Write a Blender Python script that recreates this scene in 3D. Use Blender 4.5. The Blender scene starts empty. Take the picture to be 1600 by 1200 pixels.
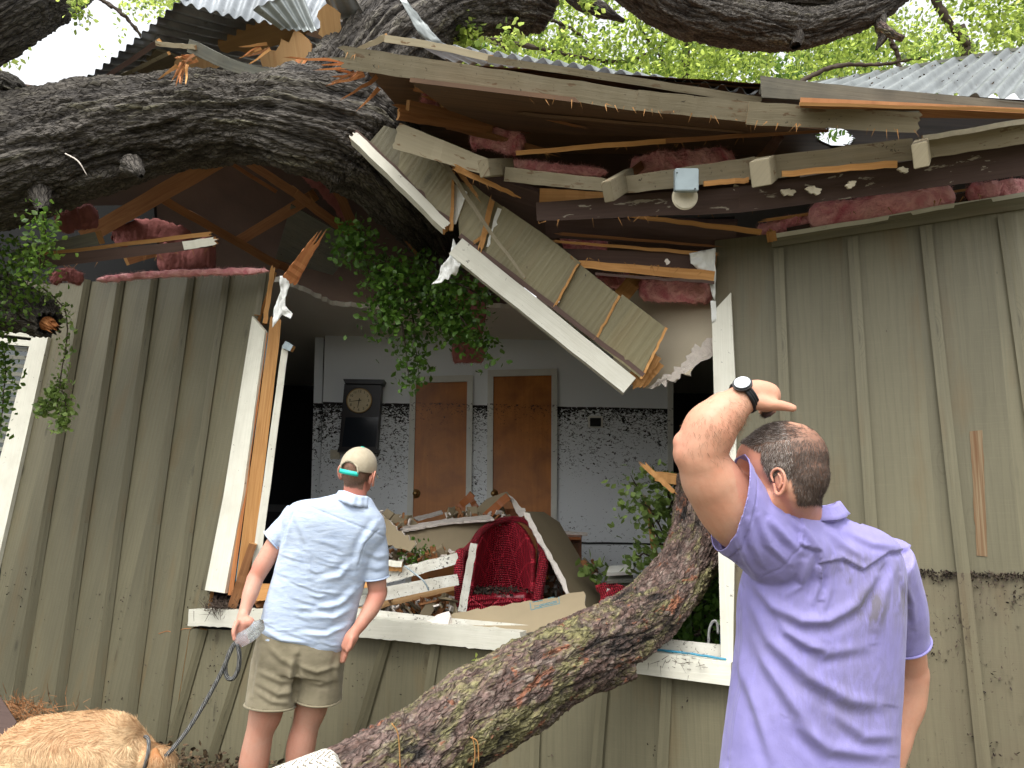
import bpy, bmesh, math, random
import numpy as np
from mathutils import Vector, Matrix, Quaternion
random.seed(7)
RNG = np.random.default_rng(7)
S = bpy.context.scene
COL = S.collection
PI = math.pi

# ---------------------------------------------------------------- camera
F = 1200.0
PITCH = math.radians(11.5)
CAM = Vector((0, 0, 1.35))
_f = Vector((0, math.cos(PITCH), math.sin(PITCH)))
_r0 = Vector((1, 0, 0)); _u0 = _r0.cross(_f)
ROLL = 0.020
_r = (_r0*math.cos(ROLL) + _u0*math.sin(ROLL)).normalized()
_u = _r.cross(_f).normalized()
cd = bpy.data.cameras.new('camera'); cam = bpy.data.objects.new('camera', cd); COL.objects.link(cam)
cd.sensor_width = 36; cd.lens = 27; cd.clip_start = 0.05; cd.clip_end = 500
cam.matrix_world = Matrix(((_r.x, _u.x, -_f.x, CAM.x), (_r.y, _u.y, -_f.y, CAM.y), (_r.z, _u.z, -_f.z, CAM.z), (0, 0, 0, 1)))
S.camera = cam
S.render.resolution_x = 1024; S.render.resolution_y = 768

# ---------------------------------------------------------------- light (overcast)
SUN_EL, SUN_AZ = math.radians(58), math.radians(200)      # azimuth clockwise from +Y
w = bpy.data.worlds.new('World'); S.world = w; w.use_nodes = True
nt = w.node_tree; nt.nodes.clear()
sky = nt.nodes.new('ShaderNodeTexSky'); sky.sky_type = 'NISHITA'; sky.sun_disc = False
sky.sun_elevation = SUN_EL; sky.sun_rotation = SUN_AZ; sky.dust_density = 4; sky.air_density = 1.5
hs = nt.nodes.new('ShaderNodeHueSaturation'); hs.inputs['Saturation'].default_value = 0.12; hs.inputs['Value'].default_value = 1.5
bg = nt.nodes.new('ShaderNodeBackground'); bg.inputs[1].default_value = 0.15
wo = nt.nodes.new('ShaderNodeOutputWorld')
nt.links.new(sky.outputs[0], hs.inputs['Color']); nt.links.new(hs.outputs[0], bg.inputs[0]); nt.links.new(bg.outputs[0], wo.inputs[0])
sd = bpy.data.lights.new('sun', 'SUN'); sd.energy = 1.0; sd.angle = math.radians(25); sd.color = (1, .97, .92)
so = bpy.data.objects.new('sun', sd); COL.objects.link(so)
_sd = Vector((math.sin(SUN_AZ)*math.cos(SUN_EL), math.cos(SUN_AZ)*math.cos(SUN_EL), math.sin(SUN_EL)))
so.rotation_euler = (-_sd).to_track_quat('-Z', 'Y').to_euler()
S.view_settings.view_transform = 'Standard'; S.view_settings.look = 'None'
S.view_settings.gamma = 1; S.view_settings.exposure = 0.8
S.cycles.max_bounces = 8; S.cycles.diffuse_bounces = 6; S.cycles.transparent_max_bounces = 8

# ---------------------------------------------------------------- placing
def ray(px, py): return _r*((px-800)/F) + _u*((600-py)/F) + _f
def D(px, py, d): return CAM + ray(px, py)*d
TH = math.radians(24); WO = Vector((0, 4.2, 0))
WA = Vector((math.cos(TH), -math.sin(TH), 0)); WN = Vector((math.sin(TH), math.cos(TH), 0))
def W(px, py, off=0.0):
    r = ray(px, py); return CAM + r*(((WO-CAM).dot(WN)+off)/r.dot(WN))
def YP(px, py, Y): r = ray(px, py); return CAM + r*((Y-CAM.y)/r.y)
def ZP(px, py, z): r = ray(px, py); return CAM + r*((z-CAM.z)/r.z)
def dep(P): return (P-CAM).dot(_f)
def proj(Pn):
    q = Pn - np.array(CAM); x = q@np.array(_r); y = q@np.array(_u); z = q@np.array(_f)
    return 800+F*x/z, 600-F*y/z

# ---------------------------------------------------------------- numpy noise
def _h(ix, iy, iz, s=0):
    n = (ix.astype(np.int64)*73856093) ^ (iy.astype(np.int64)*19349663) ^ (iz.astype(np.int64)*83492791) ^ (s*2654435761)
    n = (n ^ (n >> 13))*1274126177 & 0x7fffffff
    n = (n ^ (n >> 15))*668265263 & 0x7fffffff
    return ((n ^ (n >> 12)) & 0xffff)/65535.0
def vnoise(p, s=0):
    i = np.floor(p); f = p-i; f = f*f*(3-2*f); x, y, z = i[:, 0], i[:, 1], i[:, 2]
    r = 0
    for a in (0, 1):
        for b in (0, 1):
            for c in (0, 1):
                wgt = (f[:, 0] if a else 1-f[:, 0])*(f[:, 1] if b else 1-f[:, 1])*(f[:, 2] if c else 1-f[:, 2])
                r = r + wgt*_h(x+a, y+b, z+c, s)
    return r*2-1
def fbm(p, o=4, s=0):
    r = 0; a = 1.0
    for k in range(o): r = r + a*vnoise(p*(2.03**k), s+k); a *= .5
    return r/1.9
def worley(p, s=0):
    i = np.floor(p); f1 = np.full(len(p), 9.0); f2 = f1.copy()
    for a in (-1, 0, 1):
        for b in (-1, 0, 1):
            for c in (-1, 0, 1):
                X, Y, Z = i[:, 0]+a, i[:, 1]+b, i[:, 2]+c
                q = np.stack([X+_h(X, Y, Z, s+1), Y+_h(X, Y, Z, s+2), Z+_h(X, Y, Z, s+3)], 1)-p
                d = np.sqrt((q*q).sum(1)); m = d < f1
                f2 = np.where(m, f1, np.minimum(f2, d)); f1 = np.where(m, d, f1)
    return f1, f2

# ---------------------------------------------------------------- materials
def srgb(r, g, b): return tuple(((c/255)/12.92 if c/255 <= .04045 else ((c/255+.055)/1.055)**2.4) for c in (r, g, b))
class N:
    def __init__(s, name):
        s.m = bpy.data.materials.new(name); s.m.use_nodes = True; s.t = s.m.node_tree
        s.b = s.t.nodes['Principled BSDF']; s.o = s.t.nodes['Material Output']
    def n(s, ty, ins=None, **kw):
        nd = s.t.nodes.new('ShaderNode'+ty)
        for k, v in kw.items(): setattr(nd, k, v)
        for k, v in (ins or {}).items(): s.s(nd.inputs[k], v)
        return nd
    def s(s, sock, v):
        if isinstance(v, bpy.types.NodeSocket): s.t.links.new(v, sock)
        elif isinstance(v, (tuple, list)) and len(v) == 3 and sock.type == 'RGBA': sock.default_value = (*v, 1)
        else: sock.default_value = v
    def uv(s): return s.n('UVMap').outputs[0]
    def pos(s): return s.n('NewGeometry').outputs['Position']
    def attr(s, a): return s.n('Attribute', attribute_name=a)
    def map(s, v, sc, loc=(0, 0, 0)): return s.n('Mapping', {0: v, 'Scale': sc, 'Location': loc}).outputs[0]
    def noise(s, v, sc, det=4, dist=0, rough=.55): return s.n('TexNoise', {'Vector': v, 'Scale': sc, 'Detail': det, 'Distortion': dist, 'Roughness': rough}).outputs[0]
    def vor(s, v, sc, feat='F1', rnd=1): return s.n('TexVoronoi', {'Vector': v, 'Scale': sc, 'Randomness': rnd}, feature=feat)
    def ramp(s, v, stops, interp='LINEAR'):
        r = s.n('ValToRGB', {0: v}); cr = r.color_ramp; cr.interpolation = interp
        while len(cr.elements) < len(stops): cr.elements.new(.5)
        for e, (p, c) in zip(cr.elements, stops):
            e.position = p; e.color = (*c, 1) if isinstance(c, tuple) else (c, c, c, 1)
        return r.outputs[0]
    def mix(s, f, a, b, bt='MIX'):
        m = s.n('Mix', data_type='RGBA', blend_type=bt); s.s(m.inputs[0], f); s.s(m.inputs[6], a); s.s(m.inputs[7], b); return m.outputs[2]
    def math(s, op, a, b=0.0, c=0.0, clamp=False):
        m = s.n('Math', operation=op, use_clamp=clamp); s.s(m.inputs[0], a); s.s(m.inputs[1], b)
        if op in ('MULTIPLY_ADD', 'SMOOTH_MIN'): s.s(m.inputs[2], c)
        return m.outputs[0]
    def sep(s, v): return s.n('SeparateXYZ', {0: v}).outputs
    def bump(s, h, st, dist=.01, nrm=None):
        b = s.n('Bump', {'Height': h, 'Strength': st, 'Distance': dist})
        if nrm is not None: s.s(b.inputs['Normal'], nrm)
        return b.outputs[0]
    def fin(s, col, rough=.7, nrm=None, spec=.3, **kw):
        s.s(s.b.inputs['Base Color'], col); s.s(s.b.inputs['Roughness'], rough); s.s(s.b.inputs['Specular IOR Level'], spec)
        if nrm is not None: s.s(s.b.inputs['Normal'], nrm)
        for k, v in kw.items(): s.s(s.b.inputs[k.replace('_', ' ')], v)
        return s.m
    def orand(s): return s.n('ObjectInfo').outputs['Random']

def m_wood(name, c1, c2, c3=None, bump=.35, dirt=.0, rough=.75, chip=None, gs=1.0):
    """grain runs along v of the uv map (metres); chip = colour of paint flakes or bare patches"""
    q = N(name); u = q.uv()
    off = q.n('CombineXYZ', {0: q.math('MULTIPLY', q.orand(), 37.0), 1: q.math('MULTIPLY', q.orand(), 91.0)}).outputs[0]
    u = q.n('VectorMath', {0: u, 1: off}, operation='ADD').outputs[0]
    g1 = q.noise(q.map(u, (60*gs, 2.2*gs, 1)), 1, 6, 1.2)
    g2 = q.noise(q.map(u, (220*gs, 6*gs, 1)), 1, 3)
    big = q.noise(q.map(u, (4, 1.5, 1)), 1, 4)
    col = q.ramp(g1, [(.3, c1), (.7, c2)])
    col = q.mix(q.math('MULTIPLY', q.ramp(big, [(.4, 0.), (.75, 1.)]), .5), col, c3 or c1)
    hsv = q.n('HueSaturation', {'Color': col, 'Value': q.math('MULTIPLY_ADD', q.orand(), .35, .8)}).outputs[0]
    col = hsv
    if chip:
        ch = q.ramp(q.noise(q.map(u, (26, 7, 1), (3, 4, 0)), 1, 7, .5, .65), [(.61, 0.), (.63, 1.)])
        col = q.mix(ch, col, chip)
    if dirt:
        cl = q.math('MULTIPLY', q.math('SUBTRACT', q.noise(q.pos(), 6, 4), .5), .22)
        sp = q.ramp(q.math('ADD', q.noise(q.map(q.pos(), (60, 60, 60)), 1, 6, .8, .62), cl), [(.70-dirt*.06, 0.), (.72-dirt*.06, 1.)])
        col = q.mix(q.math('MULTIPLY', q.ramp(q.noise(q.pos(), 9, 5), [(.4, 0.), (.7, .35*dirt+.1)]), .8), col, (.28, .25, .18))
        col = q.mix(q.math('MULTIPLY', sp, .85), col, (.03, .022, .015))
    h = q.math('ADD', q.math('MULTIPLY', g1, .7), q.math('MULTIPLY', g2, .4))
    return q.fin(col, rough, q.bump(h, bump, .004))

def m_flat(name, c, rough=.7, var=.15, sc=8, bump=0.0, bsc=60, spec=.3, **kw):
    q = N(name); p = q.pos(); n1 = q.noise(p, sc, 5)
    col = q.mix(n1, tuple(x*(1-var) for x in c), tuple(min(1, x*(1+var)) for x in c))
    return q.fin(col, rough, q.bump(q.noise(p, bsc, 5), bump, .006) if bump else None, spec, **kw)

def m_siding(name, c, floodz=None, batten=.305, dens=1.0):
    q = N(name); u = q.uv(); p = q.pos()
    ux, uy, _ = q.sep(u)
    bid = q.math('FLOOR', q.math('DIVIDE', ux, batten))
    rnd = q.n('TexWhiteNoise', {1: bid}, noise_dimensions='1D').outputs[0]
    off = q.n('CombineXYZ', {0: q.math('MULTIPLY', bid, 1.7), 1: q.math('MULTIPLY', rnd, 40.0)}).outputs[0]
    uu = q.n('VectorMath', {0: u, 1: off}, operation='ADD').outputs[0]
    ring = q.n('TexWave', {'Vector': q.map(uu, (1, .10, 1)), 'Scale': 9.0, 'Distortion': 9.0, 'Detail': 3.0, 'Detail Scale': .9}, wave_type='BANDS', bands_direction='X').outputs[1]
    g = q.noise(q.map(uu, (90, 2.5, 1)), 1, 6, 1.5)
    saw = q.noise(q.map(uu, (6, 170, 1)), 1, 3)
    big = q.noise(q.map(uu, (3, .9, 1)), 1, 5)
    knot = q.vor(q.map(uu, (4.2, 1.7, 1)), 1).outputs[0]
    c2 = tuple(x*.72 for x in c); c3 = tuple(x*1.22 for x in c)
    col = q.mix(q.ramp(big, [(.3, 0.), (.7, 1.)]), c2, c3)
    col = q.mix(.45, col, q.mix(g, tuple(x*.6 for x in c), tuple(x*1.3 for x in c)))
    col = q.mix(q.math('MULTIPLY', q.ramp(ring, [(.0, .55), (.25, 0.)]), .35), col, tuple(x*.55 for x in c))
    col = q.mix(q.ramp(knot, [(.03, .75), (.10, 0.)]), col, tuple(x*.35 for x in c))
    kr = q.math('SINE', q.math('MULTIPLY', knot, 130.0)); col = q.mix(q.math('MULTIPLY', q.ramp(kr, [(.5, 0.), (1., .5)]), q.ramp(knot, [(.08, 1.), (.26, 0.)])), col, tuple(x*.5 for x in c))
    col = q.mix(q.ramp(saw, [(.54, 0.), (.8, .2)]), col, tuple(x*1.45 for x in c))
    nl = q.ramp(q.vor(q.map(p, (9, 9, 2.6)), 1).outputs[0], [(.018, .9), (.026, 0.)]); col = q.mix(nl, col, (.03, .022, .015))
    # pale scuffs and brown bleed
    sc = q.ramp(q.noise(q.map(uu, (60, 9, 1), (5, 1, 0)), 1, 6, .3, .7), [(.70, 0.), (.74, .6)])
    col = q.mix(sc, col, tuple(x*2.0 for x in c))
    bl = q.ramp(q.noise(q.map(uu, (5, 1.3, 1), (9, 3, 0)), 1, 4), [(.56, 0.), (.74, .5)])
    col = q.mix(bl, col, (.13, .085, .035))
    col = q.n('HueSaturation', {'Color': col, 'Value': q.math('MULTIPLY_ADD', rnd, .22, .9)}).outputs[0]
    pz = q.sep(p)[2]
    if floodz is not None:
        t = q.math('MULTIPLY', q.math('SUBTRACT', floodz, pz), 1.0)      # metres below the line
        fall = q.ramp(t, [(0.0, 0.0), (.004, .17), (.05, .08), (.3, .05), (.9, .055)])
        flake = q.noise(q.map(p, (60, 60, 34)), 1, 5, 1.0, .62)
        patch = q.noise(p, 2.2, 4)
        lvl = q.math('ADD', fall, q.math('MULTIPLY', q.math('SUBTRACT', patch, .5), .17*dens))
        m = q.ramp(q.math('SUBTRACT', q.math('ADD', flake, lvl), .70), [(.0, 0.), (.02, .95)])
        m = q.math('MULTIPLY', m, q.ramp(t, [(.0, 0.), (.003, 1.)]))
        col = q.mix(m, col, (.022, .014, .010))
        film = q.math('MULTIPLY', q.ramp(t, [(.0, 0.), (.006, .7), (.25, .45)]), q.ramp(q.noise(p, 6, 6, .8, .65), [(.3, .3), (.7, 1.)]))
        col = q.mix(film, col, (.115, .088, .055))
    h = q.math('ADD', q.math('MULTIPLY', g, .6), q.math('ADD', q.math('MULTIPLY', saw, .25), q.math('MULTIPLY', ring, .35)))
    return q.fin(col, q.mix(big, (.62,)*3, (.42,)*3), q.bump(h, .55, .004), .35)

M = {}
FLOOD = 1.255
OL = (.134, .121, .074)
M['siding'] = m_siding('olive_siding', OL, FLOOD, .305)
M['siding_left'] = m_siding('olive_siding_left', tuple(x*.9 for x in OL), None, .305)
M['siding_low'] = m_siding('olive_siding_low', OL, None, .305, .8)
M['siding_clean'] = m_siding('weathered_siding', (.185, .162, .09), None, .33)
M['white'] = m_wood('white_trim', (.55, .54, .455), (.63, .615, .53), bump=.4, dirt=.35, rough=.55)
M['white_dirty'] = m_wood('white_trim_muddy', (.52, .51, .45), (.62, .61, .54), bump=.4, dirt=1.5, rough=.55)
M['raw'] = m_wood('raw_wood', (.36, .17, .05), (.54, .29, .105), (.42, .2, .065), rough=.7, bump=.6)
M['raw_dark'] = m_wood('old_rafter_wood', (.22, .09, .035), (.36, .17, .07), (.18, .08, .03), rough=.8)
M['raw_red'] = m_wood('splintered_wood', (.36, .12, .04), (.58, .27, .10), rough=.7, bump=.8)
M['tan'] = m_wood('tan_paint', (.185, .157, .10), (.25, .21, .135), bump=.45, chip=(.12, .075, .04), dirt=.8)
M['tan_light'] = m_wood('light_tan_paint', (.34, .295, .20), (.42, .365, .25), bump=.35, chip=(.2, .13, .07))
M['brown'] = m_wood('brown_paint', (.062, .038, .031), (.085, .053, .043), bump=.3, chip=(.30, .27, .22))
M['brown_plain'] = m_wood('brown_paint_plain', (.07, .042, .034), (.1, .062, .05), bump=.3)
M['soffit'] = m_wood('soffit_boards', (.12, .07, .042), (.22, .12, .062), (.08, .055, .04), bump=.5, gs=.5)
M['ply'] = m_wood('torn_plywood', (.50, .28, .12), (.66, .42, .2), (.25, .14, .07), bump=.9, gs=.4)
M['grey_board'] = m_wood('grey_weathered_board', (.14, .145, .125), (.25, .25, .21), bump=.5, dirt=.8)
M['door'] = m_wood('varnished_door', (.20, .075, .022), (.27, .11, .035), (.10, .04, .018), bump=.08, rough=.4, gs=.25)
M['chair_wood'] = m_wood('brown_chair_wood', (.22, .07, .022), (.32, .11, .035), bump=.1, rough=.35)
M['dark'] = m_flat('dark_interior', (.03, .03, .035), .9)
M['dark_brown'] = m_flat('tar_paper', (.10, .062, .048), .9, .4, 3, .6, 25)
M['grey_wall'] = m_flat('grey_panel', (.10, .10, .105), .8, .1)
M['ceil'] = m_flat('pale_ceiling', (.74, .70, .61), .9, .08, 2)
M['beige'] = m_flat('beige_drywall', (.47, .41, .30), .85, .12, 3, .15, 90)
M['paper'] = m_flat('drywall_backing_paper', (.23, .185, .115), .85, .14, 5, .12, 40)
M['gypsum'] = m_flat('torn_gypsum', (.62, .56, .50), .9, .25, 40, .9, 120)
M['steel'] = m_flat('galvanised_box', (.30, .36, .38), .45, .15, 25, Metallic=.3)
M['cream'] = m_flat('cream_plastic', (.55, .50, .38), .5, .3, 40)
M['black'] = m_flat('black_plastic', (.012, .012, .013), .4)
M['brass'] = m_flat('tarnished_brass', (.35, .22, .08), .35, .2, Metallic=.8)
M['cloth'] = m_flat('torn_white_housewrap', (.72, .73, .70), .6, .1, 20, .4, 40)
M['dark_olive'] = m_wood('dark_olive_flashing', (.075, .07, .055), (.12, .11, .085), dirt=.6)
M['blue'] = m_flat('blue_sheet', (.04, .22, .33), .4)
M['whitep'] = m_flat('white_plastic', (.75, .75, .73), .4)
def m_pink():
    q = N('pink_insulation'); p = q.pos(); a = q.noise(p, 9, 6, 1.5); b = q.noise(p, 60, 5, .5)
    col = q.mix(q.ramp(a, [(.3, 0.), (.65, 1.)]), (.66, .18, .22), (1., .56, .55))
    col = q.mix(q.ramp(q.noise(p, 4, 5), [(.52, 0.), (.75, .7)]), col, (.32, .19, .12))
    return q.fin(col, .95, q.bump(q.math('ADD', b, q.math('MULTIPLY', a, 2.)), .8, .02), .1)
M['pink'] = m_pink()
M['pink_dim'] = m_flat('shade_toned_insulation', (.30, .11, .10), .95, .5, 12, .9, 50)  # attic shade put into the colour: darker, browner copy of the pink
def m_metal(name, c, dirt):
    q = N(name); p = q.pos(); a = q.noise(p, 3, 6, .8, .6)
    col = q.mix(q.ramp(a, [(.4, 0.), (.7, 1.)]), tuple(x*.55 for x in c), c)
    sp = q.ramp(q.noise(p, 14, 6, 1, .7), [(.60, 0.), (.66, dirt)])
    col = q.mix(sp, col, (.07, .06, .04))
    return q.fin(col, .42, q.bump(q.noise(p, 30, 3), .1, .01), .5, Metallic=.55)
M['metal'] = m_metal('grey_roof_metal', (.40, .43, .45), .6)
M['metal_light'] = m_metal('pale_roof_metal', (.30, .325, .32), .5)
def m_iwall():
    q = N('flooded_interior_wall'); p = q.pos(); pz = q.sep(p)[2]
    t = q.math('SUBTRACT', 2.60, q.math('ADD', pz, q.math('MULTIPLY', q.noise(p, 3, 2), .02)))
    fall = q.ramp(t, [(0.0, .0), (.003, .34), (.05, .26), (.16, .19), (.45, .145), (1., .09)])
    fl = q.noise(q.map(p, (30, 30, 46)), 1, 6, 1.2, .68)
    patch = q.noise(p, 2.0, 4)
    lvl = q.math('ADD', fall, q.math('MULTIPLY', q.math('SUBTRACT', patch, .5), .26))
    m = q.ramp(q.math('SUBTRACT', q.math('ADD', fl, lvl), .715), [(.0, 0.), (.015, 1.)])
    m = q.math('MULTIPLY', m, q.ramp(t, [(.0, 0.), (.003, 1.)]))
    base = q.mix(q.noise(p, 1.5, 4), (.74, .78, .80), (.84, .87, .89))
    base = q.mix(q.ramp(t, [(.0, 0.), (.004, .2), (.5, .1)]), base, (.45, .44, .42))
    return q.fin(q.mix(m, base, (.014, .012, .012)), .75)
M['iwall'] = m_iwall()
def m_bark(name, plate):
    q = N(name); v = q.attr('bk').outputs['Vector']; h = q.attr('bh').outputs['Fac']
    fine = q.noise(q.map(v, (120, 120, 40)), 1, 6, .8, .65)
    med = q.noise(q.map(v, (22, 22, 7)), 1, 6, .6)
    if plate:
        pl = q.attr('bc').outputs['Fac']
        base = q.mix(pl, (.05, .028, .022), (.27, .19, .165)); base = q.mix(q.math('MULTIPLY', med, .6), base, (.16, .085, .06))
        base = q.mix(q.ramp(q.noise(q.map(v, (30, 30, 12), (1, 7, 3)), 1, 5, 1.), [(.53, 0.), (.66, .7)]), base, (.34, .28, .23))
        moss = q.ramp(q.math('ADD', q.noise(q.map(v, (7, 7, 2.6), (4, 2, 1)), 1, 7, .9, .72), q.math('MULTIPLY', fine, .12)), [(.55, 0.), (.64, .85)])
        base = q.mix(moss, base, q.mix(fine, (.10, .10, .03), (.40, .37, .16)))
        red = q.ramp(q.math('ADD', q.noise(q.map(v, (13, 13, 5), (14, 2, 1)), 1, 6, .6, .6), q.math('MULTIPLY', pl, .10)), [(.665, 0.), (.685, .85)])
        base = q.mix(red, base, q.mix(fine, (.22, .06, .03), (.42, .17, .08)))
    else:
        base = q.mix(med, (.05, .043, .036), (.175, .155, .13))
        lich = q.ramp(q.noise(q.map(v, (14, 14, 2.2), (4, 2, 1)), 1, 7, .6, .72), [(.52, 0.), (.66, .8)])
        base = q.mix(q.math('MULTIPLY', lich, q.ramp(h, [(.4, 0.), (.8, 1.)])), base, (.24, .225, .13))
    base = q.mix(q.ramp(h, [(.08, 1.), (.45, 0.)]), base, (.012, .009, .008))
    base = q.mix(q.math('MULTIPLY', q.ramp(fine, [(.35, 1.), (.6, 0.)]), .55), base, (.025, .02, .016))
    sc_ = (34, 34, 11) if plate else (70, 70, 17)
    cr = q.vor(q.n('VectorMath', {0: q.map(v, sc_), 1: q.n('VectorMath', {0: q.n('TexNoise', {'Vector': q.map(v, (30, 30, 10)), 'Scale': 1.0}).outputs[1], 'Scale': 2.6 if plate else 1.6}, operation='SCALE').outputs[0]}, operation='ADD').outputs[0], 1, 'DISTANCE_TO_EDGE').outputs[0]
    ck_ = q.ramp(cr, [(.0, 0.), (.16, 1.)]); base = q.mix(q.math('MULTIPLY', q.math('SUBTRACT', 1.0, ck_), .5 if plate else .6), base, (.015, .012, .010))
    hh = q.math('ADD', q.math('ADD', fine, q.math('MULTIPLY', med, 1.2)), q.math('MULTIPLY', ck_, .8))
    return q.fin(base, .72 if not plate else .58, q.bump(hh, 1., .009), .35)
M['bark'] = m_bark('oak_bark', False); M['bark_plate'] = m_bark('scaly_bark', True)
def m_leaf(name, c1, c2, tr=.5):
    q = N(name); a = q.attr('lr').outputs['Fac']
    col = q.mix(a, c1, c2)
    q.fin(col, .45, None, .4)
    t = q.n('BsdfTranslucent', {'Color': q.mix(a, tuple(min(1, x*1.6) for x in c1), tuple(min(1, x*1.7) for x in c2))})
    mx = q.n('MixShader', {0: tr}); q.t.links.new(q.b.outputs[0], mx.inputs[1]); q.t.links.new(t.outputs[0], mx.inputs[2])
    q.t.links.new(mx.outputs[0], q.o.inputs[0]); return q.m
M['leaf_far'] = m_leaf('bright_foliage', (.08, .13, .03), (.46, .54, .13), .72)
M['leaf_mid'] = m_leaf('mid_foliage', (.04, .09, .015), (.14, .23, .035), .5)
M['leaf_dark'] = m_leaf('dark_glossy_leaves', (.035, .085, .012), (.10, .20, .025), .3)
M['leaf_vine'] = m_leaf('vine_leaves', (.07, .12, .025), (.24, .33, .09), .35)
M['twig'] = m_flat('twig_bark', (.05, .035, .025), .8)
M['moss'] = m_flat('hanging_moss', (.10, .11, .06), .9)

# ---------------------------------------------------------------- object helpers
def tag(o, label=None, cat=None, group=None, kind=None):
    if label: o['label'] = label
    if cat: o['category'] = cat
    if group: o['group'] = group
    if kind: o['kind'] = kind
    return o
def thing(name, label, cat, group=None, loc=(0, 0, 0)):
    o = bpy.data.objects.new(name, None); COL.objects.link(o); o.location = loc; o.empty_display_size = .05
    return tag(o, label, cat, group)
def link(name, me, mats, parent=None, smooth=False):
    o = bpy.data.objects.new(name, me); COL.objects.link(o)
    for m in (mats if isinstance(mats, (list, tuple)) else [mats]): me.materials.append(M[m] if isinstance(m, str) else m)
    if smooth: me.polygons.foreach_set('use_smooth', [True]*len(me.polygons))
    if parent:
        o.parent = parent
        root = parent
        inv = Matrix.Translation(-parent.location) if parent.type == 'EMPTY' else Matrix.Identity(4)
        o.matrix_parent_inverse = inv
    return o
def mk(name, V, Fs, mats, parent=None, uv=None, mi=None, smooth=False):
    me = bpy.data.meshes.new(name); me.from_pydata([tuple(v) for v in V], [], Fs)
    if uv is not None:
        l = me.uv_layers.new(name='UVMap'); idx = np.empty(len(me.loops), int); me.loops.foreach_get('vertex_index', idx)
        a = np.asarray(uv, float); l.data.foreach_set('uv', (a[idx] if len(a) == len(V) else a).ravel())
    if mi is not None: me.polygons.foreach_set('material_index', mi)
    return link(name, me, mats, parent, smooth)
def fast(name, V, Q, mats, parent=None, attrs=None, smooth=False, uv=None):
    """numpy mesh: V (n,3), Q (m,k)"""
    me = bpy.data.meshes.new(name); k = Q.shape[1]
    me.vertices.add(len(V)); me.vertices.foreach_set('co', np.asarray(V, np.float32).ravel())
    me.loops.add(Q.size); me.loops.foreach_set('vertex_index', Q.astype(np.int32).ravel())
    me.polygons.add(len(Q)); me.polygons.foreach_set('loop_start', np.arange(0, Q.size, k, dtype=np.int32))
    me.update(calc_edges=True)
    for a, (ty, d) in (attrs or {}).items():
        at = me.attributes.new(a, ty, 'POINT'); at.data.foreach_set('vector' if ty == 'FLOAT_VECTOR' else 'value', np.asarray(d, np.float32).ravel())
    if uv is not None:
        l = me.uv_layers.new(name='UVMap'); l.data.foreach_set('uv', np.asarray(uv, np.float32)[Q.ravel()].ravel())
    return link(name, me, mats, parent, smooth)
def npv(P): return np.array([tuple(p) for p in P])

def plank(name, P0, P1, w0, w1=None, t=.035, mat='raw', parent=None, j0=0., j1=0., tilt=0., bow=0., end='raw', seg=10, wob=.0015, px=True):
    """board from P0 to P1; w = width across the view (px of the photo, or metres), t = thickness away from the viewer, j = splinter length at an end"""
    w1 = w0 if w1 is None else w1
    if px: w0 = w0*dep(P0)/F; w1 = w1*dep(P1)/F
    ax = (P1-P0); L = ax.length; ax.normalize(); view = ((P0+P1)/2-CAM).normalized()
    h = ax.cross(view).normalized()
    if h.dot(_u) < 0: h = -h
    n = h.cross(ax).normalized()
    if n.dot(view) < 0: n = -n
    if tilt:
        q = Quaternion(ax, tilt); h = q@h; n = q@n
    rs = np.random.default_rng(abs(hash((round(P0.x, 3), round(P0.z, 3), round(P1.x, 3)))) % 2**31)
    K = 9 if (j0 or j1) else 2
    V = []; UV = []
    def zig(j):
        if not j: return np.zeros(K)
        z = rs.random(K)**1.7*j; z[::2] *= .35; z[rs.integers(1, K-1)] = j; return z
    e0 = zig(j0); e1 = zig(j1)
    for i in range(seg+1):
        s = i/seg; w = w0+(w1-w0)*s
        ww = rs.normal(0, wob, 2)
        for side in (0, 1):
            for k in range(K):
                f = k/(K-1)
                al = s*L
                if i == 0: al -= e0[k]*(1 if side == 0 else .6)
                if i == seg: al += e1[k]*(1 if side == 0 else .6)
                hh = (f-.5)*w
                p = P0+ax*al+h*(hh+ww[0])+n*((t if side else 0)-t*.0+ww[1])+h*bow*math.sin(PI*s)
                V.append(p); UV.append((hh+side*t, al))
    Fs = []; mi = []
    def ix(i, s, k): return i*2*K+s*K+k
    for i in range(seg):
        for k in range(K-1):
            Fs.append((ix(i, 0, k), ix(i+1, 0, k), ix(i+1, 0, k+1), ix(i, 0, k+1))); mi.append(0)
            Fs.append((ix(i, 1, k), ix(i, 1, k+1), ix(i+1, 1, k+1), ix(i+1, 1, k))); mi.append(0)
        Fs.append((ix(i, 0, 0), ix(i, 1, 0), ix(i+1, 1, 0), ix(i+1, 0, 0))); mi.append(0)
        Fs.append((ix(i, 0, K-1), ix(i+1, 0, K-1), ix(i+1, 1, K-1), ix(i, 1, K-1))); mi.append(0)
    for k in range(K-1):
        Fs.append((ix(0, 0, k), ix(0, 0, k+1), ix(0, 1, k+1), ix(0, 1, k))); mi.append(1)
        Fs.append((ix(seg, 0, k), ix(seg, 1, k), ix(seg, 1, k+1), ix(seg, 0, k+1))); mi.append(1)
    return mk(name, V, Fs, [mat, end], parent, UV, mi)

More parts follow.
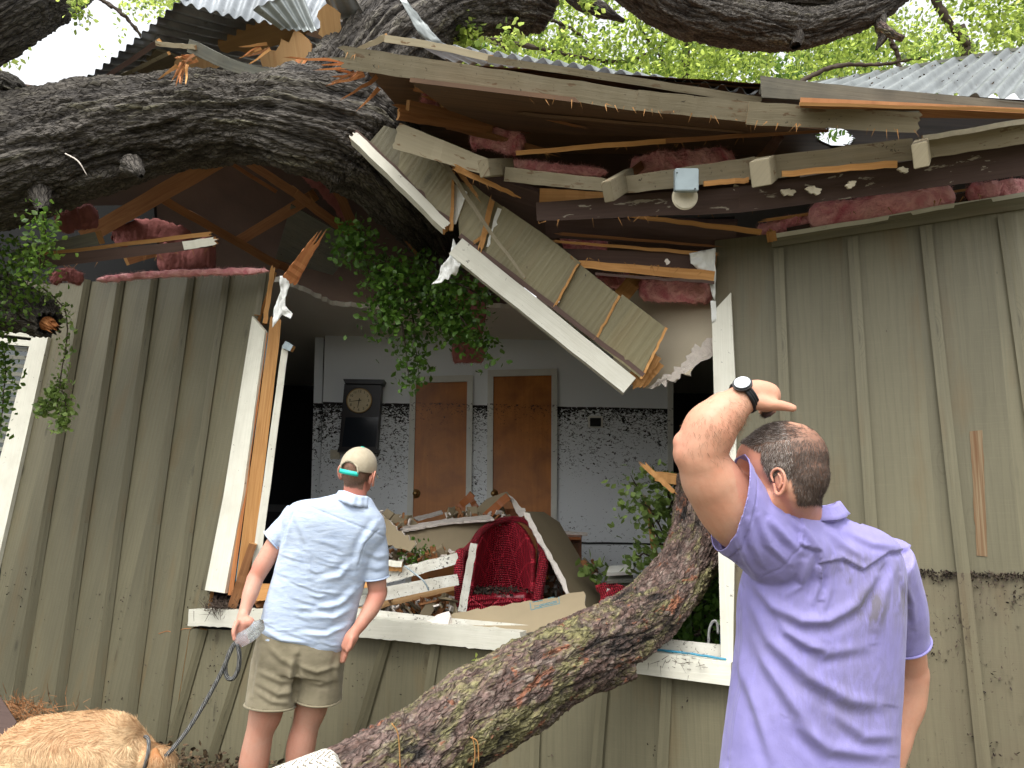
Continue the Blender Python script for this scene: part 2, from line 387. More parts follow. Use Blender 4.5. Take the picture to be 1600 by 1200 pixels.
def newell(P):
    n = Vector((0, 0, 0))
    for i in range(len(P)):
        a, b = P[i], P[(i+1) % len(P)]
        n += Vector(((a.y-b.y)*(a.z+b.z), (a.z-b.z)*(a.x+b.x), (a.x-b.x)*(a.y+b.y)))
    return n.normalized()
def slab(name, P, t, mat, parent=None, edge=None, jag=0., jedges=None, vdir=None, sub=.03, bev=0.):
    """flat sheet with outline P (world points, front face), thickness t going away from the viewer; jag roughens the outline of edges jedges"""
    n = newell(P); c = sum(P, Vector())/len(P)
    if n.dot(c-CAM) < 0: n = -n
    def _fl(p):
        r = p-CAM; k = r.dot(n)
        return CAM+r*((c-CAM).dot(n)/k) if abs(k) > .2*r.length else p-n*((p-c).dot(n))
    P = [_fl(p) for p in P]
    rs = random.Random(hash((round(c.x, 3), round(c.z, 3))))
    if jag:
        out = []
        for i, p in enumerate(P):
            q = P[(i+1) % len(P)]; out.append(p)
            if jedges is None or i in jedges:
                e = q-p; k = max(1, int(e.length/sub)); pr = e.cross(n).normalized()
                for s in range(1, k): out.append(p+e*((s+rs.uniform(-.3, .3))/k)+pr*rs.gauss(0, jag))
        P = out
    vd = (vdir if vdir is not None else (P[1]-P[0])).copy(); vd -= n*vd.dot(n); vd.normalize(); ud = vd.cross(n)
    m = len(P); V = list(P)+[p+n*t for p in P]
    if jag:
        for i in range(m): V[m+i] = V[m+i]+(c-P[i]).normalized()*rs.uniform(-.3, 1)*jag
    UV = [((v).dot(ud), v.dot(vd)) for v in V]
    Fs = [tuple(range(m)), tuple(range(2*m-1, m-1, -1))]+[(i, m+i, m+(i+1) % m, (i+1) % m) for i in range(m)]
    mats = [mat, edge or mat]
    return mk(name, V, Fs, mats, parent, UV, [0, 0]+[1]*m)

def boxo(name, c, ax, ay, az, mat, parent=None, bev=.004):
    """bevelled box: centre and three half-extent vectors"""
    bm = bmesh.new(); vs = []
    for i in (-1, 1):
        for j in (-1, 1):
            for k in (-1, 1): vs.append(bm.verts.new(c+ax*i+ay*j+az*k))
    for f in ((0, 1, 3, 2), (4, 6, 7, 5), (0, 4, 5, 1), (2, 3, 7, 6), (0, 2, 6, 4), (1, 5, 7, 3)): bm.faces.new([vs[i] for i in f])
    bmesh.ops.recalc_face_normals(bm, faces=bm.faces)
    if bev: bmesh.ops.bevel(bm, geom=bm.edges[:], offset=bev, segments=2, affect='EDGES')
    me = bpy.data.meshes.new(name); bm.to_mesh(me); bm.free()
    l = me.uv_layers.new(name='UVMap'); A = max((ax, ay, az), key=lambda v: v.length).normalized(); B = min((ax, ay, az), key=lambda v: v.length).normalized(); Cc = A.cross(B)
    for lp in me.loops:
        v = me.vertices[lp.vertex_index].co; l.data[lp.index].uv = ((v.dot(Cc)+v.dot(B)), v.dot(A))
    return link(name, me, mat, parent)

def spline(P, R, n):
    P = [np.array(tuple(p), float) for p in P]; P = [2*P[0]-P[1]]+P+[2*P[-1]-P[-2]]; R = [R[0]]+list(R)+[R[-1]]
    out = []; rr = []; m = len(P)-3
    for i in range(n+1):
        t = i/n*m; k = min(int(t), m-1); f = t-k; a, b, c, d = P[k:k+4]
        out.append(.5*((2*b)+(-a+c)*f+(2*a-5*b+4*c-d)*f*f+(-a+3*b-3*c+d)*f**3))
        g = f*f*(3-2*f); rr.append(R[k+1]*(1-g)+R[k+2]*g)
    return np.array(out), np.array(rr)
def frames(C):
    T = np.gradient(C, axis=0); T /= np.linalg.norm(T, axis=1)[:, None]
    u = np.cross(T[0], [0.1, .2, 1.]); u /= np.linalg.norm(u); U = [u]
    for i in range(1, len(C)):
        u = U[-1]-T[i]*np.dot(U[-1], T[i]); U.append(u/np.linalg.norm(u))
    U = np.array(U); return T, U, np.cross(T, U)
def tube(name, P, R, mat, parent=None, n=24, k=8, wob=0., cap=True, smooth=True, uvs=1.0):
    R = R if isinstance(R, (list, tuple)) else [R]*len(P)
    C, rr = spline(P, R, n); T, U, B = frames(C)
    a = np.arange(k)/k*2*PI
    V = (C[:, None]+rr[:, None, None]*(np.cos(a)[None, :, None]*U[:, None]+np.sin(a)[None, :, None]*B[:, None])).reshape(-1, 3)
    if wob: V = V+wob*np.stack([fbm(V*30, 3, s) for s in (1, 5, 9)], 1)
    Q = np.array([(i*k+j, i*k+(j+1) % k, (i+1)*k+(j+1) % k, (i+1)*k+j) for i in range(n) for j in range(k)])
    s = np.concatenate([[0], np.cumsum(np.linalg.norm(np.diff(C, axis=0), axis=1))])
    uv = np.stack([np.tile(a/(2*PI), n+1)*uvs*.1, np.repeat(s, k)], 1)
    V = np.concatenate([V, C[:1], C[-1:]]); e = len(V)
    uv = np.concatenate([uv, [[0, 0], [0, s[-1]]]])
    Fs = [tuple(q) for q in Q]
    if cap: Fs += [(e-2, (j+1) % k, j) for j in range(k)]+[(e-1, n*k+j, n*k+(j+1) % k) for j in range(k)]
    return mk(name, V, Fs, mat, parent, uv, smooth=smooth)

def bark(name, P, R, mat, parent=None, nl=300, nr=200, style='furrow', amp=.02, cell=.06, seed=1, cap=True, lumps=.0):
    C, rr = spline(P, R, nl); T, U, B = frames(C)
    s = np.concatenate([[0], np.cumsum(np.linalg.norm(np.diff(C, axis=0), axis=1))])
    a = np.arange(nr)/nr*2*PI; A, Sg = np.meshgrid(a, s); Rg = np.repeat(rr[:, None], nr, 1)
    ca, sa = np.cos(A), np.sin(A); Rm = rr.mean()
    q = np.stack([ca*Rm, sa*Rm, Sg], -1).reshape(-1, 3)
    wv = np.stack([fbm(q*[5, 5, 2.], 3, seed+k) for k in range(3)], 1)
    qq = q+wv*cell*[1.2, 1.2, 2.0]
    if style == 'furrow':
        f1, f2 = worley(qq/np.array([cell, cell, cell*5.5]), seed)
        e = np.clip((f2-f1)/.38, 0, 1); e = e*e*(3-2*e)
        g1, g2 = worley((qq+.3)/np.array([cell*.45, cell*.45, cell*1.9]), seed+9); g = np.clip((g2-g1)/.45, 0, 1)
        def rdg(sc, st, s_): return 1-np.clip(np.abs(fbm(qq/np.array([sc, sc, sc*st]), 3, s_))*3.2, 0, 1)
        r1_ = rdg(cell*1.1, 9, seed+4); r2_ = rdg(cell*.5, 8, seed+14); r3_ = rdg(cell*.24, 7, seed+24)
        brk = vnoise(qq/np.array([cell*.7, cell*.7, cell*1.6]), seed+33)
        h = .42*(1-r1_)**.8+.30*(1-r2_)*(.5+.5*(1-r1_))+.12*(1-r3_)+.14*g*e+.10*brk
    else:
        f1, f2 = worley(qq/np.array([cell, cell, cell*2.1]), seed)
        e = np.clip((f2-f1)/.16, 0, 1)
        g1, g2 = worley((qq+wv*.03+.3)/np.array([cell*.42, cell*.42, cell*1.0]), seed+9); g = np.clip((g2-g1)/.18, 0, 1)
        def terr(sc, st, n_, s_):
            x = fbm(qq/np.array([sc, sc, sc*st]), 5, s_)*n_; fl_ = np.floor(x); fr = x-fl_; return (fl_+np.clip((fr)/.16, 0, 1)-.15*fr)/n_, fl_
        t1, l1 = terr(cell*2.6, 2.4, 5., seed+4); t2, l2 = terr(cell*1.1, 2.2, 3.5, seed+14)
        r1_ = 1-np.clip(np.abs(fbm(qq/np.array([cell*1.5, cell*1.5, cell*8]), 3, seed+44))*4.5, 0, 1)
        h = .28+.20*e+.08*g+.75*t1+.34*t2-.34*r1_**1.5
        bc_ = np.clip(.5+.5*np.sin(l1*2.4+l2*1.7+fbm(qq/cell/3, 2, seed+50)*3), 0, 1)*.8+.2*g
    big = fbm(q*[3.5, 3.5, 1.6], 3, seed+20)
    Rd = Rg.reshape(-1)*(1+.13*big+lumps*fbm(q*[9, 9, 5], 2, seed+30))+amp*(h-.5)+amp*.25*fbm(q*90, 2, seed+40)
    c2, s2 = ca.reshape(-1, 1), sa.reshape(-1, 1)
    V = np.repeat(C, nr, 0)+Rd[:, None]*(c2*np.repeat(U, nr, 0)+s2*np.repeat(B, nr, 0))
    i, j = np.meshgrid(np.arange(nl), np.arange(nr), indexing='ij'); j2 = (j+1) % nr
    Q = np.stack([i*nr+j, i*nr+j2, (i+1)*nr+j2, (i+1)*nr+j], -1).reshape(-1, 4)
    at = {'bk': ('FLOAT_VECTOR', q), 'bh': ('FLOAT', np.clip(h, 0, 1))}
    if style == 'plate': at['bc'] = ('FLOAT', bc_)
    o = fast(name, V, Q, mat, parent, at, smooth=True)
    if cap:
        for row, c in ((0, C[0]), (nl, C[-1])):
            pass
    return o

def cap_disc(name, C, T, R, mat, parent, jag=.03, n=40, seed=3):
    """splintered broken end of a limb"""
    T = Vector(T).normalized(); U = T.orthogonal().normalized(); B = T.cross(U); rs = random.Random(seed); V = []; Fs = []
    for r in range(7):
        for k in range(n):
            a = 2*PI*k/n; rad = R*r/6
            V.append(Vector(C)+U*math.cos(a)*rad+B*math.sin(a)*rad+T*(rs.random()**2*jag*(1 if r < 6 else 0)))
    for r in range(6):
        for k in range(n): Fs.append((r*n+k, r*n+(k+1) % n, (r+1)*n+(k+1) % n, (r+1)*n+k))
    return mk(name, V, Fs, mat, parent, [(v.dot(U), v.dot(B)*.2) for v in V])

def fluff(name, pts, rad, mat='pink', parent=None, amp=.3, res=26, seed=1, flat=.5, up=None):
    """soft batt: a displaced tube with an oval section through pts"""
    C, rr = spline(pts, rad if isinstance(rad, (list, tuple)) else [rad]*len(pts), res*2); T, U, B = frames(C)
    v = np.array(tuple(_f if up is None else up)); Bv = v[None]-T*(T@v)[:, None]; Bv /= np.linalg.norm(Bv, axis=1)[:, None]; Uv = np.cross(T, Bv)
    a = np.arange(res)/res*2*PI; n = len(C); ends = np.clip(np.minimum(np.arange(n), n-1-np.arange(n))/4., 0, 1)**.4*.98+.02
    c = np.sign(np.cos(a))*np.abs(np.cos(a))**.6; s_ = np.sign(np.sin(a))*np.abs(np.sin(a))**.6
    off = (rr*ends)[:, None, None]*(c[None, :, None]*Uv[:, None]+flat*s_[None, :, None]*Bv[:, None])
    V = (C[:, None]+off).reshape(-1, 3)
    nrm = (off/np.linalg.norm(off, axis=2, keepdims=True)).reshape(-1, 3)
    R0 = rr.mean(); V = V+nrm*(amp*1.5*R0*(fbm(V/R0*.9+seed*7, 4, seed))+amp*.7*R0*fbm(V/R0*3.5, 3, seed+3))[:, None]+.006*np.stack([fbm(V*55, 2, s) for s in (3, 6, 9)], 1)
    i, j = np.meshgrid(np.arange(n-1), np.arange(res), indexing='ij'); j2 = (j+1) % res
    Q = np.stack([i*res+j, i*res+j2, (i+1)*res+j2, (i+1)*res+j], -1).reshape(-1, 4)
    o = fast(name, V, Q, mat, parent, smooth=True); return o

def corr(name, A, B, A2, B2, period, amp, mat, parent=None, nv=8, t=.002, sag=0.):
    A, B, A2, B2 = map(lambda p: np.array(tuple(p)), (A, B, A2, B2)); L = np.linalg.norm(B-A); nu = int(L/period*10)
    u = np.linspace(0, 1, nu+1); v = np.linspace(0, 1, nv+1); uu, vv = np.meshgrid(u, v)
    P = (A*(1-uu[..., None])+B*uu[..., None])*(1-vv[..., None])+(A2*(1-uu[..., None])+B2*uu[..., None])*vv[..., None]
    n = np.cross(B-A, A2-A); n /= np.linalg.norm(n)
    if n@np.array(tuple(_u)) < 0: n = -n
    ph = uu*L/period*2*PI
    P = P+n*(amp*np.sin(ph)+sag*np.sin(PI*uu)+.006*fbm(P.reshape(-1, 3)*3, 2).reshape(uu.shape))[..., None]
    P = P.reshape(-1, 3); k = nu+1; m = len(P); V = np.concatenate([P, P+n*t])
    i, j = np.meshgrid(np.arange(nv), np.arange(nu), indexing='ij'); Q = np.stack([i*k+j, i*k+j+1, (i+1)*k+j+1, (i+1)*k+j], -1).reshape(-1, 4)
    Q2 = Q[:, ::-1]+m; e = []
    for j in range(nu): e.append((j, j+1, m+j+1, m+j)); b = nv*k; e.append((b+j+1, b+j, m+b+j, m+b+j+1))
    return fast(name, V, np.concatenate([Q, Q2, np.array(e)]), mat, parent, smooth=False)

def leaves(name, P, size, mat, parent=None, n_bias=None, asp=.55, droop=.3, seed=1, fold=.25):
    """one leaf (folded rhombus, 2 quads) per point of P"""
    rs = np.random.default_rng(seed); m = len(P)
    d = rs.normal(size=(m, 3)); d[:, 2] -= droop; 
    if n_bias is not None: d += n_bias
    d /= np.linalg.norm(d, axis=1)[:, None]
    s = np.cross(d, rs.normal(size=(m, 3))+[0, 0, 1.2]); s /= np.linalg.norm(s, axis=1)[:, None]; nn = np.cross(d, s)
    L = size*rs.uniform(.6, 1.25, (m, 1)); Wd = L*asp*.5
    v0 = P; v3 = P+d*L; mid = P+d*L*.45
    v1 = mid+s*Wd+nn*Wd*fold; v2 = mid-s*Wd+nn*Wd*fold
    t1 = P+d*L*.8+s*Wd*.6+nn*Wd*fold*.6; t2 = P+d*L*.8-s*Wd*.6+nn*Wd*fold*.6
    V = np.stack([v0, v1, t1, v3, t2, v2], 1).reshape(-1, 3); b = np.arange(m)[:, None]*6
    Q = np.concatenate([b+np.array([[0, 1, 2, 3]]), b+np.array([[0, 3, 4, 5]])])
    return fast(name, V, Q, mat, parent, {'lr': ('FLOAT', np.repeat(rs.random(m), 6))}, smooth=False)
def sprig(path, n, spread, rs):
    """n leaf points scattered along a polyline of world points"""
    C, _ = spline(path, [1]*len(path), 40)
    k = rs.integers(0, 41, n); return C[k]+rs.normal(size=(n, 3))*spread
# ================================================================ setting
def sheet(name, x0, x1, y0, y1, z, n, mat, amp, seed=1):
    u, v = np.meshgrid(np.linspace(x0, x1, n), np.linspace(y0, y1, n)); u = u.ravel(); v = v.ravel()
    V = np.stack([u, v, z+amp*fbm(np.stack([u*2, v*2, u*0], 1), 4, seed)], 1)
    i, j = np.meshgrid(np.arange(n-1), np.arange(n-1), indexing='ij'); Q = np.stack([i*n+j, i*n+j+1, (i+1)*n+j+1, (i+1)*n+j], -1).reshape(-1, 4)
    return fast(name, V, Q, mat, None, smooth=True)
q = N('muddy_ground'); p = q.pos(); n1 = q.noise(p, 1.3, 6); n2 = q.noise(p, 25, 6)
col = q.mix(n1, (.06, .045, .03), (.12, .095, .06)); col = q.mix(q.ramp(n2, [(.45, 0.), (.6, .7)]), col, (.05, .075, .025))
M['ground'] = q.fin(col, .9, q.bump(n2, .8, .03))
q = N('ground_litter'); p = q.pos()
M['litter'] = q.fin(q.mix(q.ramp(q.noise(p, 45, 5), [(.4, 0.), (.6, 1.)]), (.03, .022, .015), (.13, .085, .045)), .9)
tag(sheet('ground', -150, 150, -80, 220, -.05, 200, 'ground', .04), kind='structure')
tag(sheet('ground_near_house', -6, 5, .6, 6.2, .0, 150, 'ground', .05, 5), kind='structure')

# ================================================================ house
house = thing('house', 'olive board-and-batten house with its front torn open and roof crushed by a tree', 'house')
def WP(*pp, off=0.): return [W(x, y, off) for x, y in pp]
UPW = Vector((0, 0, 1))
# --- right front wall
rw = slab('wall', WP((1213, 384), (1600, 322), (1760, 296), (1760, 1420), (1140, 1400), (1140, 1058), (1128, 1058), (1114, 500), (1113, 470), (1117, 376), (1200, 366)), .03, 'siding', house, vdir=W(1360, 800)-W(1333, 372), edge='raw')
rw['label'] = 'upright olive wall right of the window opening'
def batten(par, x0, y0, x1, y1, wpx0, wpx1, off=-.028, mat='siding', t=.028):
    return plank('batten', W(x0, y0, off), W(x1, y1, off), wpx0, wpx1, t, mat, par, seg=6, wob=.0006)
for x0, y0, x1, y1, a, b in ((1216, 388, 1247, 1180, 15, 16), (1332, 370, 1388, 1230, 15, 18), (1446, 352, 1545, 1260, 16, 20), (1568, 334, 1690, 1200, 17, 22), (1232, 1000, 1237, 1320, 16, 18)):
    batten(rw, x0, y0, x1, y1, a, b)
plank('frieze_board', W(1205, 378, -.022), W(1760, 288, -.022), 17, 26, .022, 'siding_clean' if 0 else 'siding', house, end='raw', seg=8)
plank('flashing', W(1211, 369, -.034), W(1760, 276, -.034), 7, 7, .035, 'white', house)
plank('frieze_end', W(1198, 371, -.036), W(1213, 368, -.036), 16, 16, .03, 'raw', house)
plank('wall_plate', W(1230, 362, .03), W(1760, 262, .03), 12, 20, .05, 'brown_plain', house)
plank('wall_plate', W(1200, 364, .03), W(1212, 373, .0), 14, 14, .05, 'raw', house, j0=.02)
tr = slab('window_trim', WP((1112, 489), (1142, 457), (1151, 640), (1145, 1040), (1127, 1040), (1118, 700), off=-.024), .024, 'white', house, vdir=UPW)
tr['label'] = 'white right casing of the torn window'
# stain board on right wall
st = slab('stain', WP((1515, 674), (1535, 672), (1543, 870), (1526, 868), off=-.003), .002, 'raw_dark', rw, vdir=W(1540, 870)-W(1525, 672), jag=.0012)
N_ = 0
q = N('brown_stain'); u = q.uv(); g = q.noise(q.map(u, (120, 3, 1)), 1, 5, .5)
M['stain'] = q.fin(q.mix(q.ramp(g, [(.35, 0.), (.65, 1.)]), (.12, .06, .025), (.19, .14, .08)), .7)
st.data.materials[0] = M['stain']; st.data.materials[1] = M['stain']

# --- left front wall (racked to the left)
LT = lambda x: 443-(x-75)*.052          # top line (px)
lw = slab('wall', WP((74, 444), (200, 437), (420, 424), (428, 424), (402, 500), (392, 560), (322, 965), (296, 985), (262, 1200), (240, 1290), (-60, 1180), (0, 905), (20, 700)), .03, 'siding_left', house, vdir=W(300, 440)-W(170, 1000), edge='raw')
lw['label'] = 'olive wall racked to the left, bent battens'
for x0, x1, yb in ((137, 15, 1165), (190, 78, 1200), (242, 137, 1200), (299, 193, 1210), (355, 240, 1240)):
    y0 = LT(x0)-3; m_ = 9.5
    batten(lw, x0, y0, x0+(x1-x0)*.52, y0+(yb-y0)*.5, m_, 12, mat='siding_left')
    batten(lw, x0+(x1-x0)*.52, y0+(yb-y0)*.5, x1, yb, 12, 16, mat='siding_left')
batten(lw, 412, 424, 402, 492, 9, 9, mat='raw' if 0 else 'siding_left'); 
plank('stud', W(426, 420, -.01), W(414, 505, -.01), 7, 7, .05, 'raw', house, j0=.03)
c1 = slab('window_trim', WP((394, 494), (414, 517), (379, 775), (351, 927), (320, 922), (349, 775), off=-.028), .026, 'white', house, vdir=W(394, 494)-W(320, 922)); c1['label'] = 'white casing hanging off the leaning wall'
plank('edge_strip', W(416, 520, -.012), W(360, 930, -.012), 4, 7, .04, 'raw_red', house)
plank('stud', W(431, 500, .0), W(378, 935, .0), 17, 24, .09, 'raw', house, j0=.04).data.materials[0] = M['raw']
plank('stud', W(395, 850, -.03), W(362, 950, -.03), 12, 14, .04, 'raw_dark', house)
plank('window_trim', W(446, 540, .02), W(397, 905, .02), 10, 13, .1, 'white', house)
plank('housewrap_strip', W(421, 516, -.006), W(367, 930, -.006), 2.5, 3, .03, 'blue', house)
plank('bracket', W(443, 538, .0), W(455, 544, .0), 12, 10, .03, 'steel', house)
# white corner trim and the window at far left
t0 = slab('window_trim', WP((50, 524), (75, 527), (14, 800), (-28, 985), (-62, 985), (-22, 800), off=-.03), .03, 'white', house, vdir=W(60, 524)-W(-10, 860)); t0['label'] = 'white casing at the far left'
wn = slab('window', WP((-220, 470), (52, 508), (52, 528), (-220, 495), off=-.03), .05, 'white', house, vdir=WA)
slab('frame', WP((-220, 507), (48, 532), (46, 541), (-220, 518), off=-.02), .03, 'white', wn, vdir=WA)
q = N('window_glass'); M['glass'] = q.fin((.02, .03, .03), .08, None, .6)
slab('pane', WP((-220, 518), (46, 541), (-30, 870), (-280, 870), off=.012), .006, 'glass', wn, vdir=UPW)
for i in range(16):
    y = 546+i*13
    plank('blind', W(-200, y-16, .004), W(44-(y-541)*.22, y, .004), 6, 6, .004, 'grey_board', wn, seg=2)
slab('wall', WP((-700, 330), (75, 444), (75, 512), (-700, 430), off=.0), .03, 'siding_left', house, vdir=UPW)
slab('wall', WP((-700, 420), (-215, 480), (-215, 1130), (-700, 1300), off=.0), .03, 'siding_left', house, vdir=UPW)
slab('wall', WP((-215, 870), (-20, 880), (-60, 1190), (-215, 1130), off=.02), .03, 'siding_left', house, vdir=UPW)

# --- lower wall under the sill
lo = slab('wall', WP((296, 982), (560, 992), (1130, 1062), (1142, 1062), (1142, 1420), (700, 1420), (240, 1290), (262, 1150), off=.004), .03, 'siding_low', house, vdir=UPW)
lo['label'] = 'low wall under the broken window'
for x0, y0, x1, y1, a, b in ((318, 984, 256, 1200, 12, 14), (392, 990, 316, 1230, 12, 15), (604, 1000, 545, 1200, 14, 16), (681, 1006, 640, 1260, 14, 16), (770, 1016, 740, 1260, 14, 16), (838, 1100, 830, 1300, 15, 17), (942, 1068, 924, 1300, 16, 18), (1042, 1058, 1030, 1300, 16, 18), (480, 1060, 430, 1260, 13, 15)):
    batten(lo, x0, y0, x1, y1, a, b, -.022, 'siding_low')
# crack
tube('crack', [W(248, 990, -.002), W(262, 986, -.002), W(272, 989, -.002), W(285, 983, -.002), W(298, 982, -.002)], .0018, 'raw_red', lo, n=20, k=5)
# --- sill
s1 = slab('window_sill', WP((295, 952), (430, 952), (812, 988), (818, 1020), (430, 983), (293, 978), off=-.075), .1, 'white', house, vdir=W(812, 988)-W(295, 952), jag=.002, edge='white'); s1['label'] = 'white sill split under the fallen log'
s2 = slab('window_sill', WP((1004, 1016), (1142, 1036), (1142, 1072), (990, 1052), off=-.075), .1, 'white', house, vdir=WA, edge='white')
plank('sill_plate', W(420, 945, .02), W(1130, 1018, .05), 16, 20, .12, 'white_dirty', house)
tube('blue_flashing', [W(1010, 1014, -.04), W(1060, 1019, -.05), W(1135, 1030, -.04)], .006, 'blue', house, n=20, k=6, wob=.004)

# --- interior shell
BY = 7.1
def Y(x, y, Yv=BY): return YP(x, y, Yv)
iw = slab('interior_wall', [Y(508, 524), Y(850, 508), Y(1052, 508), Y(1052, 1010), Y(492, 1010), Y(500, 760)], .08, 'iwall', house, vdir=UPW)
iw['label'] = 'pale interior wall with black flood line'
def flatbox(name, x0, y0, x1, y1, off, t, mat, par=house, Yv=BY):
    return slab(name, [Y(x0, y0, Yv-off), Y(x1, y0, Yv-off), Y(x1, y1, Yv-off), Y(x0, y1, Yv-off)], t, mat, par, vdir=UPW)
def door(xl, xr, y0, kn):
    d = slab('door', [Y(xl[0], y0, BY-.02), Y(xr[0], y0-2, BY-.02), Y(xr[1], 1000, BY-.02), Y(xl[1], 1000, BY-.02)], .03, 'doorm', house, vdir=UPW)
    slab('door_frame', [Y(xl[0]-9, y0-10, BY-.04), Y(xl[0], y0-10, BY-.04), Y(xl[1], 1000, BY-.04), Y(xl[1]-9, 1000, BY-.04)], .04, 'itrim', d, vdir=UPW)
    slab('door_frame', [Y(xr[0], y0-12, BY-.04), Y(xr[0]+9, y0-12, BY-.04), Y(xr[1]+9, 1000, BY-.04), Y(xr[1], 1000, BY-.04)], .04, 'itrim', d, vdir=UPW)
    slab('door_frame', [Y(xl[0], y0-10, BY-.04), Y(xr[0], y0-12, BY-.04), Y(xr[0], y0-2, BY-.04), Y(xl[0], y0, BY-.04)], .04, 'itrim', d, vdir=WA)
    c = Y(*kn, BY-.06); 
    bm = bmesh.new(); bmesh.ops.create_uvsphere(bm, u_segments=16, v_segments=10, radius=.026)
    bmesh.ops.create_cone(bm, segments=20, radius1=.045, radius2=.04, depth=.01, cap_ends=True, matrix=Matrix.Translation((0, .04, 0))@Matrix.Rotation(PI/2, 4, 'X'))
    for v in bm.verts: v.co += c
    me = bpy.data.meshes.new('door_knob'); bm.to_mesh(me); bm.free(); link('door_knob', me, 'brass', d, True)
    return d
def clone_flood(base, name, hue):
    q = N(name); u = q.uv(); p = q.pos(); pz = q.sep(p)[2]
    g = q.noise(q.map(u, (14, .8, 1)), 1, 6, 2.0); bb = q.noise(p, 4, 5, .5)
    col = q.mix(g, base[0], base[1]); col = q.mix(q.ramp(bb, [(.4, 0.), (.8, .8)]), col, base[2])
    t = q.math('SUBTRACT', 2.60, pz)
    fall = q.ramp(t, [(0.0, .0), (.003, .16), (.05, .12), (.2, .06), (.6, .02), (1., .0)])
    m = q.ramp(q.math('SUBTRACT', q.math('ADD', q.noise(q.map(p, (38, 38, 50)), 1, 6, 1., .65), fall), .69), [(.0, 0.), (.02, .9)])
    m = q.math('MULTIPLY', m, q.ramp(t, [(.0, 0.), (.003, 1.)]))
    return q.fin(q.mix(m, col, (.015, .01, .008)), .4 if hue else .6, None, .35)
M['doorm'] = clone_flood([(.38, .125, .022), (.56, .215, .042), (.18, .06, .018)], 'varnished_flooded_door', 1)
M['itrim'] = clone_flood([(.66, .66, .60), (.74, .74, .68), (.55, .54, .48)], 'pale_door_trim', 0)
d1 = door((650, 640), (730, 725), 598, (649, 771)); d1['label'] = 'left wooden interior door'
d2 = door((771, 768), (862, 860), 588, (771, 771)); d2['label'] = 'right wooden interior door'
flatbox('door_frame', 1044, 505, 1052, 1000, .03, .05, 'itrim')
# wall furniture
sw = flatbox('thermostat', 919, 650, 942, 668, .02, .03, 'itrim'); flatbox('screen', 922, 653, 939, 666, .03, .02, 'black', sw)
sw = flatbox('light_switch', 516, 703, 531, 717, .012, .02, 'cream')
plank('chair_rail', Y(905, 848, BY-.01), Y(1052, 851, BY-.01), 3, 3, .02, 'black', house)
# ceiling & dark surroundings
def zq(x, y, z): return ZP(x, y, z)
CZ = 3.27
slab('ceiling', [Vector((-5.5, 9.6, CZ)), Vector((-5.5, 6.6, CZ)), ZP(440, 432, CZ), ZP(520, 470, CZ), ZP(590, 476, CZ), ZP(700, 470, CZ), ZP(850, 478, CZ), ZP(1050, 470, CZ), Vector((3.6, 6.0, CZ)), Vector((3.6, 9.6, CZ))], -.04, 'ceil', house, jag=.01)
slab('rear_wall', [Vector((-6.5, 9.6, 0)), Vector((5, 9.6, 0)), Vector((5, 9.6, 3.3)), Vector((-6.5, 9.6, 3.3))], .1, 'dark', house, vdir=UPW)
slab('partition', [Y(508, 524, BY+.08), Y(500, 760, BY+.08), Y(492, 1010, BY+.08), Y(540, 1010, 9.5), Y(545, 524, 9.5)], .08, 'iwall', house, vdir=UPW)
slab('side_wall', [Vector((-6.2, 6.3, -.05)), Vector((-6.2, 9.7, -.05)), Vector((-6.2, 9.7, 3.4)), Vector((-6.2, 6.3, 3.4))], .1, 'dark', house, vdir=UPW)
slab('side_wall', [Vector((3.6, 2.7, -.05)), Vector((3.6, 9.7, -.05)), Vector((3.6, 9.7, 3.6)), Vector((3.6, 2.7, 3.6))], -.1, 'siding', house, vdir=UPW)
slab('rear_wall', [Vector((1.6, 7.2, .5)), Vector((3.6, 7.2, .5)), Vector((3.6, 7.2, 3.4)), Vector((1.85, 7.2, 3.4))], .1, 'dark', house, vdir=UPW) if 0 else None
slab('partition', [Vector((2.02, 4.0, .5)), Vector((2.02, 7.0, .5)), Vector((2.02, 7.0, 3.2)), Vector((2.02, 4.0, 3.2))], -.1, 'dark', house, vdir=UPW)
q = N('mud_floor'); p = q.pos(); n2 = q.noise(p, 18, 7, .5, .7)
M['mud'] = q.fin(q.mix(q.ramp(n2, [(.45, 0.), (.75, 1.)]), (.012, .010, .009), (.10, .085, .07)), .8, q.bump(n2, 1, .04))
FZ = .62
slab('floor', [W(440, 1000, .1).xy.to_3d()+UPW*FZ, Vector((-4.6, 6.3, FZ)), Vector((-6, 9.6, FZ)), Vector((3.6, 9.6, FZ)), Vector((3.6, 2.9, FZ)), W(1140, 1000, .1).xy.to_3d()+UPW*FZ], .1, 'mud', house, vdir=UPW)
# dim furniture seen in the left room
ds = thing('side_cabinet', 'dark low cabinet in the unlit room at left, seen through the opening', 'cabinet')
boxo('carcass', Y(452, 800, 8.4)+Vector((0, 0, -.55)), Vector((.3, 0, 0)), Vector((0, .2, 0)), Vector((0, 0, .62)), 'grey_wall', ds)
boxo('cabinet_door', Y(452, 800, 8.18)+Vector((0, 0, -.5)), Vector((.27, 0, 0)), Vector((0, .01, 0)), Vector((0, 0, .5)), 'dark', ds)

